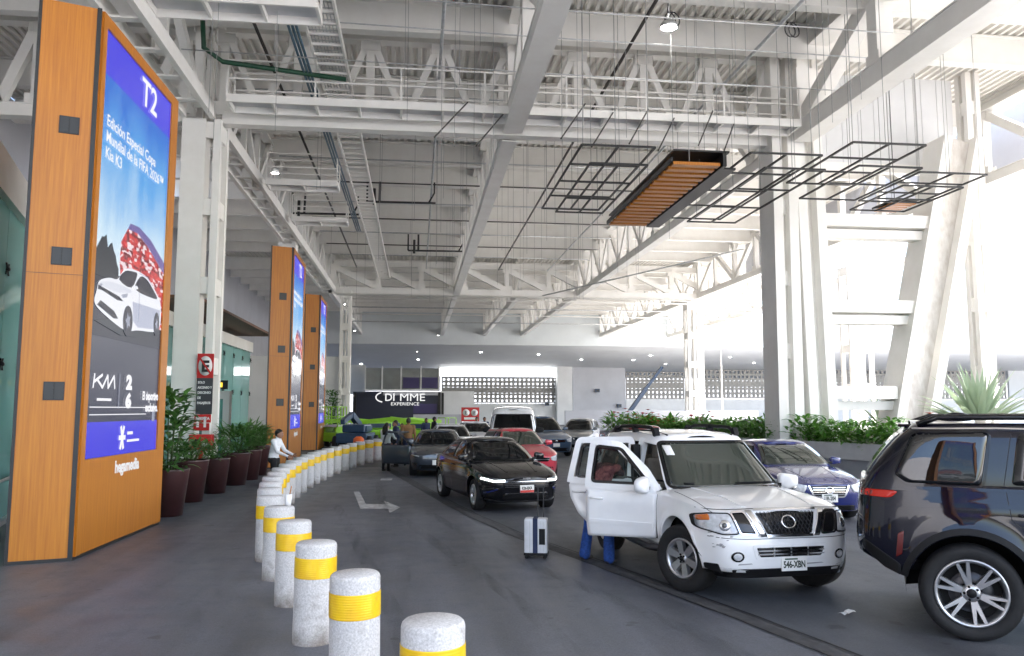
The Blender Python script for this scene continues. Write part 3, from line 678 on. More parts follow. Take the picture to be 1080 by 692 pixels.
# frame around the screen
z0=0; z1=(hit(109,25)[1]+hit(177,107)[1])/2
s0=hit(100,250)[0]; s1=hit(171.5,300)[0]; z0=(hit(92,483)[1]+hit(166,474)[1])/2
SX0,SX1,SZ0,SZ1=s0,s1,z0,z1
M['wood_frame']=mat('wood frame edge',(.42,.14,.03),.4,noise=.15,nscale=12,stretch=(3,3,.3))
g=MB()
for (a,b,c,d) in ((0.06,SX0,.05,TH),(SX1,LEN,.05,TH),(SX0,SX1,SZ1,TH),(SX0,SX1,.06,SZ0-.006)):
    g.bx(a,b,-.03,.02,c,d)
g.build('screen_surround',M['wood'],T,fix=True)
SW,SH=SX1-SX0,SZ1-SZ0
def scr_sky():
    m=bpy.data.materials.new('screen sky picture'); m.use_nodes=True; nt=m.node_tree; b=nt.nodes['Principled BSDF']; L=nt.links.new
    b.inputs['Base Color'].default_value=(.01,.01,.01,1); b.inputs['Roughness'].default_value=.25
    tc=nt.nodes.new('ShaderNodeTexCoord'); sp=nt.nodes.new('ShaderNodeSeparateXYZ'); L(tc.outputs['Object'],sp.inputs[0])
    n=nt.nodes.new('ShaderNodeTexNoise'); n.inputs['Scale'].default_value=1.1; n.inputs['Detail'].default_value=5
    mp=nt.nodes.new('ShaderNodeMapping'); mp.inputs['Scale'].default_value=(1.,1,.45); L(tc.outputs['Object'],mp.inputs['Vector']); L(mp.outputs['Vector'],n.inputs['Vector'])
    mr=nt.nodes.new('ShaderNodeMapRange'); mr.inputs['From Min'].default_value=SZ0+SH*.40; mr.inputs['From Max'].default_value=SZ0+SH*.88; L(sp.outputs['Z'],mr.inputs['Value'])
    ad=nt.nodes.new('ShaderNodeMath'); ad.operation='MULTIPLY_ADD'; ad.inputs[1].default_value=.75; ad.inputs[2].default_value=-.37; L(n.outputs['Fac'],ad.inputs[0])
    a2=nt.nodes.new('ShaderNodeMath'); a2.operation='ADD'; L(mr.outputs['Result'],a2.inputs[0]); L(ad.outputs[0],a2.inputs[1])
    r=nt.nodes.new('ShaderNodeValToRGB'); L(a2.outputs[0],r.inputs['Fac']); el=r.color_ramp.elements
    el[0].position=.0; el[0].color=(*srgb(236,246,252),1); el[1].position=1.; el[1].color=(*srgb(45,115,215),1)
    q=el.new(.35); q.color=(*srgb(200,228,247),1); q=el.new(.7); q.color=(*srgb(95,170,235),1)
    L(r.outputs['Color'],b.inputs['Emission Color']); b.inputs['Emission Strength'].default_value=SCR
    return m
M['s_sky']=scr_sky(); M['s_blue']=emis('screen blue',srgb(76,72,228)); M['s_dark']=emis('screen dark grey',srgb(62,64,82)); M['s_white']=emis('screen white',srgb(250,250,255))
M['s_navy']=emis('screen navy',srgb(24,28,52)); M['s_grey']=emis('screen mid grey',srgb(150,155,175)); M['s_car']=emis('screen car white',srgb(236,238,246)); M['s_shade']=emis('screen car grey',srgb(178,184,205)); M['s_shade2']=emis('screen car pale grey',srgb(214,218,230)); M['s_teal']=emis('screen light blue',srgb(110,160,220))
def scr_stadium():
    m=emis('screen red facade',srgb(200,40,50)); nt=m.node_tree; b=nt.nodes['Principled BSDF']
    tc=nt.nodes.new('ShaderNodeTexCoord'); mp=nt.nodes.new('ShaderNodeMapping'); mp.inputs['Scale'].default_value=(8,1,19); mp.inputs['Rotation'].default_value=(0,.12,0)
    vo=nt.nodes.new('ShaderNodeTexVoronoi'); vo.inputs['Scale'].default_value=1.; vo.distance='CHEBYCHEV'
    r=nt.nodes.new('ShaderNodeValToRGB'); r.color_ramp.interpolation='CONSTANT'; el=r.color_ramp.elements; el[0].color=(*srgb(190,30,45),1); el[1].position=.35; el[1].color=(*srgb(120,20,40),1)
    q=el.new(.55); q.color=(*srgb(225,60,60),1); q=el.new(.8); q.color=(*srgb(240,220,225),1)
    L=nt.links.new; L(tc.outputs['Object'],mp.inputs['Vector']); L(mp.outputs['Vector'],vo.inputs['Vector']); sp=nt.nodes.new('ShaderNodeSeparateColor'); L(vo.outputs['Color'],sp.inputs[0]); L(sp.outputs[0],r.inputs['Fac']); L(r.outputs['Color'],b.inputs['Emission Color'])
    return m
M['s_red']=scr_stadium(); M['s_tree']=emis('screen tree',srgb(22,34,50)); M['s_purple']=emis('screen rim',srgb(110,95,160))
SC=None
def sflat(name,pts,m,layer):
    y=-.004-.0025*layer; g=MB(); n=len(pts)
    g.add([(p[0],y,p[1]) for p in pts],[tuple(range(n))])
    me=g.build(name,m,SC if SC else T,fix=False); 
    return me
def sp_(pts): return [hit(*p) for p in pts]
zblue=(hit(108,72)[1]+hit(176,145)[1])/2
g=MB(); g.bx(SX0-.005,SX1+.005,-.004,.03,SZ0-.005,SZ1+.005); SC=g.build('screen',M['s_dark'],T)
def rect(a,b,c,d): return [(a,c),(b,c),(b,d),(a,d)]
zsk=(hit(100,300)[1]+hit(170,306)[1])/2+.08
zbot=(hit(96,449)[1]+hit(167,440)[1])/2
sflat('sky_picture',rect(SX0,SX1,zsk,zblue),M['s_sky'],1)
sflat('header_band',rect(SX0,SX1,zblue,SZ1),M['s_blue'],1)
sflat('footer_band',rect(SX0,SX1,SZ0,zbot),M['s_blue'],1)
def u(x): return SX0+SW*x
def zz(t): return SZ0+SH*t
# arena picture: rounded oval building
zc_=zsk+.42
arena=[]
xs0,xs1=u(.30),u(1.0)
zbase=zsk-.35; 
arena=[(u(.34),zsk-.05),(u(.52),zbase-.15),(u(1),zbase-.3),(u(1),zsk+.40),(u(.72),zsk+.72),(u(.55),zsk+.86),(u(.40),zsk+.84),(u(.32),zsk+.58),(u(.31),zsk+.25)]
sflat('ground_picture',[(u(0),zsk+.02),(u(0),zz(.28)),(u(1),zz(.28)),(u(1),zsk+.02)],M['s_navy'],2)
sflat('arena_picture',arena,M['s_red'],3)
sflat('arena_roof_picture',[(u(.40),zsk+.84),(u(.55),zsk+.86),(u(.72),zsk+.72),(u(1),zsk+.40),(u(1),zsk+.60),(u(.75),zsk+.88),(u(.56),zsk+.98),(u(.43),zsk+.95)],M['s_purple'],4)
random.seed(5)
tp=[]
for k in range(13):
    x=u(0)+SW*.30*k/12; tp.append((x,zsk+.12+.42*math.sin(PI*min(1,k/12*.9+.1))*random.uniform(.6,1.1)))
tp=list(reversed(tp))+[(u(0),zsk-.1),(u(.30),zsk-.1)]
sflat('tree_picture',tp,M['s_tree'],4)
# car picture, three quarter view (x fractions of the screen, z metres relative to the wheel line)
cz=hit(130,347)[1]; cs=SW*.96; cx0=u(.03)
def cp(pts): return [(cx0+a*cs,cz+b*.84) for a,b in pts]
def sm(P,n=5):
    out=[]; N=len(P)
    for i in range(N):
        p0,p1,p2,p3=[Vector(P[(i+k)%N]) for k in (-1,0,1,2)]
        for j in range(n):
            t_=j/n; out.append(tuple(.5*((2*p1)+(p2-p0)*t_+(2*p0-5*p1+4*p2-p3)*t_**2+(3*p1-p0-3*p2+p3)*t_**3)))
    return out
body=[(0,.30),(.01,.55),(.04,.74),(.16,.86),(.27,.90),(.36,1.14),(.50,1.22),(.68,1.20),(.80,1.08),(.93,.86),(.97,.72),(.985,.40),(.95,.18),(.88,.10),(.60,.04),(.52,.0),(.40,-.02),(.20,.10)]
sflat('car_picture',cp(sm(body)),M['s_car'],6)
sflat('windscreen_picture',cp(sm([(.29,.90),(.37,1.11),(.49,1.17),(.55,1.15),(.47,.84)],3)),M['s_navy'],7)
sflat('bonnet_shade_picture',cp(sm([(.05,.72),(.20,.80),(.44,.80),(.47,.74),(.30,.66),(.12,.66)],3)),M['s_shade2'],7)
sflat('roof_shade_picture',cp([(.57,1.185),(.70,1.175),(.80,1.06),(.82,1.05),(.72,1.19),(.60,1.20)]),M['s_shade'],7)
sflat('mirror_picture',cp(sm([(.50,.86),(.54,.92),(.57,.88),(.53,.83)],3)),M['s_car'],9)
sflat('headlamp_picture',cp([(.33,.63),(.42,.70),(.41,.62),(.35,.58)]),M['s_grey'],9)
sflat('headlamp_picture',cp([(.02,.68),(.07,.70),(.06,.63)]),M['s_grey'],9)
sflat('door_line_picture',cp([(.60,.20),(.605,.20),(.60,.80),(.595,.80)]),M['s_grey'],9)
sflat('shadow_picture',cp([(.0,.02),(.35,-.14),(.60,-.10),(.97,.08),(.97,.16),(.5,.04),(.2,.12)]),M['s_tree'],5)
sflat('side_window_picture',cp(sm([(.53,.84),(.60,1.13),(.70,1.14),(.80,1.02),(.90,.84),(.80,.80)],3)),M['s_navy'],7)
sflat('side_shade_picture',cp([(.50,.58),(.96,.60),(.96,.30),(.88,.16),(.60,.10),(.52,.20)]),M['s_shade'],7)
sflat('grille_picture',cp([(.02,.66),(.30,.58),(.36,.52),(.28,.50),(.08,.58),(.02,.58)]),M['s_navy'],8)
sflat('bumper_picture',cp([(.02,.30),(.24,.14),(.30,.16),(.24,.28),(.06,.40)]),M['s_navy'],8)
for (wx,wz,rx,rz) in ((.44,.17,.072,.30),(.905,.28,.05,.25)):
    sflat('wheel_picture',cp([(wx+rx*math.cos(2*PI*k/20),wz+rz*math.sin(2*PI*k/20)) for k in range(20)]),M['s_navy'],8)
    sflat('rim_picture',cp([(wx+.6*rx*math.cos(2*PI*k/10)*(1 if k%2 else .5),wz+.6*rz*math.sin(2*PI*k/10)*(1 if k%2 else .5)) for k in range(10)]),M['s_grey'],9)
def stxt(body,size,x,z,sx=1.,bold=.006,align='LEFT',m='s_white',name='lettering'):
    Mx=Matrix(((1,0,0,x),(0,0,-1,-.024),(0,1,0,z),(0,0,0,1)))
    return txt(name,body,size,Mx,M[m],SC,align,bold,.001,sx)
a=hit(147,104); stxt('T2',.66,u(.62),(zblue+SZ1)/2-.22,1.05,.012,'CENTER')
tz=hit(112,135)[1]
stxt('Edición Especial Copa\nMundial de la FIFA 2026™\nKia K3',.25,u(.05),hit(111,131)[1],.98,.003)
# brand row: sharp joined capitals, divider, stacked year numerals, tag line
bz=hit(110,409)[1]
zr1=hit(100,430)[1]; zr2=hit(100,438)[1]
def stroke(pts,w=.035,layer=5,m='s_white'):
    for i in range(len(pts)-1):
        p,q=Vector((pts[i][0],0,pts[i][1])),Vector((pts[i+1][0],0,pts[i+1][1])); d=(q-p).normalized(); n=Vector((-d.z,0,d.x))*w/2; e2=d*w*.3
        sflat('lettering',[((p+n-e2).x,(p+n-e2).z),((p-n-e2).x,(p-n-e2).z),((q-n+e2).x,(q-n+e2).z),((q+n+e2).x,(q+n+e2).z)],M[m],layer)
kx=u(.06); kw=SW*.27; kh=.19
stroke([(kx,bz),(kx+kw*.04,bz+kh),(kx+kw*.02,bz+kh*.4),(kx+kw*.38,bz+kh),],.045)
stroke([(kx+kw*.18,bz+kh*.55),(kx+kw*.40,bz),(kx+kw*.62,bz+kh),(kx+kw*.66,bz),(kx+kw*.92,bz+kh),(kx+kw*.98,bz)],.045,6)
sflat('lettering',rect(u(.11),u(.29),bz-.20,bz-.16),M['s_white'],5)
sflat('divider',rect(u(.385),u(.393),bz-.32,bz+.24),M['s_grey'],5)
stxt('2\n6',.30,u(.515),bz+.01,1.5,.022,'CENTER')
stxt('El deportivo\nexclusivo.',.20,u(.985),bz-.16,.80,.008,'RIGHT')
sflat('rule',rect(u(.03),u(.97),zr1,zr1+.015),M['s_white'],5); sflat('rule',rect(u(.03),u(.80),zr2,zr2+.015),M['s_white'],5)
sflat('lettering',rect(u(.90),u(.945),zr2-.12,zr2+.06),M['s_grey'],5)
fz=(SZ0+zbot)/2; fx=u(.46)
for k in range(6):
    an=PI*k/3; stroke([(fx,fz),(fx+.12*math.cos(an),fz+.19*math.sin(an))],.075,5)
sflat('lettering',rect(u(.53),u(.61),fz+.04,fz+.09),M['s_white'],5); sflat('lettering',rect(u(.53),u(.71),fz-.08,fz-.04),M['s_white'],5)
M['letter_white']=mat('white lettering',(.85,.85,.85),.5)
hx,hz=hit(119,492)
txt('lettering','hegamedia',.26,Matrix(((1,0,0,hx),(0,0,-1,-.032),(0,1,0,hz-.1),(0,0,0,1))),M['letter_white'],T,'LEFT',.008,.003,.95)
for (pos,rz,lb) in ((G(303,494),R(2),'middle one of the three orange totems, guard in white shirt beside it'),(G(334,475.5),R(2),'farthest of the three orange totems, with the smallest screen in view')):
    c=copy_tree(T); c.matrix_world=Matrix.Translation(pos)@Matrix.Rotation(rz,4,'Z')@Matrix.Translation(-P2)@MW; c['label']=lb

# ---- glazed terminal facade at left
def facade(label,A,B,h,head,pane,low=0.):
    A=Vector(A);B=Vector(B); d=(B-A); L=d.length; d.normalize(); an=math.atan2(d.y,d.x)
    t=empty('glass_facade',A,an,label,'facade','terminal glass facades')
    n=max(1,round(L/pane)); w_=L/n
    for k in range(n):
        g=MB(); g.bx(k*w_+.012,(k+1)*w_-.012,-.012,.012,low,h); g.build('glass_pane',M['glass_green'],t)
    g=MB(); g.bx(0,L,-.15,.15,h,h+head); g.build('header',M['steel'],t)
    for k in range(0,n+1,1):
        for z in (1.2,2.9,4.6):
            f_=MB()
            if z<h: f_.sphere((k*w_,-.05,z),.045,8,5); f_.bar((k*w_-.12,-.04,z-.1),(k*w_+.12,-.04,z+.1),.03,.02); f_.bar((k*w_-.12,-.04,z+.1),(k*w_+.12,-.04,z-.1),.03,.02); f_.build('spider_fitting',M['blackplastic'],t)
    for k in range(n+1): g=MB(); g.bar((k*w_,.5,0),(k*w_,.5,h),.12,.25); g.build('mullion',M['steel'],t)
    g=MB(); g.bx(0,L,-.1,.1,0,.1); g.tube([(0,-.25,.9),(L,-.25,.9)],.03,8); g.build('bottom_rail',M['galv'],t)
    return t
facade('green tinted glass facade at the far left edge behind the nearest totem',(-5.95,10.2,0),(-9.2,21.5,0),5.7,.7,1.7)
facade('green tinted glass facade behind the potted plants, between left column and middle totem',(-8.7,22.2,0),(-8.5,42.,0),5.0,.5,1.8)
g=MB(); g.bx(-16.2,-16,-30,96,0,HT); o=g.build('terminal_wall',M['greywall']); tag(o,'tall grey terminal wall far behind the glass facades on the left','wall')
g=MB(); g.bx(-14.2,-14,0,60,0,7); g.bx(-14,-5,60,60.3,0,6.); o=g.build('interior_wall',M['white']); tag(o,'pale interior wall of the terminal behind the green glass','wall')
for k,(x,y) in enumerate(((-12,16),(-12.5,24),(-12,31),(-11.4,36))):
    g=MB(); g.bx(x-.3,x+.3,y-.3,y+.3,0,6); o=g.build('interior_pillar',M['white']); tag(o,'square white pillar inside the terminal, %s from the camera'%ORD[k],'pillar','interior pillars')
t=empty('entrance_portal',(-7.9,31.5,0),0,'white entrance portal with a dark display strip over it, behind the pots','entrance')
g=MB()
for s in (-.75,.75): g.bx(s-.12,s+.12,-.2,.2,0,2.5)
g.bx(-.87,.87,-.2,.2,2.5,2.8); g.build('frame',M['white'],t,bevel=.01)
g=MB(); g.bx(-.8,.8,-.23,-.2,2.86,3.2); s_=g.build('display',M['black'],t)
M['led_amber']=emis('amber led',srgb(230,190,60),.35)
g=MB()
for k in range(9): g.bx(-.68+k*.15,-.6+k*.15,-.236,-.231,2.94,3.12)
g.build('lettering',M['led_amber'],s_)
g=MB(); g.bx(-.62,-.02,.0,.02,.05,2.5); g.bx(.02,.62,.0,.02,.05,2.5); g.build('door',M['glass_green'],t)
# brown ceiling panels above the left entrance
g=MB(); g.bx(-12,-7.2,27,41,5.75,5.85); o=g.build('entrance_canopy',M['brownpanel']); tag(o,'dark brown flat canopy above the glass entrance on the left','canopy')
# ---- no parking sign on the left column
y=Y1-.66
a=D(208.5,373,y); b=D(222.5,437,y); c=D(207,456,y)
t=empty('parking_sign',(a.x,y,c.z),0,'tall red and grey no parking sign with a crossed E on the left column','sign')
M['sign_red']=mat('sign red',(.55,.02,.02),.4); M['sign_dark']=mat('sign dark grey',(.045,.047,.055),.45); M['sign_black']=mat('sign black',(.01,.01,.01),.4); M['sign_white']=mat('sign white',(.8,.8,.8),.45)
w_=b.x-a.x+.02; zt=a.z-c.z; zm=zt-w_*1.55; zl=b.z-c.z
g=MB(); g.bx(0,w_,0,.03,zm,zt); g.build('red_panel',M['sign_red'],t)
g=MB(); g.bx(0,w_,.001,.03,zl,zm); g.build('dark_panel',M['sign_dark'],t)
g=MB(); g.bx(-.02,w_-.02,0,.03,zl-.24,zl-.005); g.bx(-.04,w_-.06,0,.03,0.05,zl-.26); g.build('number_panel',M['sign_red'],t)
zc=(zm+zt)/2
g=MB(); g.lathe([(0,-.006),(w_*.43,-.006),(w_*.43,0)],28,axis='y',c=(w_/2,0,zc)); g.v=[Vector((w_/2+(v.x-w_/2),v.y,zc+(v.z-zc)*1.45)) for v in g.v]; g.build('roundel',M['sign_white'],t,fix=True)
def ltxt(body,size,x,z,m,parent,yy=-.008,al='CENTER',bold=.004,sx=1.): return txt('lettering',body,size,Matrix(((1,0,0,x),(0,0,-1,yy),(0,1,0,z),(0,0,0,1))),m,parent,al,bold,.002,sx)
ltxt('E',.44,w_/2,zc-.16,M['sign_black'],t,-.010,bold=.02)
g=MB(); g.bar((w_/2-.17,-.012,zc+.24),(w_/2+.17,-.012,zc-.24),.01,.05); g.build('slash',M['sign_red'],t)
for k in range(5):
    ltxt(['SOLO','ASCENSO Y','DESCENSO','DE','PASAJEROS'][k],.095,.04,zm-.16-.15*k,M['sign_white'],t,al='LEFT',sx=.8)
ltxt('PUERTA',.11,w_/2-.02,zl-.16,M['sign_white'],t)
ltxt('11',.40,w_/2-.05,.16,M['sign_white'],t,bold=.016)
# red fire cabinet
p=G(218,505); d_=p.y
t=empty('fire_cabinet',(-5.85,22.9,0),0,'small red fire cabinet on a post between the sign and the potted plants','fire cabinet')
g=MB(); g.bx(-.3,.3,-.15,.15,1.0,1.42); g.build('case',M['sign_red'],t,bevel=.02); g=MB(); g.bx(.05,.2,-.16,-.15,1.08,1.25); g.build('notice',M['sign_white'],t); g=MB(); g.bx(-.05,.05,-.05,.05,0,1.0); g.build('post',M['sign_red'],t)
g=MB(); g.bx(-.22,-.02,-.16,-.15,1.1,1.3); g.build('handle',M['sign_black'],t)

# ---- storefront at the back left
Y=100.
t=empty('storefront',D(425,445,Y),0,'glazed two storey storefront with white lettering at the back left','shop'); base=Vector(t.location)
def W_(g): g.v=[v-base for v in g.v]; return g
def pr(px0,py0,px1,py1,dy=0.,th=.3):
    a=D(px0,py0,Y); b=D(px1,py1,Y); g=MB(); g.bx(a.x,b.x,Y+dy,Y+dy+th,b.z,a.z); return W_(g)
M['navy']=mat('navy panel',(.02,.025,.05),.35); M['shopglass']=mat('dim shop glass',(.14,.16,.17),.12,noise=.3,nscale=.3); M['purple']=mat('purple banner',(.05,.04,.13),.5)
pr(385,388,464,412,.2).build('upper_window',M['shopglass'],t)
pr(372,413,472,446,.6).build('lower_wall',M['navy'],t)
for x in (385,403,423,444,463): pr(x-.5,386,x+.5,412,.05).build('mullion',M['white'],t)
pr(385,410.5,464,412.5,.0).build('transom',M['white'],t)
pr(425,398,442,409.5,.1).build('banner',M['purple'],t); pr(445,398,461.5,409.5,.1).build('banner',M['purple'],t)
pr(385,412.8,403,418,.1).build('banner',M['navy'],t)
pr(404,413,462,417,.3).build('signboard',M['greywall'],t)
pr(464,412.5,500,446,.4).build('side_wall',M['white'],t)
pr(436,426,461,436,.5).build('shop_window',M['purple'],t)
for x in (374,463.5,467): pr(x-1,414,x+1,446,.3).build('post',M['black'],t)
p=D(413,423.5,Y-.1)-base; 
def stx(body,size,px,py,sx=1.,bold=.02): 
    p=D(px,py,Y-.1)-base
    return txt('lettering',body,size,Matrix(((1,0,0,p.x),(0,0,-1,p.y),(0,1,0,p.z),(0,0,0,1))),M['letter_lit'],t,'LEFT',bold,.05,sx)
M['letter_lit']=emis('lit white lettering',(1,1,1),.16)
stx('DI',1.3,405.5,422.8,1.,.008); stx('MME',1.3,421.0,422.8,1.2,.0); stx('EXPERIENCE',.55,412,427.6,1.15,.0)
g=MB(); c=D(406,419,Y-.1)-base
g.tube([c+Vector((1.0*math.cos(a_)-.1,0,.6*math.sin(a_))) for a_ in [PI*.62+k*PI*.09 for k in range(10)]],.08,6); g.build('lettering',M['letter_lit'],t)
pr(436,437,498,446,-2.5,.2).build('barrier_wall',M['greywall'],t)
# back counter wall low pale hoarding
g=MB(); a=D(596,433.2,62); b=D(800,446,62); g.bx(a.x,b.x,62,62.2,.0,2.02); o=g.build('hoarding',M['greywall']); tag(o,'long low pale hoarding across the far lane behind the hedge','hoarding')
p=D(496,437,58)
t=empty('parking_sign',p,0,'small red letter E sign on the far pavement above the white cars','sign')
g=MB(); g.bx(-.65,.65,0,.05,-.5,.5); g.build('panel',M['sign_red'],t); 
for s in (-.3,.3):
    g=MB(); g.lathe([(0,-.01),(.25,-.01),(.25,0)],16,axis='y',c=(s,0,.12)); g.build('roundel',M['sign_white'],t,fix=True); ltxt('E',.34,s,.0,M['sign_black'],t,-.014)
g=MB(); g.bx(-.45,.45,-.012,0,-.38,-.22); g.build('lettering',M['sign_white'],t); g=MB(); g.bx(-.04,.04,0.02,.06,-p.z,-.5); g.build('post',M['galv'],t)

# ================================================================== BOLLARDS
BP=[(0.11,4.79),(-0.43,6.2),(-0.91,7.66),(-1.32,9.12),(-1.7,10.47),(-2.03,11.74),(-2.24,12.91),(-2.42,13.95),(-2.57,15.05),(-2.70,16.2),(-2.80,17.35),(-2.87,18.6),(-2.92,19.85),(-2.94,21.1),(-2.92,22.3),(-2.88,23.45),(-2.83,24.6),(-2.75,25.8),(-2.62,27.0),(-2.48,28.3),(-2.32,29.6),(-2.12,31.05),(-1.87,32.5),(-1.6,33.9)]
B=empty('bollard',(0,0,0),0,None,'bollard','bollards in the curved row')
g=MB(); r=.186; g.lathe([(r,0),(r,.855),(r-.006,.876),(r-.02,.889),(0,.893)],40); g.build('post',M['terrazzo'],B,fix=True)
g=MB(); prof=[]
for k in range(10):
    z=.585+.018*k; prof+=[(r+.0035,z),(r+.0048,z+.004),(r+.0048,z+.014)]
prof.append((r+.0035,.585+.018*10)); g.lathe(prof,40); g.build('reflective_band',M['yellow'],B)
for k,(x,y) in enumerate(BP):
    o=B if k==0 else copy_tree(B)
    o.location=(x,y,0); o.rotation_euler=(R(random.uniform(-.7,.7)),R(random.uniform(-.7,.7)),random.uniform(0,6))
    extra={0:', cut off',4:', cup on top'}.get(k,'')
    o['label']='white terrazzo bollard with yellow band, %s from the camera%s'%(ORD[k],extra)
# cup left on a bollard
t=empty('paper_cup',(BP[4][0]+.02,BP[4][1],.893),0,'white paper cup with an orange straw standing on a bollard','cup')
t.location=(-1.62,11.15,.0)
t.location=(BP[4][0]+.1,BP[4][1]+.06,.893)
g=MB(); g.lathe([(0,0),(.035,0),(.048,.14),(.045,.14)],16); g.build('cup',M['sign_white'],t); g=MB(); g.tube([(.01,0,.1),(.035,0,.24)],.006,6); g.build('straw',M['wood'],t)
# grey bin
t=empty('litter_bin',G(326,511),0,'small dark grey litter bin just behind the bollard row','bin')
g=MB(); g.lathe([(.16,0),(.19,.5),(.2,.52),(.0,.5)],4,smooth=False,a0=PI/4,a1=2*PI+PI/4); g.build('body',M['galv'] if False else mat('grey bin plastic',(.13,.15,.18),.5),t)
g=MB(); g.lathe([(.21,.52),(.21,.56),(.12,.6),(0,.6)],4,smooth=False,a0=PI/4,a1=2*PI+PI/4); g.build('lid',M['blackplastic'],t)

# ================================================================== PLANTS
def leafmat(name,c1,c2,rough=.45):
    m=mat(name,c1,rough,col2=c2,nscale=1.3,spec=.4); nt=m.node_tree; b=nt.nodes['Principled BSDF']
    oi=nt.nodes.new('ShaderNodeNewGeometry'); 
    r=nt.nodes.new('ShaderNodeValToRGB'); r.color_ramp.elements[0].color=(*c1,1); r.color_ramp.elements[1].color=(*c2,1)
    nt.links.new(oi.outputs['Random Per Island'],r.inputs['Fac']); nt.links.new(r.outputs['Color'],b.inputs['Base Color'])
    tl=nt.nodes.new('ShaderNodeBsdfTranslucent'); nt.links.new(r.outputs['Color'],tl.inputs['Color']); mx=nt.nodes.new('ShaderNodeMixShader'); mx.inputs['Fac'].default_value=.3
    nt.links.new(b.outputs['BSDF'],mx.inputs[1]); nt.links.new(tl.outputs['BSDF'],mx.inputs[2]); nt.links.new(mx.outputs['Shader'],nt.nodes['Material Output'].inputs['Surface'])
    return m
M['leaf']=leafmat('dark leaf',(.05,.15,.03),(.13,.30,.07)); M['leaf_b']=leafmat('bright leaf',(.06,.20,.025),(.18,.40,.07)); M['leaf_pale']=leafmat('pale agave leaf',(.36,.46,.32),(.50,.58,.44))
M['flower']=mat('red flower',(.55,.04,.02),.5); M['stem']=mat('green stem',(.06,.09,.03),.7); M['pot']=mat('dark wine red pot',(.045,.016,.016),.35,noise=.15,nscale=3,coat=.25)
def leaf(g,p,d,L,w,droop=.5,n=4,mi=0,fold=.25):
    d=Vector(d).normalized(); side=d.cross(Vector((0,0,1)))
    if side.length<.05: side=Vector((1,0,0))
    side.normalize(); p=Vector(p); vs_=[]
    for i in range(n+1):
        t=i/n; ww=w*math.sin(PI*(.08+.92*t)**.8)*.5 if i<n else 0
        up=side.cross(d).normalized()
        vs_+= [p+side*ww+up*ww*fold,p.copy(),p-side*ww+up*ww*fold]
        p=p+d*L/n; d=(d+Vector((0,0,-droop/n))).normalized()
    fs=[]
    for i in range(n):
        a=i*3; fs+=[(a,a+1,a+4,a+3),(a+1,a+2,a+5,a+4)]
    g.add(vs_,fs,mi,True)
def bushy(g,n,rx,ry,h,L,w,rnd,z0=0,mi=0,droop=.7):
    for k in range(n):
        an=rnd.uniform(0,2*PI); rr=rnd.random()**.6; z=z0+h*rnd.random()**.8
        env=math.sqrt(max(.05,1-((z-z0)/h-.45)**2*2.2))
        p=(rx*rr*env*math.cos(an),ry*rr*env*math.sin(an),z)
        d=(math.cos(an)+rnd.uniform(-.6,.6),math.sin(an)+rnd.uniform(-.6,.6),rnd.uniform(-.1,.9))
        leaf(g,p,d,L*rnd.uniform(.7,1.25),w*rnd.uniform(.7,1.2),droop,3,mi)
def potted(label,pos,r,h,fh,n,L,w,seed,fr=1.1,lm='leaf',rz=0):
    rnd=random.Random(seed)
    t=empty('potted_plant',pos,rz,label,'potted plant','potted plants along the facade')
    g=MB(); g.lathe([(0,0),(r*.72,0),(r*.98,h-.03),(r,h),(r*.9,h),(r*.88,h-.06)],28); g.build('pot',M['pot'],t)
    g=MB(); g.lathe([(r*.885,h-.055),(0,h-.04)],20); g.build('soil',M['soil'],t)
    g=MB()
    for k in range(7):
        an=rnd.uniform(0,6.28); q=Vector((.25*r*math.cos(an),.25*r*math.sin(an),h-.05)); e_=q*3.+Vector((0,0,0)); g.tube([q,Vector((q.x*1.8,q.y*1.8,h+fh*.35)),Vector((q.x*2.8,q.y*2.8,h+fh*.75))],[.018,.013,.006],5)
    g.build('stem',M['stem'],t)
    g=MB(); bushy(g,n,r*fr,r*fr,fh,L,w,rnd,h-.02); g.build('foliage',M[lm],t); return t
potted('tall broad leaved plant in a dark pot right behind the nearest totem',G(176,544),.40,.92,1.55,330,.26,.12,1,1.1)
potted('low green plant in a wide dark wine red pot, in front of the red sign',G(198,529),.44,.95,.42,260,.24,.07,2,1.15)
potted('low green plant in a dark pot under the red fire cabinet',G(226,520),.36,.88,.42,220,.24,.06,3,1.15)
potted('bushy fern-like plant in a dark pot, third before the middle totem',G(247,511.5),.42,.9,.75,330,.34,.07,4,1.35,'leaf')
potted('bushy fern-like plant in a dark pot, second before the middle totem',G(262,506),.38,.9,.75,300,.34,.07,5,1.3,'leaf')
potted('bushy plant in a dark pot touching the middle totem',G(272,501),.36,.95,.6,260,.32,.07,6,1.2,'leaf')
potted('slender dark tree in a pot beyond the farthest totem',G(349,467.5),.4,.7,2.6,420,.3,.12,8,1.2)
potted('round green shrub in a pot right of the farthest totem',G(356,464),.5,.5,.9,260,.3,.12,9,1.3)
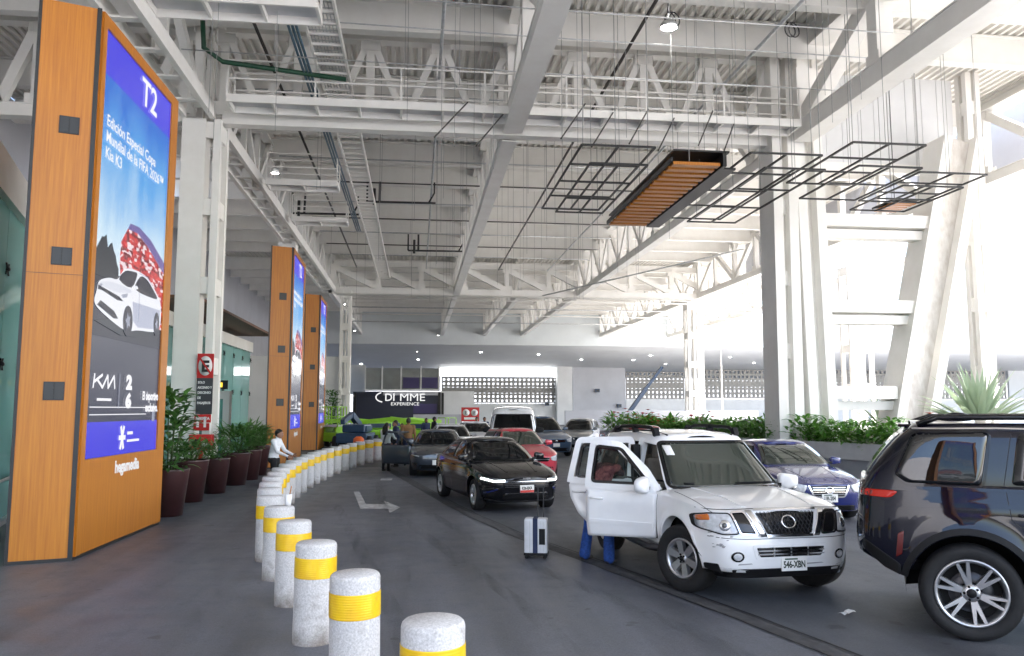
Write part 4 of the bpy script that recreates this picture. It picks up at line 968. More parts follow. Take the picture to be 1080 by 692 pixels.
# concrete planter wall
PL=[(8.6,37.),(9.6,31.5),(11.15,26.2),(12.75,21.0),(13.9,17.2),(15.5,12.5),(20.,11.6),(23.5,15.),(22.5,27),(19,37)]
t=empty('planter',(14.,24.,0),0,'long low pale concrete planter wall with a thick top band, behind the dark blue car','planter'); base=Vector((14.,24.,0))
def poly_off(P,o):
    out=[]; n=len(P)
    for i in range(n):
        a,b,c=Vector(P[i-1]),Vector(P[i]),Vector(P[(i+1)%n]); d1=(b-a).normalized(); d2=(c-b).normalized(); nn=(Vector((d1.y,-d1.x))+Vector((d2.y,-d2.x))).normalized(); out.append(b+nn*o)
    return out
area=sum(PL[i][0]*PL[(i+1)%len(PL)][1]-PL[(i+1)%len(PL)][0]*PL[i][1] for i in range(len(PL)))
sg=-1 if area<0 else 1
def ringwall(o0,o1,z0,z1):
    a=poly_off(PL,o0*sg); b=poly_off(PL,o1*sg); n=len(PL); g=MB()
    vs_=[Vector((p.x,p.y,z))-base for p,z in [(q,z0) for q in a]+[(q,z1) for q in a]+[(q,z0) for q in b]+[(q,z1) for q in b]]
    fs=[]
    for i in range(n):
        j=(i+1)%n; fs+=[(i,j,n+j,n+i),(2*n+j,2*n+i,3*n+i,3*n+j),(n+i,n+j,3*n+j,3*n+i),(j,i,2*n+i,2*n+j)]
    return g.add(vs_,fs)
M['conc_shaded']=mat('shaded concrete',(.30,.31,.33),.85,noise=.12,nscale=1.2)  # shade under the top band put into the concrete colour
ringwall(-.03,-.30,0,.66).build('lower_wall',M['conc_shaded'],t,fix=True); ringwall(.05,-.32,.66,1.13).build('top_band',M['concrete'],t,fix=True)
a=poly_off(PL,-.3*sg); g=MB(); g.add([Vector((p.x,p.y,1.0))-base for p in a],[tuple(range(len(a)))]); g.build('soil',M['soil'],t,fix=True)
# hedge plants standing in the planter
random.seed(11)
protos=[]
for s in range(4):
    rnd=random.Random(40+s); g=MB(); bushy(g,150,.5,.5,.62,.24,.085,rnd,-.05,0,.8)
    if s==1:
        for k in range(12):
            an=rnd.uniform(0,6.28); p=Vector((.35*math.cos(an),.35*math.sin(an),rnd.uniform(.45,.72)))
            for q in range(5): leaf(g,p,(math.cos(q*1.25),math.sin(q*1.25),.4),.12,.07,.3,2,1)
    o=g.build('hedge_plant',[M['leaf_b'],M['flower']]); tag(o,None,'hedge plant','hedge plants in the planter'); protos.append((o,s)); o.location=(0,0,-50)
used=set(); cnt=0
wl=[Vector(p) for p in PL[:6]]
for i in range(len(wl)-1):
    a,b=wl[i],wl[i+1]; L=(b-a).length; n=int(L/.55)
    for k in range(n):
        for row in range(2):
            p=a.lerp(b,(k+.5*row)/n)+Vector((.55+.6*row+random.uniform(-.1,.1),random.uniform(-.1,.1)))
            q=random.random(); pi=1 if q<.16 else random.choice([0,2,3])
            src=protos[pi][0]
            if pi not in used: o=src; used.add(pi)
            else: o=src.copy(); COL.objects.link(o)
            o.location=(p.x,p.y,1.02); s=random.uniform(.9,1.35); o.scale=(s,s,s*random.uniform(.8,1.15)); o.rotation_euler=(0,0,random.uniform(0,6.28))
            o['label']='leafy green hedge plant with red flowers in the concrete planter' if pi==1 else 'leafy bright green hedge plant in the concrete planter'; cnt+=1
# pale agaves / palms in the sun
def agave(label,pos,n,L,w,seed,up=.75,droop=.55):
    rnd=random.Random(seed); t=empty('agave',pos,0,label,'palm','pale spiky plants in the planter')
    g=MB()
    for k in range(n):
        an=k*2.399+rnd.uniform(-.2,.2); el=rnd.uniform(.15,1.45)**1.0
        leaf(g,(.06*math.cos(an),.06*math.sin(an),.45),(math.cos(an)*math.cos(el),math.sin(an)*math.cos(el),math.sin(el)),L*rnd.uniform(.75,1.1),w,droop*rnd.uniform(.6,1.3),6,0,.45)
    g.build('leaf_rosette',M['leaf_pale'],t); g=MB(); g.tube([(0,0,-.05),(0,0,.5)],[.16,.12],10); g.build('trunk',M['soil'],t)
agave('large pale spiky palm in full sun above the black car roof',(D(1032,440,21.5).x,21.5,1.0),85,2.0,.19,3)
agave('smaller pale spiky palm half hidden behind the raked column leg',(18.2,27.6,1.0),60,1.7,.14,4)
agave('small spiky plant at the foot of the raked column, left side',(16.4,26.7,1.0),40,1.2,.12,6)
# ================================================================== VEHICLES
def paint(name,c,metal=.0,rough=.28,coat=1.,dirt=.06):
    return mat(name,c,rough,metal,.5,coat,noise=dirt,nscale=1.6,coatr=.02)
M['p_white']=paint('white car paint',(.84,.85,.86)); M['p_black']=mat('black car paint',(.005,.005,.007),.08,spec=.5); M['p_jeep']=mat('dark blue black paint',(.0015,.002,.009),.04,spec=.55)
M['p_slate']=paint('slate blue paint',(.045,.055,.075),.4,.3); M['p_red']=paint('red car paint',(.50,.025,.05),.1); M['p_navy']=paint('deep blue paint',(.010,.018,.13),.1,.25); M['p_silver']=paint('grey car paint',(.20,.22,.24),.6,.32)
M['p_blue']=paint('blue truck paint',(.05,.09,.16),.3)
M['tint']=mat('tinted window',(.003,.004,.005),.03,spec=.32); M['tint_g']=mat('greenish windscreen',(.022,.032,.026),.03,spec=1.,coat=.5)
M['tint_big']=mat('glossy tinted window',(.002,.003,.004),.015,spec=.9); M['clear']=glassmat('clear car glass',(.80,.88,.86),.02,.85,(.02,.025,.025))
M['chrome']=mat('chrome',(.78,.78,.80),.12,1.); M['alloy']=mat('alloy wheel',(.50,.51,.53),.3,.9,noise=.08,nscale=9); M['alloy_dark']=mat('dark alloy',(.05,.05,.055),.35,.7)
M['trim']=mat('black car trim',(.007,.007,.008),.55,spec=.25,noise=.2,nscale=10); M['trimgloss']=mat('gloss black trim',(.008,.008,.009),.12)
M['lens']=mat('headlamp lens',(.55,.57,.60),.06,spec=.8,coat=1,noise=.25,nscale=14); M['lens_dark']=mat('dark headlamp housing',(.05,.055,.065),.1,coat=1); M['reflector']=mat('lamp reflector',(.82,.83,.85),.1,.9)
M['amber']=mat('amber lens',(.65,.16,.02),.15,coat=1); M['redlens']=mat('red lens',(.10,.004,.003),.15,coat=1); M['redglow']=mat('lit red lamp',(.12,.006,.004),.2,emit=srgb(255,60,40),estr=.05); M['drl']=mat('lit headlamp',(.8,.85,.8),.2,emit=(.93,1,.93),estr=1.1)
M['amberglow']=mat('lit amber lamp',(.5,.1,.02),.2,emit=srgb(230,90,40),estr=.22)
M['plate']=mat('number plate',(.78,.78,.76),.45); M['plate_red']=mat('plate red',(.55,.05,.04),.45); M['plate_ink']=mat('plate ink',(.02,.03,.02),.5)
M['gap']=mat('panel gap shade',(.03,.03,.032),.8); M['seat']=mat('beige seat cloth',(.20,.18,.155),.85,noise=.1,nscale=20); M['scuff']=mat('scuffed paint',(.34,.34,.35),.8)
M['underseal']=mat('underbody',(.003,.003,.003),.9)

def interp(tab,x):
    """smooth piecewise interpolation through (x,y) pairs (monotone cubic)"""
    n=len(tab)
    if x<=tab[0][0]: return tab[0][1]
    if x>=tab[-1][0]: return tab[-1][1]
    for i in range(n-1):
        if x<=tab[i+1][0]:
            x0,y0=tab[i];x1,y1=tab[i+1];h=x1-x0;d=(y1-y0)/h
            def sl(j):
                if j<=0 or j>=n-1: return None
                a=(tab[j][1]-tab[j-1][1])/(tab[j][0]-tab[j-1][0]); b=(tab[j+1][1]-tab[j][1])/(tab[j+1][0]-tab[j][0])
                return 0 if a*b<=0 else 2*a*b/(a+b)
            m0=sl(i);m1=sl(i+1); m0=d if m0 is None else m0; m1=d if m1 is None else m1
            t=(x-x0)/h
            return y0*(1+2*t)*(1-t)**2+h*m0*t*(1-t)**2+y1*t*t*(3-2*t)+h*m1*t*t*(t-1)
class Car:
    def __init__(s,**k): s.__dict__.update(k)
    # lower body
    def ab(s,z): 
        f,r=interp(s.xf,z),interp(s.xr,z); return (f-r)/2,(f+r)/2
    def flare(s,x,z):
        o=0
        for w in (s.wf,s.wr):
            d=math.hypot(x-w,z-s.R); o+=s.fl*math.exp(-((d-s.ar)/.09)**2)
        return o
    def wl(s,x,z):
        a,c=s.ab(z); u=min(1,abs((x-c)/a)); return interp(s.hw,z)*max(0,(1-u**s.n))**(1/s.n)+s.flare(x,z)*(1 if u<.93 else 0)
    def fx(s,y,z):
        a,c=s.ab(z); v=min(1,abs(y)/interp(s.hw,z)); return c+a*max(0,(1-v**s.n))**(1/s.n)
    def rx(s,y,z):
        a,c=s.ab(z); v=min(1,abs(y)/interp(s.hw,z)); return c-a*max(0,(1-v**s.n))**(1/s.n)
    # greenhouse
    def gab(s,z): f,r=interp(s.gf,z),interp(s.gr,z); return (f-r)/2,(f+r)/2
    def gl(s,x,z):
        a,c=s.gab(z); u=min(1,abs((x-c)/a)); return interp(s.gh,z)*max(0,(1-u**s.gn))**(1/s.gn)
    def gfx(s,y,z):
        a,c=s.gab(z); v=min(1,abs(y)/interp(s.gh,z)); return c+a*max(0,(1-v**s.gn))**(1/s.gn)
    def grx(s,y,z):
        a,c=s.gab(z); v=min(1,abs(y)/interp(s.gh,z)); return c-a*max(0,(1-v**s.gn))**(1/s.gn)
    def zs(s,x): return interp(s.belt,x)
    def zbot(s,x):
        z=s.zb if not hasattr(s,'sill') else interp(s.sill,x)
        for w in (s.wf,s.wr):
            d=abs(x-w)
            if d<s.ar: z=max(z,s.R+math.sqrt(s.ar**2-d**2))
            elif d<s.ar+.04 : z=z
        return z
    def roofz(s,x): return interp(s.roof,x)
    def surf(s,kind,p,q,side=1):
        """kind: 'S' body side (x,z), 'G' glasshouse side (x,z), 'F' front (y,z), 'B' back, 'W' windscreen (y,z), 'K' back glass, 'H' bonnet (x,y), 'T' roof (x,y)"""
        if kind=='S': return Vector((p,side*s.wl(p,q),q))
        if kind=='G': return Vector((p,side*s.gl(p,q),q))
        if kind=='F': return Vector((s.fx(p,q),p,q))
        if kind=='B': return Vector((s.rx(p,q),p,q))
        if kind=='W': return Vector((s.gfx(p,q),p,q))
        if kind=='K': return Vector((s.grx(p,q),p,q))
        if kind=='H': return Vector((p,q,s.capz(p,q)))
        if kind=='T':
            y=s.gl(p,s.roofz(p)-.001); return Vector((p,q,s.roofz(p)+s.rc*(1-min(1,abs(q)/max(.05,y))**3)))
    def capz(s,x,y):
        a,c=s.ab(s.zs(x)); w=max(.05,s.wl(x,s.zs(x))); m=min(1,abs(y)/w)
        return s.zs(x)+interp(s.crown,x)*(1-m**3.2)
    def nrm(s,kind,p,q,side=1):
        e=.004; a=s.surf(kind,p+e,q,side)-s.surf(kind,p-e,q,side); b=s.surf(kind,p,q+e,side)-s.surf(kind,p,q-e,side); n=a.cross(b)
        if n.length<1e-12: return Vector((1,0,0))
        n.normalize()
        out={'S':Vector((0,side,0)),'G':Vector((0,side,.3)),'F':Vector((1,0,0)),'B':Vector((-1,0,0)),'W':Vector((1,0,.6)),'K':Vector((-1,0,.4)),'H':Vector((0,0,1)),'T':Vector((0,0,1))}[kind]
        return n if n.dot(out)>0 else -n
    def at(s,kind,p,q,off=0,side=1): return s.surf(kind,p,q,side)+s.nrm(kind,p,q,side)*off
    def stations(s):
        us=[i/40. for i in range(-37,38)]
        tail=[.945,.962,.975,.984,.99,.994,.997,.999,.9997,.99997]
        return [-t for t in reversed(tail)]+us+tail
    def shell(s,m,parent,skip=None,capskip=True):
        U=s.stations(); NZ=16; NC=10; g=MB(); idx={}
        rows=[]
        for j,u in enumerate(U):
            col=[]
            v=max(0,1-abs(u)**s.n)**(1/s.n)
            for k in range(NZ+1):
                f=k/NZ; z=.6
                for it in range(4):
                    a,c=s.ab(z); x=c+a*u; z0=s.zbot(x); z=z0+(s.zs(x)-z0)*f
                a,c=s.ab(z); x=c+a*u; col.append((x,interp(s.hw,z)*v+s.flare(x,z)*(1 if abs(u)<.93 else 0),z))
            rows.append(col)
        def vid(p): g.v.append(Vector(p)); return len(g.v)-1
        ids=[]
        for j,col in enumerate(rows):
            L=[vid(p) for p in col]; Rr=[vid((p[0],-p[1],p[2])) for p in col]
            x,y,z=col[-1]; cap=[]
            for i in range(1,NC*2):
                m_=1-i/NC; cap.append(vid((x,y*m_,z+interp(s.crown,x)*(1-abs(m_)**3.2)*min(1,y/.35))))
            xi,yi,zi=col[0]; inn=(vid((xi,max(0,yi-.10),zi)),vid((xi,-max(0,yi-.10),zi)))
            ids.append((L,Rr,cap,inn,x))
        def face(q,smooth=True): g.f.append(q); g.m.append(0); g.sm.append(smooth)
        for j in range(len(ids)-1):
            A,B=ids[j],ids[j+1]
            for sd in (0,1):
                for k in range(NZ):
                    p=rows[j][k]; p2=rows[j+1][k+1]
                    if skip and skip((p[0]+p2[0])/2,(p[2]+p2[2])/2,1 if sd==0 else -1): continue
                    q=[A[sd][k],B[sd][k],B[sd][k+1],A[sd][k+1]]
                    face(q if sd==1 else q[::-1])
                if not(skip and skip((rows[j][0][0]+rows[j+1][0][0])/2,rows[j][0][2]+.03,1 if sd==0 else -1)):
                    q=[A[3][sd],B[3][sd],B[sd][0],A[sd][0]]; face(q if sd==1 else q[::-1],False)
            if capskip and s.cab[0]<A[4]<s.cab[1] and s.cab[0]<B[4]<s.cab[1]: continue
            ca=[A[0][-1]]+A[2]+[A[1][-1]]; cb=[B[0][-1]]+B[2]+[B[1][-1]]
            for i in range(len(ca)-1): face([ca[i],ca[i+1],cb[i+1],cb[i]])
        for e,fl in ((0,False),(-1,True)):
            L,Rr,cap,inn,x=ids[e]
            for k in range(NZ):
                q=[L[k],L[k+1],Rr[k+1],Rr[k]]; face(q if fl else q[::-1])
        o=g.build('body',m,parent); return o
    def cabin(s,m,parent,skip=None):
        U=[i/30. for i in range(-28,29)]; tail=[.95,.965,.98,.988,.994,.998,.9995,.99995]; U=[-t for t in reversed(tail)]+U+tail
        NZ=10;NC=10; g=MB(); rows=[]
        for u in U:
            v=max(0,1-abs(u)**s.gn)**(1/s.gn); col=[]
            for k in range(NZ+1):
                f=k/NZ; z=s.gz
                for it in range(4):
                    a,c=s.gab(z); x=c+a*u; z=s.gz+(s.roofz(x)-s.gz)*(1-(1-f)**1.25)
                a,c=s.gab(z); x=c+a*u; col.append((x,interp(s.gh,z)*v,z))
            rows.append(col)
        def vid(p): g.v.append(Vector(p)); return len(g.v)-1
        ids=[]
        for col in rows:
            L=[vid(p) for p in col]; Rr=[vid((p[0],-p[1],p[2])) for p in col]; x,y,z=col[-1]; cap=[]
            for i in range(1,NC*2):
                m_=1-i/NC; cap.append(vid((x,y*m_,z+s.rc*(1-abs(m_)**3)*min(1,y/.4))))
            ids.append((L,Rr,cap))
        def face(q): g.f.append(q); g.m.append(0); g.sm.append(True)
        for j in range(len(ids)-1):
            A,B=ids[j],ids[j+1]
            for sd in (0,1):
                for k in range(NZ):
                    p=rows[j][k]; p2=rows[j+1][k+1]
                    if skip and skip((p[0]+p2[0])/2,(p[2]+p2[2])/2,1 if sd==0 else -1): continue
                    q=[A[sd][k],B[sd][k],B[sd][k+1],A[sd][k+1]]; face(q if sd==1 else q[::-1])
            ca=[A[0][-1]]+A[2]+[A[1][-1]]; cb=[B[0][-1]]+B[2]+[B[1][-1]]
            for i in range(len(ca)-1): face([ca[i],ca[i+1],cb[i+1],cb[i]])
        for e,fl in ((0,False),(-1,True)):
            L,Rr,cap=ids[e]
            for k in range(NZ):
                q=[L[k],L[k+1],Rr[k+1],Rr[k]]; face(q if fl else q[::-1])
        return g.build('cabin',m,parent)
    def patch(s,name,kind,poly,off,m,parent,side=1,r=.04,th=.012,rings=5,seg=.05,Mx=None,smooth=True):
        """panel following the surface inside a star-shaped polygon with rounded corners"""
        P=rpoly(poly,r,seg); n=len(P); c=sum(P,Vector((0,0)))/n
        g=MB(); vs_=[s.at(kind,c.x,c.y,off,side)]
        for k in range(1,rings+1):
            for p in P:
                q=c+(p-c)*(k/rings); vs_.append(s.at(kind,q.x,q.y,off,side))
        for p in P: vs_.append(s.at(kind,p.x,p.y,off-th,side))
        fs=[(0,1+i,1+(i+1)%n) for i in range(n)]
        for k in range(rings):
            a=1+k*n;b=a+n
            for i in range(n): fs.append((a+i,b+i,b+(i+1)%n,a+(i+1)%n))
        sm=[True]*(n+n*(rings-1))+[False]*n
        g.add(vs_,fs,0,True)
        if Mx is not None: g.xf(Mx)
        o=g.build(name,m,parent,fix=False)
        bm=bmesh.new(); bm.from_mesh(o.data); bmesh.ops.recalc_face_normals(bm,faces=bm.faces)
        nn=s.nrm(kind,c.x,c.y,side)
        if Mx is not None: nn=Mx.to_3x3()@nn
        bm.faces.ensure_lookup_table()
        if bm.faces[0].normal.dot(nn)<0: bmesh.ops.reverse_faces(bm,faces=bm.faces)
        for f in bm.faces:
            if f.index>=n+n*(rings-1): f.smooth=False
        bm.to_mesh(o.data); bm.free(); return o
    def band(s,name,kind,pts,w,off,m,parent,side=1,th=.012,closed=False,r=.0,Mx=None,seg=.05):
        """strip of width w following a polyline on the surface"""
        P=rpoly(pts,r,seg,closed); n=len(P); g=MB(); vs_=[]
        for i,p in enumerate(P):
            a=P[(i-1)%n] if (closed or i>0) else p; b=P[(i+1)%n] if (closed or i<n-1) else p
            t=(b-a); t=t.normalized() if t.length>1e-9 else Vector((1,0)); nn=Vector((-t.y,t.x))*w/2
            q0,q1=p+nn,p-nn
            vs_+= [s.at(kind,q0.x,q0.y,off-th,side),s.at(kind,q0.x,q0.y,off,side),s.at(kind,q1.x,q1.y,off,side),s.at(kind,q1.x,q1.y,off-th,side)]
        fs=[]; rng=n if closed else n-1
        for i in range(rng):
            a=i*4; b=((i+1)%n)*4
            for k in range(3): fs.append((a+k,a+k+1,b+k+1,b+k))
        if not closed: fs+=[(3,2,1,0),((n-1)*4,(n-1)*4+1,(n-1)*4+2,(n-1)*4+3)]
        g.add(vs_,fs)
        if Mx is not None: g.xf(Mx)
        return g.build(name,m,parent,fix=True)
def rpoly(poly,r,seg,closed=True):
    P=[Vector(p) for p in poly]; n=len(P); out=[]
    for i in range(n):
        p=P[i]
        if (not closed and i in (0,n-1)) or r<=0: out.append(p); continue
        a=P[i-1];b=P[(i+1)%n]; la,lb=(a-p).length,(b-p).length; q=min(r,la*.45,lb*.45)
        s0=p+(a-p).normalized()*q; s1=p+(b-p).normalized()*q
        for k in range(6):
            t=k/5; out.append(s0*(1-t)**2+p*2*t*(1-t)+s1*t*t)
    res=[]; m=len(out)
    for i in range(m if closed else m-1):
        a=out[i];b=out[(i+1)%m]; L=(b-a).length; k=max(1,int(L/seg))
        for j in range(k): res.append(a.lerp(b,j/k))
    if not closed: res.append(out[-1])
    return res
# ---- wheels: local axis along y, outer face toward +y
def wheel(pos,Rw,wd,rim,spokes,style,parent,side,steer=0.,rimm='alloy'):
    w=empty('wheel',pos,(0 if side>0 else PI)+steer); w.parent=parent
    h=wd/2; k=Rw
    g=MB(); g.lathe([(rim+.005,h*.80),(rim+.03,h*.95),(k*.88,h),(k*.955,h*.9),(k*.99,h*.72),(k,h*.4),(k,-h*.4),(k*.985,-h*.8),(k*.9,-h),(rim,-h*.9)],48,axis='y')
    for yy in (-.45,-.1,.25): g.lathe([(k*1.0005,h*(yy-.05)),(k*.975,h*yy),(k*1.0005,h*(yy+.05))],48,axis='y')
    g.build('tyre',M['rubber'],w)
    mi={'alloy':M['alloy'],'dark':M['alloy_dark']}[rimm]
    g=MB(); g.lathe([(rim+.006,h*.80),(rim+.004,h*.9),(rim-.012,h*.92),(rim-.03,h*.78),(rim-.045,h*.2),(rim-.05,-h*.8)],48,axis='y',mi=0)
    g.lathe([(rim*.98,h*.05),(0,h*.05)],32,axis='y',mi=1)
    g.lathe([(rim*.62,h*.25),(rim*.60,h*.32),(rim*.3,h*.32)],28,axis='y',mi=2)
    fr=h*.86
    def spoke(a,w0,w1,r0,r1,y0,y1,t=.035,twist=0.):
        c,s_=math.cos(a),math.sin(a); c2,s2=math.cos(a+twist),math.sin(a+twist)
        vs_=[]
        for (rr,ww,yy,cc,ss) in ((r0,w0,y0,c,s_),(r1,w1,y1,c2,s2)):
            for (du,dy) in ((-ww/2,-t),(-ww/2*.8,0),(ww/2*.8,0),(ww/2,-t)):
                vs_.append((cc*rr-ss*du,yy+dy,ss*rr+cc*du))
        g.add(vs_,[(0,1,5,4),(1,2,6,5),(2,3,7,6),(3,0,4,7)],0)
    for i in range(spokes):
        a=2*PI*i/spokes+.3
        if style=='split':
            spoke(a-.07,.05,.05,rim*.2,rim*.97,fr-.015,fr,.03,-.13); spoke(a+.07,.05,.05,rim*.2,rim*.97,fr-.015,fr,.03,.13)
        elif style=='vee':
            spoke(a,.055,.03,rim*.16,rim*.96,fr-.02,fr,.03,.16); spoke(a,.055,.03,rim*.16,rim*.96,fr-.02,fr,.03,-.16)
        else:
            spoke(a,.085,.11,rim*.18,rim*.97,fr-.02,fr-.005,.05)
    g.lathe([(rim*.27,fr-.05),(rim*.26,fr-.012),(rim*.15,fr-.004),(0,fr-.004)],20,axis='y',mi=0)
    g.lathe([(rim*.14,fr+.002),(rim*.12,fr+.012),(0,fr+.014)],16,axis='y',mi=3)
    for i in range(5):
        a=2*PI*i/5; g.lathe([(.012,fr-.002),(.012,fr+.006),(0,fr+.006)],8,axis='y',mi=1,c=(rim*.2*math.cos(a),0,rim*.2*math.sin(a)))
    g.build('rim',[mi,M['darkvoid'],M['alloy_dark'],M['trim']],w)
    return w
def plate(car,kind,y,z,parent,text,style='state',w=.30,h=.15,off=.02):
    p=car.at(kind,y,z,off); n=car.nrm(kind,y,z); n.z=0; n.normalize(); xx=Vector((0,0,1)).cross(n)
    Mx=Matrix(((xx.x,0,n.x,p.x),(xx.y,0,n.y,p.y),(xx.z,1,n.z,p.z),(0,0,0,1)))
    g=MB(); g.box((0,0,0),(w,h,.012)); g.xf(Mx); o=g.build('number_plate',M['plate'],parent,bevel=.003)
    def tx(b,s,yy,m='plate_ink',sx=.68,bold=.003): txt('lettering',b,s,Mx@Matrix.Translation((0,yy,.008)),M[m],o,'CENTER',bold,.001,sx)
    if style=='red':
        g=MB(); g.box((0,-h*.33,.007),(w*.98,h*.3,.003)); g.xf(Mx); g.build('plate_band',M['plate_red'],o); tx(text,h*.55,-h*.10)
    elif text:
        tx(text,h*.66,-h*.26); 
        g=MB(); g.box((-w*.12,h*.34,.007),(w*.5,h*.10,.002)); g.xf(Mx); g.build('plate_band',M['conduit_green'],o)
    return o
def mirror(car,x,z,parent,m,side,sz=1.):
    p=car.at('G',x,z,0,side); s=Vector((0,side,0))
    g=MB(); c=p+s*.16+Vector((-.02,0,.05)); hx_,hy_,hz_=.075*sz,.12*sz,.08*sz
    g.sphere((0,0,0),1.,20,12)
    for v in g.v:
        q=Vector((math.copysign(abs(v.x)**.55,v.x)*hx_,math.copysign(abs(v.y)**.5,v.y)*hy_,math.copysign(abs(v.z)**.5,v.z)*hz_))
        if q.x<-.03*sz: q.x=-.03*sz
        if q.x>0: q.x*=1-.35*abs(q.y/hy_)**2
        q.z*=1-.22*(side*q.y/hy_)
        v.x,v.y,v.z=q+c
    o=g.build('wing_mirror',m,parent)
    g=MB(); g.bar(p-s*.03,p+s*.12+Vector((0,0,.02)),.06,.04); g.build('mirror_foot',M['trim'],o)
    g=MB(); g.sphere(c+Vector((-.031*sz,0,0)),.085*sz,14,8,0,(.05,1.15,.75)); g.build('mirror_glass',M['chrome'],o)
    return o
def handle(car,kind,x,z,parent,m,side,Mx=None,w=.2):
    g=MB(); pts=[car.at(kind,x+d*w/2,z,o,side) for d,o in ((-1,.0),(-.85,.035),(0,.045),(.85,.035),(1,.0))]; g.tube(pts,.014,8)
    if Mx is not None: g.xf(Mx)
    return g.build('door_handle',m,parent)
def wellbox(car,parent):
    g=MB(); zt=.9
    for w in (car.wf,car.wr):
        for s in (-1,1):
            g.lathe([(car.ar+.015,car.W-.12),(car.ar+.015,car.W-.62),(.0,car.W-.62)],24,axis='y',c=(w,0,car.R),a0=-.15,a1=PI+.15)
            if s<0: 
                for i in range(len(g.v)-75,len(g.v)): g.v[i].y*=-1
    x0,x1=car.wr-.5,car.wf+.4
    g.bx(car.wr+car.ar,car.wf-car.ar,-car.W+.16,car.W-.16,car.zb+.02,car.zb+.12); g.bx(car.wf-.2,interp(car.xf,.5)-.25,-car.W+.5,car.W-.5,car.zb+.06,.7); g.bx(interp(car.xr,.5)+.2,car.wr+.2,-car.W+.5,car.W-.5,car.zb+.1,.6)
    for w in (car.wf,car.wr): g.tube([(w,-car.W+.2,car.R),(w,car.W-.2,car.R)],.05,8)
    return g.build('underbody',M['underseal'],parent)
def seams(car,parent,lines,m=None,w=.007,sides=(1,-1)):
    for (kind,pts) in lines:
        for sd in sides: car.band('panel_gap',kind,pts,w,.0012,m or M['gap'],parent,sd,th=.003,seg=.06)
def simple_interior(car,parent,seatx=(.0,-1.),z=.55,m='seat',W=.36):
    for k,x in enumerate(seatx):
        for sd in ((-1,1) if k==0 else (-1,1)):
            g=MB(); g.box((x,sd*W,z),(.52,.5,.18)); g.box((x-.30,sd*W,z+.38),(.16,.5,.66),0,Matrix.Rotation(R(-12),3,'Y')); g.box((x-.40,sd*W,z+.80),(.1,.28,.2)); g.build('seat',M[m],parent,bevel=.05)
    g=MB(); g.bx(seatx[0]+.45,seatx[0]+.95,-.68,.68,z+.05,z+.42); g.build('dashboard',M['trim'],parent,bevel=.06)
    g=MB(); pts=[(seatx[0]+.40-.08*math.sin(a),W+.18*math.cos(a),z+.42+.17*math.sin(a)) for a in [2*PI*k/20 for k in range(21)]]; g.tube(pts,.014,6); g.build('steering_wheel',M['trim'],parent)

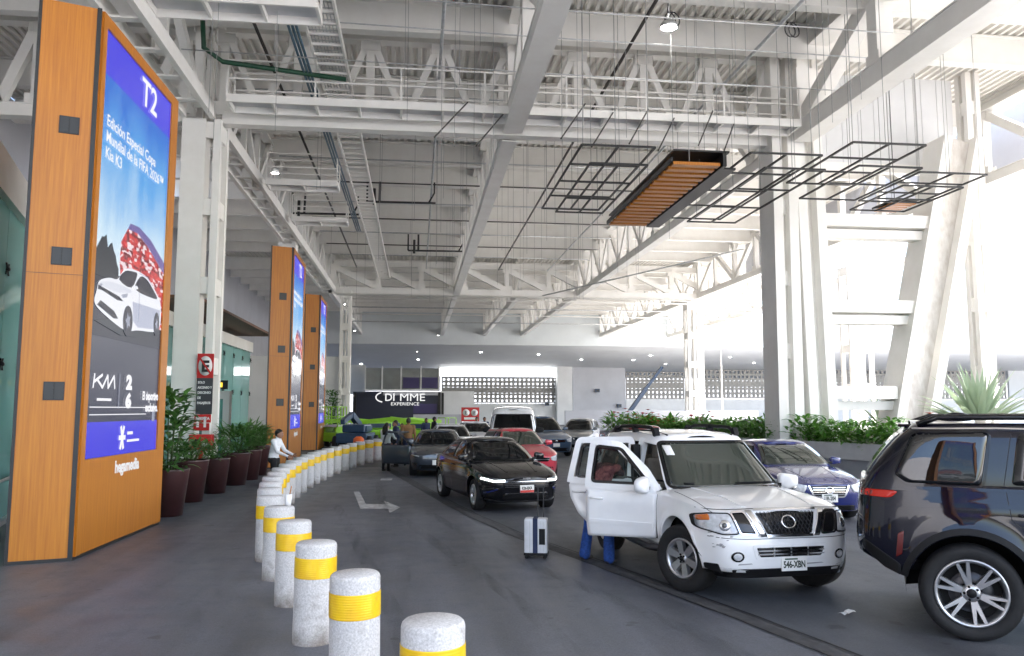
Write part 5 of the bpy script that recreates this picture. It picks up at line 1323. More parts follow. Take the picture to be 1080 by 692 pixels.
# =================================================== white off-roader with open doors
def make_pathfinder():
    c=Car(wf=1.45,wr=-1.40,R=.385,ar=.475,fl=.035,W=.925,n=6.,zb=.40,cab=(-2.2,.86),
        xf=[(.2,2.22),(.45,2.33),(.62,2.345),(.85,2.30),(1.03,2.20),(1.15,2.12)],xr=[(.2,-2.30),(.45,-2.38),(.7,-2.38),(1.0,-2.35),(1.2,-2.30)],
        hw=[(.2,.84),(.42,.895),(.7,.925),(.9,.925),(1.05,.905),(1.2,.87)],
        belt=[(-2.5,1.09),(-1.,1.085),(.6,1.085),(1.0,1.075),(1.7,1.03),(2.1,.985),(2.4,.95)],crown=[(-2.4,.02),(.6,.05),(1.2,.08),(1.9,.065),(2.2,.045),(2.4,.035)],
        sill=[(-2.5,.52),(-1.9,.46),(-1.3,.42),(1.4,.42),(2.0,.36),(2.4,.36)],
        gz=1.0,gf=[(1.0,1.10),(1.14,.90),(1.4,.56),(1.68,.20),(1.8,.06)],gr=[(1.0,-2.28),(1.3,-2.24),(1.7,-2.08),(1.82,-2.0)],gh=[(1.0,.855),(1.15,.845),(1.45,.765),(1.68,.69),(1.76,.64)],gn=7.,
        roof=[(-2.2,1.70),(-1.5,1.745),(-.6,1.765),(0.,1.74),(.3,1.69),(.5,1.6)],rc=.05)
    t=empty('off_roader',(0,0,0),0,'white off-roader with open doors on one side and roof rails, nearest the suitcase','car')
    P=M['p_white']
    fd=[(.80,1.02),(.80,.46),(-.10,.46),(-.10,1.02)]            # front right door body part limits
    XA,XB,XC=.78,-.22,-1.12
    def skipb(x,z,side): return side<0 and XC<x<XA and z>.50 and math.hypot(x-c.wr,z-c.R)>c.ar+.10
    def dl(z): return interp(c.gf,z)-.14           # front edge of the door frame along the pillar
    def skipg(x,z,side): 
        # right door openings, right and left glass openings
        if side<0 and XC+.02<x<dl(z) and z<1.66: return True
        if side>0 and ((-.18<x<dl(z)-.05 and 1.12<z<1.60) or (-1.05<x<-.30 and 1.12<z<1.62)): return True
        return False
    b=c.shell(P,t,skipb); cb=c.cabin(P,t,skipg)
    wellbox(c,t)
    # cabin tub
    g=MB(); g.bx(-2.2,1.0,-.84,.84,.44,.50); g.bx(.86,.92,-.8,.8,.45,1.05); g.bx(XB-.06,XB+.06,-.86,-.76,.46,1.62); g.build('cabin_floor',M['trim'],t)
    simple_interior(c,t,(.05,-.85),.72,'seat',.38)
    g=MB(); g.bx(-2.15,-1.55,-.8,.8,.5,1.05); g.build('luggage_floor',M['trim'],t)
    for x in (dl(1.2)-.0,):
        pass
    # pillar between the doors
    g=MB(); g.bar((XB,-.84,.45),(XB,-.82,1.1),.14,.08); g.bar((XB,-.82,1.1),(XB-.05,-.66,1.7),.12,.07); g.build('centre_pillar',M['p_white'],t)
    # glass
    c.patch('windscreen','W',[(-.74,1.135),(.74,1.135),(.61,1.655),(-.61,1.655)],.006,M['tint_g'],t,r=.06,rings=8)
    c.band('windscreen_seal','W',[(-.75,1.125),(.75,1.125),(.62,1.665),(-.62,1.665)],.03,.007,M['trimgloss'],t,closed=True,r=.06)
    g=MB(); 
    for s in (-1,1):
        g.tube([c.at('W',s*.55-.45,1.15,.03),c.at('W',s*.55+.0,1.16,.02),c.at('W',s*.55+.1,1.15,.03)],.012,5)
    g.build('wiper',M['trim'],t)
    g=MB(); p=[c.at('W',y,1.10,.004) for y in (-.8,-.4,0,.4,.8)]; g.tube(p,.03,6); g.build('cowl_vent',M['trim'],t)
    c.patch('sticker','W',[(-.60,1.50),(-.50,1.50),(-.50,1.62),(-.60,1.62)],.009,M['sign_white'],t,r=.01,rings=2)
    for sd in (1,):
        c.patch('side_window','G',[(dl(1.13)-.02,1.13),(dl(1.58)+.0,1.585),(-.16,1.625),(-.16,1.13)],-.004,M['clear'],t,sd)
        c.band('window_frame','G',[(dl(1.12)-.04,1.125),(dl(1.58)-.04,1.60),(-.17,1.63),(-.17,1.125)],.06,.006,M['trimgloss'],t,sd,closed=True,r=.04)
        c.patch('side_window','G',[(-.28,1.13),(-.28,1.63),(-1.0,1.63),(-1.08,1.13)],-.004,M['clear'],t,sd); c.band('window_frame','G',[(-.29,1.125),(-.29,1.635),(-1.0,1.635),(-1.07,1.125)],.06,.006,M['trimgloss'],t,sd,closed=True,r=.04)
    for sd in (1,-1): c.patch('rear_side_window','G',[(-1.22,1.14),(-1.18,1.60),(-1.92,1.58),(-2.06,1.16)],.006,M['tint'],t,sd,r=.06)
    c.patch('rear_window','K',[(-.66,1.15),(.66,1.15),(.56,1.6),(-.56,1.6)],.006,M['tint'],t,r=.06)
    # front: V grille with chrome posts
    gy=.30
    c.patch('grille','F',[(-.36,.995),(.36,.995),(.255,.755),(-.255,.755)],.004,M['trimgloss'],t,r=.03)
    g=MB()
    for k in range(-9,10):
        for s in (-1,1):
            p=[]
            for j in range(7):
                z=.765+.22*j/6; y=k*.045+s*(z-.87)*.55
                if abs(y)<.27+(z-.77)*.4: p.append(c.at('F',y,z,.008))
            if len(p)>1: g.tube(p,.0045,5)
    g.build('grille_mesh',M['alloy_dark'],t)
    for s in (-1,1):
        c.patch('grille_post','F',[(s*.40,1.0),(s*.475,1.0),(s*.345,.735),(s*.27,.735)],.022,M['chrome'],t,r=.012,rings=3)
        c.patch('grille_opening','F',[(s*.49,.985),(s*.62,.975),(s*.55,.775),(s*.385,.765)],.006,M['trimgloss'],t,r=.03)
        c.band('grille_surround','F',[(s*.485,.992),(s*.625,.982),(s*.56,.765),(s*.375,.755)],.02,.014,M['chrome'],t,closed=True,r=.03)
    c.band('grille_surround','F',[(-.37,1.005),(.37,1.005)],.022,.02,M['chrome'],t); c.band('grille_surround','F',[(-.27,.742),(.27,.742)],.026,.02,M['chrome'],t)
    # emblem: ring with a bar
    p=c.at('F',0,.875,.022); n=c.nrm('F',0,.875); g=MB(); xx=Vector((0,0,1)).cross(n).normalized(); zz_=n.cross(xx); rot=Matrix(((xx.x,zz_.x,n.x),(xx.y,zz_.y,n.y),(xx.z,zz_.z,n.z)))
    ring=[p+rot@Vector((.078*math.cos(a),.068*math.sin(a),.004)) for a in [2*PI*k/28 for k in range(29)]]; g.tube(ring,.011,6); g.box(p,(.20,.034,.018),0,rot); em=g.build('emblem',M['chrome'],t)
    txt('lettering','NISSAN',.032,Matrix.Translation(p+n*.0125-zz_*.011)@Matrix(((xx.x,zz_.x,n.x,0),(xx.y,zz_.y,n.y,0),(xx.z,zz_.z,n.z,0),(0,0,0,1))),M['trim'],em,'CENTER',.001,.001,1.1)
    # headlamps wrap round the corner: built on the front surface, amber outer ends on the side
    for s in (-1,1):
        h=c.patch('headlight','F',[(s*.635,.972),(s*.80,.965),(s*.885,.93),(s*.880,.80),(s*.72,.755),(s*.575,.768)],.012,M['lens'],t,r=.03)
        q=c.at('F',s*.70,.85,.006); nq=c.nrm('F',s*.70,.85); rt=nq.to_track_quat('Z','Y').to_matrix()
        g=MB(); g.sphere(q,.062,16,10,0,(1,1,.35),rt); g.build('lamp_reflector',M['reflector'],h); g=MB(); g.sphere(q+nq*.012,.032,14,8,0,(1,1,.5),rt); g.build('lamp_bulb',M['lens_dark'],h)
        c.patch('turn_signal','F',[(s*.80,.955),(s*.872,.925),(s*.870,.875),(s*.80,.895)],.016,M['amber'],h,r=.015,rings=3)
        c.band('lamp_edge','F',[(s*.635,.972),(s*.80,.965),(s*.885,.93),(s*.880,.80),(s*.72,.755),(s*.575,.768)],.012,.014,M['trim'],h,closed=True,r=.03)
        f=c.patch('fog_light','F',[(s*.60+.065*math.cos(2*PI*k/14),.53+.055*math.sin(2*PI*k/14)) for k in range(14)],.006,M['trimgloss'],t,r=0,rings=3)
        c.patch('fog_lens','F',[(s*.60+.043*math.cos(2*PI*k/14),.53+.038*math.sin(2*PI*k/14)) for k in range(14)],.012,M['lens'],f,r=0,rings=3)
    # grille glow: one amber strip lamp reflected in photograph right post
    c.patch('lower_intake','F',[(-.40,.625),(.40,.625),(.36,.525),(-.36,.525)],.004,M['trimgloss'],t,r=.02)
    for z in (.555,.592): c.band('intake_bar','F',[(-.39,z),(.39,z)],.014,.016,M['chrome'],t)
    for y in (-.2,0.,.2): c.band('intake_bar','F',[(y,.53),(y,.62)],.012,.014,M['alloy'],t)
    c.band('intake_surround','F',[(-.43,.64),(.43,.64),(.39,.51),(-.39,.51)],.03,.010,M['p_white'],t,closed=True,r=.02)
    c.patch('lower_valance','F',[(-.80,.40),(.80,.40),(.76,.30),(-.76,.30)],.004,M['trim'],t,r=.03,th=.05)
    for s in (-1,1): c.patch('lower_valance','S',[(2.16,.44),(1.98,.43),(1.98,.37),(2.16,.33)],.003,M['trim'],t,s,r=.02)
    c.band('bumper_gap','F',[(-.88,.725),(-.5,.715),(.5,.715),(.88,.725)],.007,.0015,M['gap'],t,th=.003)
    plate(c,'F',.03,.45,t,'546-XBN','state',off=.02)
    # dents and dirty scuffs on the bumper corner
    random.seed(21)
    for k in range(11):
        y=-.80+random.uniform(-.05,.13); z=.70+random.uniform(-.09,.07); d=random.uniform(.006,.018)
        c.patch('scuff','F',[(y,z),(y+d*1.6,z+d*.3),(y+d*2.2,z+d),(y+d*.4,z+d*1.2)],.0018,M['scuff'],t,r=.004,rings=2,th=.004)
    for (y,z,L) in ((.55,.41,.5),(-.6,.44,.16),(.1,.43,.3)):
        c.patch('scuff','F',[(y,z),(y+L,z+.012),(y+L*.9,z+.022),(y+L*.1,z+.016)],.0018,M['scuff'],t,r=.004,rings=2,th=.004)
    seams(c,t,[('S',[(.90,1.07),(.88,.8),(.94,.55),(.97,.46)]),('S',[(XA+.03,1.0),(XA+.02,.5)])],sides=(1,))
    seams(c,t,[('S',[(XA+.03,1.05),(XA+.02,.5)])],sides=(-1,))
    seams(c,t,[('S',[(XB,1.06),(XB,.46)]),('S',[(XC,1.06),(XC,.7)])],sides=(1,))
    c.band('bonnet_gap','F',[(-.86,1.005),(-.4,1.022),(.4,1.022),(.86,1.005)],.007,.0015,M['gap'],t,th=.003)
    for s in (1,-1): c.band('bonnet_gap','H',[(2.12,s*.80),(1.6,s*.79),(1.05,s*.78)],.007,.0015,M['gap'],t,th=.003)
    for s in (1,-1): c.band('bonnet_crease','H',[(2.1,s*.42),(1.6,s*.46),(1.0,s*.52)],.05,.008,P,t,th=.012)
    c.band('side_moulding','S',[(XA-.05,.66),(-1.0,.66)],.05,.012,P,t,1)
    handle(c,'S',-.12,.93,t,P,1); handle(c,'S',-.98,.95,t,P,1)
    # sill step and arches
    for s in (1,-1):
        g=MB(); g.tube([(.9,s*.90,.40),(.7,s*.98,.39),(-.8,s*.98,.39),(-1.0,s*.9,.40)],.045,8); g.build('side_step',M['alloy_dark'],t)
        # roof rails with three feet
        g=MB(); pts=[]
        for x in (.02,-.2,-.8,-1.4,-1.75): pts.append(c.surf('T',x,s*.585)+Vector((0,0,.085 if -1.7<x<0 else .02)))
        g.tube(pts,.026,8)
        for x in (-.05,-.85,-1.65):
            p=c.surf('T',x,s*.585); g.bar(p+Vector((.05,0,-.02)),p+Vector((.0,0,.085)),.07,.09)
        g.build('roof_rail',M['trim'],t,fix=True)
        g=MB(); g.tube([c.surf('T',x,s*.47)+Vector((0,0,.006)) for x in (.1,-.5,-1.,-1.6,-2.)],.012,5); g.build('roof_gutter',M['trim'],t)
    mirror(c,.70,1.12,t,P,1,1.15)
    wheel((c.wf,.80,c.R),.385,.26,.225,6,'plain',t,1,R(26)); wheel((c.wf,-.80,c.R),.385,.26,.225,6,'plain',t,-1,R(26)); wheel((c.wr,.80,c.R),.385,.26,.225,6,'plain',t,1); wheel((c.wr,-.80,c.R),.385,.26,.225,6,'plain',t,-1)
    # ---- the two open doors (right side), built on the body surface, then swung about their hinges
    def door(x0,x1,arch,hx,ang,front):
        hinge=Vector((hx,-c.wl(hx,.8)+.03,0))
        Mx=Matrix.Translation(hinge)@Matrix.Rotation(R(ang),4,'Z')@Matrix.Translation(-hinge)
        if front:
            outer=[(x0-.0,1.06),(x0-.02,.5),(x1+.02,.46),(x1,1.06)]
            top=[(x0-.02,1.07),(dl(1.30),1.30),(dl(1.62)-.0,1.63),(x1+.01,1.675),(x1,1.07)]
            win=[(dl(1.16)-.10,1.155),(dl(1.56)-.03,1.58),(x1+.07,1.615),(x1+.06,1.155)]
        else:
            outer=[(x0,1.06),(x0,.48),(x1+.34,.46),(x1+.15,.66),(x1+.03,.88),(x1,1.06)]
            top=[(x0,1.07),(x0,1.675),(x1+.10,1.66),(x1,1.07)]
            win=[(x0-.06,1.155),(x0-.06,1.61),(x1+.16,1.60),(x1+.10,1.155)]
        d=empty('door',(0,0,0)); d.parent=t
        c.patch('door_skin','S',outer,.004,P,d,-1,r=.03,th=.02,Mx=Mx,rings=8)
        c.patch('door_lining','S',outer,-.075,M['seat'] if False else M['trim'],d,-1,r=.03,th=-.06,Mx=Mx,rings=4)
        ring=top if front else top
        c.band('window_frame','G',[ring[0]]+ring[1:-1]+[ring[-1]],.085,.006,P,d,-1,th=.05,Mx=Mx,r=.05)
        c.band('waist_rail','G',[(ring[0][0],1.10),(ring[-1][0],1.10)],.10,.006,P,d,-1,th=.06,Mx=Mx)
        c.band('window_seal','G',win,.035,.010,M['trimgloss'],d,-1,th=.05,closed=True,r=.05,Mx=Mx)
        c.patch('side_window','G',win,-.012,M['clear'],d,-1,r=.05,th=.004,Mx=Mx)
        c.band('side_moulding','S',[(x0-.06,.66),(x1+(.06 if front else .2),.66)],.05,.014,P,d,-1,Mx=Mx)
        hx_=x1+.14
        handle(c,'S',hx_+.02,.95,d,P,-1,Mx,.18)
        return d,Mx
    d,Mx=door(XA,XB,None,XA,46,True)
    m_=mirror(c,.62,1.10,d,P,-1,1.2)
    for o in [m_]+list(m_.children):
        o.data.transform(Mx)
    door(XB-.03,XC,None,XB-.03,58,False)
    return t,c
pf,cpf=make_pathfinder()
def heading(dx,dy): return math.atan2(dy,dx)
def place(t,car,front_right,ang,wheel_y=.83):
    """put the car so that its front right wheel foot stands on the point, ang = heading"""
    off=Matrix.Rotation(ang,3,'Z')@Vector((car.wf,-wheel_y,0)); t.location=(front_right.x-off.x,front_right.y-off.y,0); t.rotation_euler=(0,0,ang)
PFH=heading(.08,-.997)
place(pf,cpf,G(716,624),PFH,.92)
# =================================================== ordinary cars
def make_car(label,P,style,group=None,detail=True,L=4.62,W=.89,H=1.46,suv=False,open_right=False,drl=False,platetext=None,platestyle='state',tailonly=False,wheels='split'):
    k=L/4.62; hs=(H-1.46)
    c=Car(wf=1.42*k,wr=-1.30*k,R=.325+.03*suv,ar=.395+.035*suv,fl=.022,W=W,n=5.,zb=.24+.04*suv,cab=(-9,-8.9),
        xf=[(.15,2.16*k),(.35,2.28*k),(.55,2.31*k),(.72,2.29*k),(.85,2.18*k),(.95,2.0*k)] if not suv else [(.15,2.20*k),(.4,2.29*k),(.75,2.31*k),(.95,2.25*k),(1.1,2.1*k)],
        xr=[(.2,-2.22*k),(.45,-2.31*k),(.8,-2.29*k),(1.0,-2.24*k),(1.15,-2.2*k)],
        hw=[(.2,W*.92),(.4,W*.97),(.65,W),(.85,W*.99),(1.0,W*.95),(1.2,W*.9)],
        belt=[(-2.31*k,.97+hs*.45),(-1.6*k,1.0+hs*.45),(-.2,.965+hs*.45),(.8*k,.93+hs*.45),(1.3*k,.865+hs*.4),(1.9*k,.78+hs*.35),(2.2*k,.715+hs*.3),(2.4*k,.68+hs*.3)],
        crown=[(-2.3*k,.03),(-1.7*k,.05),(.6,.06),(1.3*k,.085),(1.9*k,.065),(2.25*k,.03)],
        sill=[(-2.4*k,.42),(-1.9*k,.28),(1.6*k,.22),(2.4*k,.22)],
        gz=.88+hs*.4,
        gf=[(.88+hs*.4,1.18*k),(1.0+hs*.5,.98*k),(1.2+hs*.75,.60*k),(1.36+hs*.95,.22*k),(H-.03,-.02)],
        gr=[(.88+hs*.4,-1.98*k),(1.02+hs*.5,-1.80*k),(1.2+hs*.75,-1.42*k),(1.36+hs*.95,-.98*k),(H-.03,-.75*k)] if not suv else [(.88+hs*.4,-2.2*k),(1.1+hs*.5,-2.15*k),(1.3+hs,-1.98*k),(H-.03,-1.85*k)],
        gh=[(.88+hs*.4,W*.93),(1.0+hs*.5,W*.90),(1.2+hs*.75,W*.81),(1.36+hs*.95,W*.69),(H-.03,W*.63)],gn=6.,
        roof=[(-2.2*k,H-.26 if not suv else H-.10),(-1.4*k,H-.13 if not suv else H-.06),(-.8*k,H-.065),(-.2,H-.045),(.25*k,H-.085),(.6*k,H-.2)],rc=.042)
    t=empty('car',(0,0,0),0,label,'car',group)
    c.shell(P,t); c.cabin(P,t); wellbox(c,t)
    b0=.97+hs*.47; r0=H-.115
    zb_=b0+.035
    gfx=lambda z:interp(c.gf,z); grx_=lambda z:interp(c.gr,z)
    wb=1.0+hs*.5; wt=H-.10
    ws=[(-W*.80,wb-.01),(W*.80,wb-.01),(W*.60,wt),(-W*.60,wt)]
    c.patch('windscreen','W',ws,.006,M['tint_g'] if style in('navy','red') else M['tint'],t,r=.06,rings=7)
    if tailonly or suv: pass
    c.patch('rear_window','K',[(-W*.74,wb+.06),(W*.74,wb+.06),(W*.58,wt-.06),(-W*.58,wt-.06)],.006,M['tint'],t,r=.06,rings=6)
    xfr=gfx(zb_)-.26*k; xft=gfx(r0)-.10
    xrr=grx_(zb_)+.34*k; xrt=grx_(r0)+.13
    mid=-.26*k
    for sd in (1,-1):
        c.patch('front_window','G',[(xfr,zb_),(xft,r0),(mid+.03,r0+.012),(mid+.03,zb_)],.006,M['tint'],t,sd,r=.03)
        c.patch('rear_side_window','G',[(mid-.03,zb_),(mid-.03,r0+.012),(xrt,r0-.02),(xrr,zb_+.02)],.006,M['tint'],t,sd,r=.03)
        if detail: c.band('window_trim','G',[(xfr,zb_-.012),(mid,zb_-.014),(xrr,zb_+.006)],.018,.008,M['chrome'] if style!='black' else M['trimgloss'],t,sd)
        mirror(c,xfr+.06,zb_+.0,t,P,sd,.95)
        for hx in (mid+.16,mid-.86*k): handle(c,'S',hx,.86+hs*.4,t,P,sd,w=.18)
    seams(c,t,[('S',[(mid,b0-.03),(mid,.30)]),('S',[(.92*k,b0-.08),(.90*k,.30)]),('S',[(-1.12*k,b0-.03),(-1.12*k,.75)])])
    if detail:
        for s in (1,-1): c.band('bonnet_gap','H',[(2.05*k,s*W*.70),(1.5*k,s*W*.78),(1.05*k,s*W*.82)],.007,.0015,M['gap'],t,th=.003)
        for s in (1,-1): c.band('bonnet_crease','H',[(2.0*k,s*W*.36),(1.5*k,s*W*.43),(1.05*k,s*W*.5)],.05,.006,P,t,th=.012)
        for s in (1,-1): c.band('side_crease','S',[(1.2*k,.70+hs*.3),(-1.9*k,.76+hs*.3)],.03,.006,P,t,s,th=.012)
    zl=.66+hs*.28
    lampm=M['lens']
    if style=='black':
        c.patch('grille','F',[(-.52,zl+.005),(.52,zl+.005),(.46,zl-.15),(-.46,zl-.15)],.004,M['trimgloss'],t,r=.03)
        for i,z in enumerate((zl-.02,zl-.055,zl-.09,zl-.125)): c.band('grille_bar','F',[(-.50+.015*i,z),(.50-.015*i,z)],.014,.012,M['chrome'] if i==0 else M['alloy_dark'],t)
        for s in (-1,1):
            h=c.patch('headlight','F',[(s*.44,zl+.035),(s*.70,zl+.055),(s*.84,zl+.075),(s*.83,zl-.02),(s*.64,zl-.05),(s*.46,zl-.03)],.010,M['lens_dark'],t,r=.02)
            c.band('light_strip','F',[(s*.46,zl+.0),(s*.66,zl-.01),(s*.82,zl+.035)],.040,.017,M['drl'],h)
            h=c.patch('air_duct','F',[(s*.58,.52),(s*.80,.56),(s*.82,.40),(s*.64,.30)],.005,M['trimgloss'],t,r=.03); c.band('duct_blade','F',[(s*.60,.50),(s*.80,.40)],.03,.012,M['p_navy'],h); c.band('duct_blade','F',[(s*.66,.52),(s*.82,.47)],.02,.012,M['alloy_dark'],h)
        c.patch('lower_intake','F',[(-.46,.42),(.46,.42),(.52,.27),(-.52,.27)],.004,M['trimgloss'],t,r=.03)
        c.band('bumper_blade','F',[(-.80,.285),(-.5,.25),(.5,.25),(.80,.285)],.02,.012,M['alloy_dark'],t)
        p=c.at('F',0,zl+.04,.012); g=MB(); g.box(p,(.02,.16,.035)); g.build('emblem',M['chrome'],t)
    elif style=='slate':
        for s in (-1,1):
            h=c.patch('headlight','F',[(s*.55,zl+.02),(s*.72,zl+.06),(s*.84,zl+.085),(s*.84,zl+.01),(s*.70,zl-.05),(s*.57,zl-.03)],.010,M['lens_dark'],t,r=.02); c.band('lamp_edge','F',[(s*.56,zl+.0),(s*.8,zl+.04)],.02,.014,M['lens'],h)
            c.patch('air_duct','F',[(s*.62,.46),(s*.80,.46),(s*.80,.34),(s*.62,.36)],.004,M['trimgloss'],t,r=.02)
        c.patch('lower_intake','F',[(-.55,.40),(.55,.40),(.60,.27),(-.60,.27)],.004,M['trim'],t,r=.03)
        p=c.at('F',0,zl+.05,.012); g=MB(); g.box(p,(.02,.07,.05)); g.build('emblem',M['chrome'],t)
    elif style=='navy':
        c.patch('grille','F',[(-.36,zl+.03),(.36,zl+.03),(.28,zl-.17),(-.28,zl-.17)],.004,M['trimgloss'],t,r=.03)
        for z in (zl-.0,zl-.04,zl-.08,zl-.12): c.band('grille_bar','F',[(-.31,z),(.31,z)],.010,.012,M['chrome'],t)
        c.band('grille_surround','F',[(-.38,zl+.04),(-.29,zl-.17),(.29,zl-.17),(.38,zl+.04)],.03,.016,M['chrome'],t,r=.05)
        p=c.at('F',0,zl-.05,.02); n=c.nrm('F',0,zl-.05); xx=Vector((0,0,1)).cross(n).normalized(); z3=n.cross(xx); rot=Matrix(((xx.x,z3.x,n.x),(xx.y,z3.y,n.y),(xx.z,z3.z,n.z)))
        g=MB(); g.tube([p+rot@Vector((.07*math.cos(a),.06*math.sin(a),.004)) for a in [2*PI*q/24 for q in range(25)]],.01,6); g.box(p,(.18,.03,.016),0,rot); g.build('emblem',M['chrome'],t)
        for s in (-1,1):
            h=c.patch('headlight','F',[(s*.40,zl+.04),(s*.66,zl+.085),(s*.83,zl+.13),(s*.85,zl+.0),(s*.76,zl-.12),(s*.46,zl-.08)],.010,M['lens'],t,r=.03); q=c.at('F',s*.62,zl-.0,.012); g=MB(); g.sphere(q,.055,14,8,0,(.4,1,1)); g.build('lamp_reflector',M['reflector'],h)
            c.patch('fog_light','F',[(s*.62,.45),(s*.78,.45),(s*.76,.35),(s*.64,.35)],.004,M['trimgloss'],t,r=.03)
        c.patch('lower_intake','F',[(-.5,.34),(.5,.34),(.54,.24),(-.54,.24)],.004,M['trim'],t,r=.03)
    else:
        c.patch('grille','F',[(-.46,zl+.02),(.46,zl+.02),(.40,zl-.10),(-.40,zl-.10)],.004,M['trimgloss'],t,r=.03)
        c.band('grille_bar','F',[(-.44,zl-.04),(.44,zl-.04)],.02,.012,M['chrome'],t)
        for s in (-1,1): c.patch('headlight','F',[(s*.47,zl+.03),(s*.70,zl+.085),(s*.84,zl+.12),(s*.85,zl+.0),(s*.72,zl-.10),(s*.50,zl-.07)],.010,M['lens'],t,r=.03)
        c.patch('lower_intake','F',[(-.56,.42),(.56,.42),(.60,.27),(-.60,.27)],.004,M['trim'],t,r=.03)
        p=c.at('F',0,zl-.04,.016); g=MB(); g.lathe([(0,0),(.05,0),(.05,-.02)],16,axis='x',c=p); g.build('emblem',M['chrome'],t,fix=True)
    if platetext is not None: plate(c,'F',0,.475+hs*.2 if style!='black' else .50,t,platetext,platestyle,off=.02)
    for s in (-1,1): c.patch('taillight','B',[(s*.50,.86+hs*.4),(s*.82,.88+hs*.4),(s*.82,.74+hs*.4),(s*.52,.72+hs*.4)],.008,M['redlens'],t,r=.03)
    plate(c,'B',0,.72,t,'','state')
    ww=.22
    for x in (c.wf,c.wr):
        for s in (1,-1): wheel((x,s*(W-.125),c.R),c.R,ww,c.R*.64,5,wheels,t,s,0,'alloy')
    if open_right:
        # opened right front door, built on the body side and swung about its front edge
        hx=.88*k; hinge=Vector((hx,-c.wl(hx,.7)+.02,0)); Mx=Matrix.Translation(hinge)@Matrix.Rotation(R(58),4,'Z')@Matrix.Translation(-hinge)
        d=empty('door',(0,0,0)); d.parent=t
        c.patch('door_skin','S',[(hx,b0-.02),(hx,.32),(mid,.32),(mid,b0-.02)],.01,P,d,-1,th=.07,Mx=Mx); c.patch('door_lining','S',[(hx-.02,b0-.03),(hx-.02,.34),(mid+.02,.34),(mid+.02,b0-.03)],-.065,M['trim'],d,-1,th=-.02,Mx=Mx)
        c.band('window_frame','G',[(xfr+.1,zb_-.03),(xft,r0+.02),(mid,r0+.03),(mid,zb_-.03)],.05,.012,P,d,-1,th=.04,Mx=Mx); c.patch('side_window','G',[(xfr,zb_),(xft,r0),(mid+.03,r0+.012),(mid+.03,zb_)],.0,M['clear'],d,-1,th=.004,Mx=Mx)
        c.patch('door_opening_shade','S',[(hx-.02,b0-.02),(hx-.02,.30),(mid,.30),(mid,b0-.02)],.005,M['darkvoid'],t,-1,th=.01)  # cabin shade painted as a near-black sheet on the body side
    return t,c
def place_front(t,c,p,ang):
    """front bumper centre stands over the point p"""
    off=Matrix.Rotation(ang,3,'Z')@Vector((interp(c.xf,.5),0,0)); t.location=(p.x-off.x,p.y-off.y,0); t.rotation_euler=(0,0,ang)
t,c=make_car('glossy black sedan with lit slim headlights, right behind the suitcase',M['p_black'],'black',platetext='K36-BXA',platestyle='red',drl=True,L=4.75,H=1.47)
place(t,c,G(500,538),heading(.22,-.975),.84)
t,c=make_car('slate blue sedan with its right front door open behind the black sedan',M['p_slate'],'slate',platetext='',open_right=True,L=4.68,H=1.44)
place_front(t,c,G(461,504),heading(-.03,-1))
t,c=make_car('bright red hatchback between the black sedan and the white van',M['p_red'],'red',platetext='',L=3.95,W=.85,H=1.52,suv=True)
place_front(t,c,G(565,508),heading(.16,-.985))
t,c=make_car('deep blue sedan beside the white off-roader, in front of the planter',M['p_navy'],'navy',platetext='LJR-204',L=4.62,W=.88,H=1.47)
place_front(t,c,G(876,553),heading(-.05,-1))
t,c=make_car('white sedan just behind the slate blue sedan',M['p_white'],'plain',platetext='',L=4.5,H=1.5,group='white cars queueing at the back')
place_front(t,c,Vector((1.55,31.5,0)),heading(.05,-1))
t,c=make_car('small white car at the back, left of the white van',M['p_white'],'plain',platetext='',L=4.1,H=1.52,suv=True,group='white cars queueing at the back',detail=False)
place_front(t,c,Vector((3.05,38.,0)),heading(.05,-1))
t,c=make_car('grey estate car parked far back right of the white van',M['p_silver'],'plain',L=4.6,H=1.65,suv=True,detail=False)
place_front(t,c,Vector((7.6,38.5,0)),heading(-.35,-.94))
t,c=make_car('dark blue off-roader right behind the right side of the white van',M['p_blue'],'plain',platetext='',L=4.7,W=.92,H=1.8,suv=True,detail=False)
place_front(t,c,Vector((6.15,35.,0)),heading(.12,-.99))
t,c=make_car('dull red hatchback mostly hidden behind the white off-roader roof',mat('dull red paint',(.25,.03,.03),.3,coat=1),'plain',L=4.1,H=1.55,suv=True,detail=False)
place_front(t,c,Vector((7.9,32.,0)),heading(-.1,.99))
t,c=make_car('white car beyond the hedge, left of the thick right column',M['p_white'],'plain',L=4.6,H=1.5,detail=False)
place_front(t,c,Vector((13.2,47.,0)),heading(-.97,.2))
t,c=make_car('grey car beyond the hedge next to the far latticed column',M['p_silver'],'plain',L=4.6,H=1.5,detail=False)
place_front(t,c,Vector((19.5,52.,0)),heading(-.98,.2))
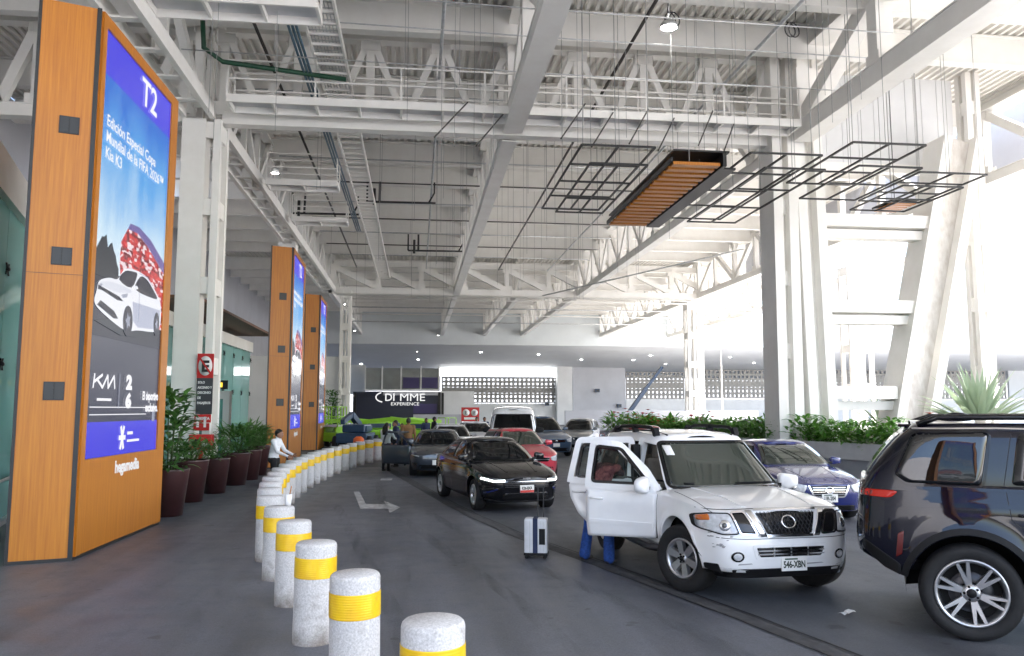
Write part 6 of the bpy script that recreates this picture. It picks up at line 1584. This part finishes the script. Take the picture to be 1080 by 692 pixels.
# white van
def make_van():
    c=Car(wf=1.62,wr=-1.35,R=.34,ar=.42,fl=.01,W=.94,n=6.,zb=.3,cab=(-9,-8.9),
        xf=[(.2,2.30),(.5,2.38),(.8,2.36),(1.05,2.27),(1.2,2.2)],xr=[(.2,-2.4),(1.2,-2.4)],hw=[(.2,.89),(.5,.94),(1.0,.94),(1.2,.925)],
        belt=[(-2.4,1.12),(1.9,1.12),(2.25,1.08)],crown=[(-2.4,.03),(2.3,.04)],sill=[(-2.4,.4),(2.4,.28)],
        gz=1.05,gf=[(1.05,2.24),(1.3,2.02),(1.75,1.62),(2.1,1.25),(2.2,1.0)],gr=[(1.05,-2.38),(2.2,-2.28)],gh=[(1.05,.925),(1.5,.90),(1.9,.84),(2.1,.78),(2.2,.70)],gn=7.,
        roof=[(-2.4,2.13),(0,2.16),(1.,2.13),(1.4,2.05),(2.2,1.9)],rc=.06)
    t=empty('van',(0,0,0),0,'white high roofed van behind the red hatchback','van')
    P=M['p_white']; c.shell(P,t); c.cabin(P,t); wellbox(c,t)
    c.patch('windscreen','W',[(-.86,1.20),(.86,1.20),(.74,1.93),(-.74,1.93)],.006,M['tint'],t,r=.08,rings=8)
    for sd in (1,-1):
        c.patch('front_window','G',[(1.72,1.22),(1.30,1.86),(.75,1.88),(.75,1.22)],.006,M['tint'],t,sd,r=.05); c.patch('rear_side_window','G',[(.62,1.22),(.62,1.88),(-2.0,1.88),(-2.0,1.22)],.006,M['tint'],t,sd,r=.05)
        mirror(c,1.75,1.28,t,M['trim'],sd,1.3)
        c.patch('headlight','F',[(sd*.52,.98),(sd*.84,1.02),(sd*.88,.84),(sd*.60,.80)],.01,M['lens'],t,r=.03)
        for x in (c.wf,c.wr): wheel((x,sd*.81,.34),.34,.22,.2,5,'plain',t,sd)
    c.patch('grille','F',[(-.46,.98),(.46,.98),(.42,.80),(-.42,.80)],.004,M['trimgloss'],t,r=.03); c.band('grille_bar','F',[(-.44,.89),(.44,.89)],.03,.014,M['chrome'],t)
    c.patch('lower_intake','F',[(-.6,.52),(.6,.52),(.6,.38),(-.6,.38)],.004,M['trim'],t,r=.03); plate(c,'F',0,.6,t,'','state')
    seams(c,t,[('S',[(.7,1.1),(.7,.4)]),('S',[(-.6,1.1),(-.6,.4)])])
    place_front(t,c,G(541,492),heading(-.13,-1)); return t
make_van()
# =================================================== big dark off-roader at right, seen from its rear right side
def make_suv():
    c=Car(wf=1.62,wr=-1.49,R=.43,ar=.52,fl=.035,W=1.02,n=8.,zb=.42,cab=(-9,-8.9),
        xf=[(.3,2.5),(.6,2.66),(1.0,2.68),(1.2,2.62),(1.4,2.4)],xr=[(.4,-2.30),(.62,-2.40),(.85,-2.45),(1.1,-2.43),(1.35,-2.40),(1.5,-2.36)],
        hw=[(.3,.95),(.6,1.0),(.9,1.02),(1.15,1.015),(1.3,.985),(1.45,.95)],
        belt=[(-2.6,1.40),(-1.,1.40),(.8,1.39),(1.2,1.33),(2.3,1.22),(2.7,1.15)],crown=[(-2.6,.02),(.8,.04),(1.6,.06),(2.6,.03)],
        sill=[(-2.6,.80),(-2.1,.58),(-1.9,.50),(1.9,.45),(2.7,.4)],
        gz=1.33,gf=[(1.33,1.1),(1.5,.9),(1.9,.3),(2.0,.1)],gr=[(1.33,-2.40),(1.5,-2.31),(1.75,-2.12),(1.93,-1.93),(2.0,-1.83)],gh=[(1.33,.960),(1.45,.952),(1.7,.915),(1.88,.878),(1.97,.80)],gn=9.,
        roof=[(-2.4,1.945),(-1,1.965),(.2,1.95),(.8,1.8)],rc=.035)
    t=empty('large_off_roader',(0,0,0),0,'large glossy blue black off-roader with multi-spoke wheel at the right edge','car')
    P=M['p_jeep']; c.shell(P,t); c.cabin(P,t); wellbox(c,t)
    for sd in (1,-1):
        c.patch('quarter_window','G',[(-2.08,1.48),(-1.90,1.865),(-1.27,1.88),(-1.36,1.40),(-1.98,1.405)],.005,M['tint_big'],t,sd,r=.035,rings=7)
        c.band('window_frame','G',[(-2.11,1.47),(-1.91,1.885),(-1.25,1.90),(-1.34,1.38),(-2.0,1.385)],.022,.006,M['trimgloss'],t,sd,closed=True,r=.07)
        c.patch('rear_side_window','G',[(-1.12,1.41),(-1.04,1.88),(-.12,1.89),(-.12,1.41)],.005,M['tint_big'],t,sd,r=.05); c.patch('front_window','G',[(-.02,1.41),(-.02,1.89),(.35,1.84),(.82,1.45)],.005,M['tint_big'],t,sd,r=.05)
        c.band('chrome_strip','G',[(-1.95,1.91),(-1.2,1.92),(.2,1.90)],.014,.010,M['chrome'],t,sd)
        # wheel arch moulding
        arc=[(c.wr+(c.ar+.035)*math.cos(a),c.R+(c.ar+.035)*math.sin(a)) for a in [PI*(.0+1.0*k/26)-.05+.1*(k/26) for k in range(27)]]
        c.band('arch_moulding','S',[p for p in arc if p[1]>.50],.055,.012,M['trim'],t,sd,th=.03)
        arc=[(c.wf+(c.ar+.035)*math.cos(a),c.R+(c.ar+.035)*math.sin(a)) for a in [PI*k/26 for k in range(27)]]
        c.band('arch_moulding','S',[p for p in arc if p[1]>.50],.055,.012,M['trim'],t,sd,th=.03)
        c.patch('taillight','S',[(-2.385,1.325),(-2.27,1.315),(-2.29,1.265),(-2.385,1.255)],.010,M['redlens'],t,sd,r=.02); c.patch('taillight','B',[(sd*.94,1.325),(sd*.80,1.325),(sd*.80,1.265),(sd*.94,1.255)],.010,M['redglow'],t,r=.02)
        q=c.band('light_strip','S',[(-2.375,1.29),(-2.30,1.29)],.025,.014,M['redglow'],t,sd)
        c.patch('side_reflector','S',[(-2.075,.93),(-2.02,.96),(-2.045,.74),(-2.10,.70)],.008,M['redlens'],t,sd,r=.012)
        c.patch('bumper_cladding','S',[(-2.38,.86),(-2.06,.64),(-2.06,.54),(-2.2,.60),(-2.38,.76)],.008,M['trim'],t,sd,r=.02)
        c.band('side_crease','S',[(-2.28,1.19),(-1.3,1.22),(1.4,1.20)],.04,.007,P,t,sd,th=.014); c.band('shoulder_crease','S',[(-2.3,1.36),(1.0,1.36)],.03,.006,P,t,sd,th=.012)
        handle(c,'S',-.98,1.15,t,P,sd); handle(c,'S',.12,1.15,t,P,sd)
        # flush roof rails
        g=MB(); g.tube([c.surf('T',x,sd*.76)+Vector((0,0,z)) for x,z in ((-1.86,.0),(-1.68,.06),(-.5,.065),(.15,.05),(.3,0))],.028,8); g.build('roof_rail',M['trimgloss'],t)
    seams(c,t,[('S',[(-1.17,1.39),(-1.14,1.1),(-.98,.98)]),('S',[(-.07,1.39),(-.07,.5)]),('G',[(-1.18,1.40),(-1.08,1.93)])])
    c.patch('rear_window','K',[(-.74,1.45),(.74,1.45),(.62,1.86),(-.62,1.86)],.005,M['tint_big'],t,r=.05); c.patch('windscreen','W',[(-.8,1.46),(.8,1.46),(.66,1.86),(-.66,1.86)],.005,M['tint_big'],t,r=.05)
    c.patch('headlight','F',[(.6,1.1),(.9,1.1),(.9,1.0),(.6,1.0)],.008,M['lens'],t); c.patch('headlight','F',[(-.6,1.1),(-.9,1.1),(-.9,1.0),(-.6,1.0)],.008,M['lens'],t); c.patch('grille','F',[(-.55,1.1),(.55,1.1),(.55,.95),(-.55,.95)],.008,M['trimgloss'],t)
    g=MB(); g.sphere(c.surf('T',-1.45,0)+Vector((0,0,.0)),.1,16,8,0,(1.6,.55,.75)); g.build('roof_antenna',P,t)
    g=MB(); g.bx(-2.02,-1.82,-.5,.5,1.925,1.955); g.build('roof_spoiler',P,t,bevel=.01)
    for x in (c.wf,c.wr):
        for s in (1,-1): wheel((x,s*.885,.43),.43,.28,.30,6,'vee',t,s,0,'alloy')
    return t,c
t,c=make_suv(); t_suv,c_suv=t,c
SH=heading(.855,-.52)
off=Matrix.Rotation(SH,3,'Z')@Vector((c.wr,-1.02,0)); p=G(1028,678); t.location=(p.x-off.x,p.y-off.y,0); t.rotation_euler=(0,0,SH)
# ================================================================== PEOPLE
M['skin']=mat('skin',(.36,.19,.12),.55); M['skin_b']=mat('tanned skin',(.26,.13,.08),.55); M['hair']=mat('dark hair',(.012,.009,.008),.5,noise=.3,nscale=40); M['hair_b']=mat('brown hair',(.05,.02,.012),.5,noise=.3,nscale=40)
M['c_white']=mat('white cotton',(.72,.73,.76),.85,bump=.9,bscale=11); M['c_black']=mat('black cloth',(.012,.012,.015),.85,bump=.9,bscale=11); M['c_jeans']=mat('bright blue denim',(.015,.06,.26),.85,noise=.35,nscale=30,bump=.9,bscale=11); M['c_navy']=mat('dark blue cloth',(.02,.03,.08),.85,bump=.9,bscale=11); M['c_tan']=mat('tan jacket',(.24,.13,.055),.85,bump=.9,bscale=11); M['c_red']=mat('reddish patterned cloth',(.10,.02,.03),.9,col2=(.36,.12,.11),nscale=16,bump=.9,bscale=11); M['c_grey']=mat('grey cloth',(.12,.12,.13),.85,bump=.9,bscale=11); M['shoe']=mat('dark shoe',(.02,.018,.016),.5); M['c_orange']=mat('orange plastic',(.75,.13,.02),.5)
def capsule(g,a,b,ra,rb,n=14,sq=1.):
    a=Vector(a);b=Vector(b); t=(b-a).normalized() if (b-a).length>1e-6 else Vector((0,0,1)); pts=[];rs=[]
    for k in range(4): q=k/4; pts.append(a-t*ra*math.cos(q*PI/2)); rs.append(max(.002,ra*math.sin(q*PI/2)))
    pts.append(a);rs.append(ra);pts.append(a.lerp(b,.5));rs.append((ra+rb)/2);pts.append(b);rs.append(rb)
    for k in range(1,5): q=k/4; pts.append(b+t*rb*math.sin(q*PI/2)); rs.append(max(.002,rb*math.cos(q*PI/2)))
    g.tube(pts,rs,n)
def person(label,pos,face,H=1.7,J=None,top='c_white',bottom='c_black',hair='hair',skin='skin',long_hair=False,group=None,sleeves='long',voxel=.014,flare=0.):
    """one remeshed body; J overrides joints given in metres for a 1.7 m figure, x forward, y left"""
    j=dict(hip=(0,0,.92),chest=(0.01,0,1.24),neck=(0,0,1.42),head=(.03,0,1.56),
           shl=(0,.185,1.385),ell=(-.03,.235,1.10),wrl=(.06,.23,.86),shr=(0,-.185,1.385),elr=(-.03,-.235,1.10),wrr=(.06,-.23,.86),
           hpl=(0,.095,.90),knl=(.02,.10,.49),anl=(-.02,.105,.08),hpr=(0,-.095,.90),knr=(.02,-.10,.49),anr=(-.02,-.105,.08))
    if J: j.update(J)
    V={k:Vector(v) for k,v in j.items()}; s=H/1.7
    g=MB(); bones=[]
    def cap(a,b,ra,rb,kind): capsule(g,a,b,ra,rb); bones.append((Vector(a),Vector(b),(ra+rb)/2,kind))
    hip,ch,nk,hd=V['hip'],V['chest'],V['neck'],V['head']
    # torso as wide ellipsoidal sweep
    def slab(p,w,d,r): 
        for y in (-1,1): capsule(g,p+Vector((0,y*w*.5-y*r,-.001)),p+Vector((0,y*w*.5-y*r,.001)),r,r)
    n=7
    for k in range(n):
        t=k/(n-1); p=hip.lerp(ch,t); w=[.34,.35,.325,.30,.315,.345,.37][k]; d=.105
        g.sphere(p,1,16,8,0,(.115+.01*math.sin(t*PI),w/2,.10))
    g.sphere(ch.lerp(nk,.45),1,16,8,0,(.112,.195,.10)); g.sphere(ch.lerp(nk,.75),1,16,8,0,(.095,.165,.075))
    bones.append((hip+Vector((0,0,.05)),ch.lerp(nk,.75),.16,'top')); bones.append((hip-Vector((0,0,.06)),hip+Vector((0,0,.0)),.17,'bottom'))
    cap(nk-Vector((0,0,.03)),nk.lerp(hd,.6),.058,.052,'skin')
    # head with face
    hz=hd; g.sphere(hz,1,18,12,0,(.098,.076,.118)); g.sphere(hz+Vector((.022,0,-.055)),1,14,10,0,(.068,.058,.065)); bones.append((hz-Vector((0,0,.05)),hz+Vector((0,0,.06)),.1,'skin'))
    capsule(g,hz+Vector((.088,0,.005)),hz+Vector((.108,0,-.028)),.010,.015); g.sphere(hz+Vector((.086,0,-.062)),1,10,6,0,(.012,.024,.009))
    for y in (-1,1): g.sphere(hz+Vector((-.005,y*.078,-.012)),1,10,6,0,(.02,.010,.032))
    for sd in ('l','r'):
        sh,el,wr=V['sh'+sd],V['el'+sd],V['wr'+sd]; yy=1 if sd=='l' else -1
        cap(sh.lerp(nk,.25),sh,.062,.066,'top'); cap(sh,el,.060,.046,'top'); 
        cap(el,wr,.046,.030,'top' if sleeves=='long' else 'skin')
        # hand: palm, four fingers, thumb
        d=(wr-el).normalized(); side=Vector((0,yy,0)); side=(side-d*side.dot(d)).normalized(); up=d.cross(side)
        pl=wr+d*.075; capsule(g,wr+d*.02+up*.018,pl+up*.028,.024,.018); capsule(g,wr+d*.02-up*.018,pl-up*.028,.024,.018); bones.append((wr+d*.01,wr+d*.2,.035,'skin'))
        for q,L in ((-1.5,.062),(-.5,.075),(.5,.08),(1.5,.072)):
            b0=pl+up*q*.019; b1=b0+d*L*.55-side*.006; b2=b1+(d*.75-side*.65).normalized()*L*.45; capsule(g,b0,b1,.0095,.009,8); capsule(g,b1,b2,.009,.0075,8)
        t0=wr+d*.03+up*.03; t1=t0+(d*.6+up*.8).normalized()*.045; capsule(g,t0,t1,.013,.011,8); capsule(g,t1,t1+(d*.9+up*.3).normalized()*.032,.011,.009,8)
        hp,kn,an=V['hp'+sd],V['kn'+sd],V['an'+sd]
        cap(hp,kn,.090,.062+flare*.3,'bottom'); cap(kn,an,.062+flare*.3,.045+flare,'bottom')
        f=Vector((1,0,0)); capsule(g,an+Vector((-.03,0,-.038)),an+Vector((.14,0,-.048)),.04,.03); bones.append((an+Vector((-.05,0,-.055)),an+Vector((.17,0,-.055)),.03,'shoe'))
    o=g.build('person',[M[top]])
    o.location=pos; o.rotation_euler=(0,0,face); o.scale=(1,1,1)
    md=o.modifiers.new('r','REMESH'); md.mode='VOXEL'; md.voxel_size=voxel; md.use_smooth_shade=True
    sm=o.modifiers.new('s','SMOOTH'); sm.factor=.5; sm.iterations=2
    dg=bpy.context.evaluated_depsgraph_get(); dg.update(); me=bpy.data.meshes.new_from_object(o.evaluated_get(dg)); o.modifiers.clear(); old=o.data; o.data=me; bpy.data.meshes.remove(old)
    me.materials.clear(); kinds=['top','bottom','skin','shoe']
    for k in ('top','bottom'): me.materials.append(M[top if k=='top' else bottom])
    me.materials.append(M[skin]); me.materials.append(M['shoe'])
    mi=[]
    for p in me.polygons:
        c=p.center; best=None
        for (a,b,r,kind) in bones:
            ab=b-a; t=max(0,min(1,(c-a).dot(ab)/max(1e-9,ab.length_squared))); dd=(c-(a+ab*t)).length-r
            if best is None or dd<best[0]: best=(dd,kind)
        mi.append(kinds.index(best[1]))
    me.polygons.foreach_set('material_index',mi); me.polygons.foreach_set('use_smooth',[True]*len(mi))
    me.transform(Matrix.Scale(s,4)); me.update()
    # hair cap (child) and eyes
    hg=MB(); hg.sphere(hz+Vector((-.014,0,.020)),1,20,12,0,(.104,.086,.116))
    for v in hg.v:
        lim=hz.z+.012+max(0,(v.x-hz.x))*.75-(.06 if v.x<hz.x-.03 else 0)
        if v.z<lim: v.z=lim; 
    if long_hair:
        for k in range(9):
            y=-.07+.14*k/8; hg.tube([hz+Vector((-.06,y*.9,.05)),hz+Vector((-.105,y*1.1,-.04)),hz+Vector((-.125,y*1.25,-.16)),hz+Vector((-.12,y*1.2,-.30))],[.03,.035,.032,.012],8)
    hg.xf(Matrix.Scale(s,4)); hg.build('hair',M[hair],o)
    eg=MB()
    for y in (-1,1): eg.sphere(hz+Vector((.088,y*.031,.008)),.0095,8,6)
    eg.xf(Matrix.Scale(s,4)); eg.build('eyes',M['hair'],o)
    tag(o,label,'person',group); return o
person('guard in white shirt and black trousers leaning on the bollards beside the middle totem',(-3.42,20.25,0),R(-12),1.66,dict(hip=(-.06,0,.90),chest=(.0,0,1.22),neck=(.04,0,1.40),head=(.09,.0,1.535),shl=(.03,.18,1.36),shr=(.02,-.185,1.36),ell=(.16,.22,1.12),wrl=(.42,.12,1.02),elr=(.14,-.24,1.11),wrr=(.40,-.20,1.0)),'c_white','c_black','hair','skin_b')
p=G(407,497)
person('woman in white top and black trousers at the open slate blue car door',(p.x,p.y,0),R(60),1.66,dict(elr=(.12,-.26,1.14),wrr=(.30,-.2,1.12),ell=(.10,.24,1.12),wrl=(.3,.16,1.1)),'c_white','c_black','hair','skin',True,voxel=.018)
def at_d(px,y): 
    d=D(px,432,y); return (d.x,d.y,0)
person('person in dark clothes standing behind the open slate blue door',at_d(418,30.),R(200),1.72,None,'c_navy','c_black','hair','skin_b',voxel=.02)
person('person in a tan jacket standing behind the slate blue sedan',at_d(431,30.5),R(90),1.80,None,'c_tan','c_navy','hair','skin_b',voxel=.02)
person('person with brown top and long hair between the dark clothed and tan jacketed people',at_d(424.5,31.5),R(250),1.58,None,'c_grey','c_black','hair_b','skin',True,voxel=.02)
person('person in black jacket walking at the back, left of the white sedan',at_d(458,40.),R(20),1.76,dict(anl=(.16,.1,.08),knl=(.14,.1,.5),anr=(-.2,-.1,.1),knr=(-.02,-.1,.5)),'c_black','c_grey','hair','skin_b',voxel=.022)
person('person in dark blue at the back beside the lime green machines',at_d(449.5,41.),R(-60),1.68,None,'c_navy','c_black','hair','skin',voxel=.022)
person('person in dark blue standing between the two white cars at the back',at_d(503,41.),R(-100),1.74,None,'c_navy','c_black','hair','skin_b',voxel=.022)
person('person in navy shirt standing left of the white van at the back',at_d(511,42.5),R(-80),1.72,None,'c_navy','c_navy','hair','skin_b',voxel=.022)
person('person in reddish top and bright blue jeans leaning into the white off-roader',(2.52,11.1,0),R(38),1.68,dict(hip=(-.02,0,.92),chest=(.14,0,1.18),neck=(.27,0,1.33),head=(.38,0,1.44),shl=(.25,.18,1.29),shr=(.24,-.185,1.29),ell=(.42,.22,1.12),wrl=(.62,.18,1.08),elr=(.40,-.24,1.10),wrr=(.60,-.2,1.05),hpl=(0,.11,.9),hpr=(0,-.11,.9),knl=(.03,.18,.49),knr=(.03,-.18,.49),anl=(-.02,.22,.08),anr=(-.02,-.22,.08)),'c_red','c_jeans','hair_b','skin',True,flare=.035)

# ================================================================== SMALL THINGS
t=empty('suitcase',(1.72,11.5,0),R(-14),'small white cabin suitcase with dark strap and raised black handle on the lane','suitcase')
M['case_white']=mat('white shell plastic',(.62,.63,.66),.35,noise=.06,nscale=6,coat=.3)
def caseshell(x0,x1,y0,y1,z0,z1): 
    g=MB(); g.bx(x0,x1,y0,y1,z0,z1); return g
caseshell(-.165,.165,-.11,.11,.055,.56).build('shell',M['case_white'],t,bevel=.035)
g=MB(); g.bx(-.04,.03,-.1125,.1125,.06,.563); g.build('strap',M['c_navy'],t,bevel=.004)
g=MB()
for x in (-.12,-.085,.075,.11,.14): g.bx(x-.004,x+.004,-.1135,.1135,.09,.53)
g.build('rib',M['galv'],t)
g=MB(); g.bx(.05,.135,-.118,-.108,.20,.42); g.build('side_handle',M['trim'],t,bevel=.004)
g=MB(); g.bx(-.17,.17,-.115,.115,.045,.085); g.build('corner_guard',M['trim'],t,bevel=.01)
for x in (-.13,.13):
    for y in (-.085,.085):
        g=MB(); g.lathe([(0,-.012),(.026,-.012),(.026,.012),(0,.012)],14,axis='y',c=(x,y,.026)); g.build('wheel',M['rubber'],t)
g=MB()
for x in (.02,.10): g.bx(x-.008,x+.008,.06,.076,.55,.99)
g.bx(.0,.12,.05,.086,.98,1.01); g.build('telescopic_handle',M['black'],t)
t=empty('litter',(4.42,7.98,.012),.4,'crumpled white scrap of paper on the asphalt in front of the white off-roader','litter')
random.seed(2); g=MB(); vs_=[]
for i in range(5):
    for j_ in range(4): vs_.append((i*.045-.09+random.uniform(-.01,.01),j_*.03-.045+random.uniform(-.01,.01),random.uniform(0,.03)))
g.add(vs_,[(i*4+j_,i*4+j_+1,(i+1)*4+j_+1,(i+1)*4+j_) for i in range(4) for j_ in range(3)]); g.build('paper',M['sign_white'],t)
def drum(label,pos):
    t=empty('traffic_drum',pos,0,label,'traffic drum')
    g=MB(); g.lathe([(.30,0),(.30,.08),(.24,.1),(.22,.9),(.1,1.0),(0,1.0)],20); g.build('drum',M['c_orange'],t); g=MB(); g.lathe([(.239,.35),(.235,.5)],20); g.lathe([(.231,.62),(.228,.76)],20); g.build('white_band',M['sign_white'],t)
drum('orange and white traffic drum behind the far end of the bollard row',(-2.35,33.6,0))
# lime green access machines
M['lime']=mat('lime green paint',(.30,.62,.03),.4,noise=.08,nscale=3,coat=.3); M['armblue']=mat('dark blue boom paint',(.03,.06,.12),.4,noise=.1,nscale=4)
def chassis(t,L=2.4,W_=1.3,col='lime'):
    g=MB(); g.bx(-L/2,L/2,-W_/2,W_/2,.35,.85); g.bx(-L/2+.2,L/2-.2,-W_/2-.04,W_/2+.04,.5,.75); g.build('chassis',M[col],t,bevel=.04)
    for x in (-L/2+.35,L/2-.35):
        for y in (-1,1):
            w=empty('wheel',(x,y*(W_/2+.08),.36)); w.parent=t
            g=MB(); g.lathe([(.15,-.12),(.34,-.12),(.36,-.06),(.36,.06),(.34,.12),(.15,.12)],20,axis='y'); g.build('tyre',M['rubber'],w); g=MB(); g.lathe([(0,.1),(.16,.1),(.16,-.1),(0,-.1)],16,axis='y'); g.build('rim',M[col],w)
def scissor(label,pos,rz,h):
    t=empty('scissor_lift',pos,rz,label,'scissor lift','lime green access machines'); chassis(t,1.9,.9)
    n=3
    for k in range(n):
        g=MB(); z0=.85+(h-.85)*k/n; z1=.85+(h-.85)*(k+1)/n
        for y in (-.3,.3): g.bar((-.8,y,z0),(.8,y,z1),.05,.09); g.bar((.8,y+.06,z0),(-.8,y+.06,z1),.05,.09)
        g.build('scissor_arm',M['lime'],t)
    g=MB(); g.bx(-.95,.95,-.45,.45,h,h+.1); g.build('platform',M['galv'],t)
    g=MB()
    for x in (-.93,-.3,.3,.93):
        for y in (-.43,.43): g.bar((x,y,h),(x,y,h+1.1),.05,.05)
    for z in (.55,1.1):
        for y in (-.43,.43): g.bar((-.93,y,h+z),(.93,y,h+z),.05,.05)
        for x in (-.93,.93): g.bar((x,-.43,h+z),(x,.43,h+z),.05,.05)
    g.build('guard_rail',M['lime'],t)
def boom(label,pos,rz,a0=R(18),L0=2.6,a1=R(-10),L1=2.8,col='lime',arm='lime',basket=True):
    t=empty('boom_lift',pos,rz,label,'boom lift','lime green access machines' if col=='lime' else None); chassis(t,2.5,1.6,col)
    g=MB(); g.bx(-1.2,.7,-.6,.6,.88,1.30); g.build('turret',M[col],t,bevel=.08)
    g=MB(); g.bx(-1.1,.4,.605,.66,.95,1.22); g.bx(-1.1,.4,-.66,-.605,.95,1.22); g.build('cover',M['armblue'],t)
    p0=Vector((-.9,0,1.22)); p1=p0+Vector((math.cos(a0)*L0,0,math.sin(a0)*L0)); p2=p1+Vector((math.cos(a1)*L1,0,math.sin(a1)*L1))
    g=MB(); g.bar(p0,p1,.26,.32); g.build('lower_boom',M[arm],t); g=MB(); g.bar(p1-(p2-p1).normalized()*.2,p2,.2,.24); g.build('upper_boom',M[arm],t)
    g=MB(); g.tube([p0+Vector((.3,0,-.1)),p0.lerp(p1,.5)+Vector((0,0,-.2))],.06,8); g.build('cylinder',M['galv'],t)
    if basket:
        g=MB(); b=p2+Vector((.45,0,-.75))
        for x in (-.4,.4):
            for y in (-.7,.7): g.bar(b+Vector((x,y,-.1)),b+Vector((x,y,1.0)),.05,.05)
        for z in (0,.5,1.):
            for y in (-.7,.7): g.bar(b+Vector((-.4,y,z)),b+Vector((.4,y,z)),.05,.05)
            for x in (-.4,.4): g.bar(b+Vector((x,-.7,z)),b+Vector((x,.7,z)),.05,.05)
        g.box(b+Vector((0,0,-.1)),(.85,1.45,.08)); g.build('basket',M[arm],t)
    return t
scissor('lime green scissor lift with railed platform right of the farthest totem',(at_d(353,46.)[0],46.,0),R(80),1.15)
boom('lime green boom lift with folded arm under the storefront sign, left one',(at_d(392,52)[0],52,0),R(200),R(5),2.6,R(-4),2.4)
boom('lime green boom lift with dark covers, right one under the storefront sign',(at_d(437,50)[0],50,0),R(170),R(7),2.4,R(-6),2.2)
boom('lime green boom lift with lowered basket between the other two machines',(at_d(413,56)[0],56,0),R(20),R(4),2.6,R(-4),2.0)
boom('dark blue machine with arm folded low behind the far bollards',(at_d(376,44)[0],44,0),R(262),R(16),2.2,R(-10),2.0,'armblue','armblue',False)
boom('dark blue boom lift with its arm raised against the perforated wall',(at_d(668,66)[0],66,0),R(8),R(52),3.4,R(50),2.4,'armblue','armblue',False)
# thin lamp post and wall details at the back
g=MB(); p=D(762,437,66); g.tube([(0,0,0),(0,0,7.2)],[.09,.06],10); o=g.build('lamp_post',M['steel']); o.location=(p.x,66,0); tag(o,'thin white post between the far latticed column and the thick right column','post')
for (px,py,lb) in ((530,431,'small dark wall camera under the perforated wall behind the van'),(577,426,'small dark box on the low white wall left of the bright pier'),(653,428,'small dark wall box on the grey wall'),(630,412,'thin sign pole top against the grey wall')):
    p=D(px,py,YB-1.0); t=empty('wall_box',p,0,lb,'wall box'); g=MB(); g.bx(-.3,.3,-.25,.1,-.25,.25); g.build('case',M['armblue'],t); g=MB(); g.bx(-.2,.2,-.29,-.25,-.15,.15); g.build('cover',M['blackplastic'],t)

# the next totem of the row, behind the photographer: only its screen is seen, mirrored in the dark off-roader's windows
c=copy_tree(T); c.matrix_world=Matrix.Translation(Vector((-2.6,-9.2,0))-P2)@MW; c['label']='orange totem outside the picture, its blue screen mirrored in the large off-roader window'
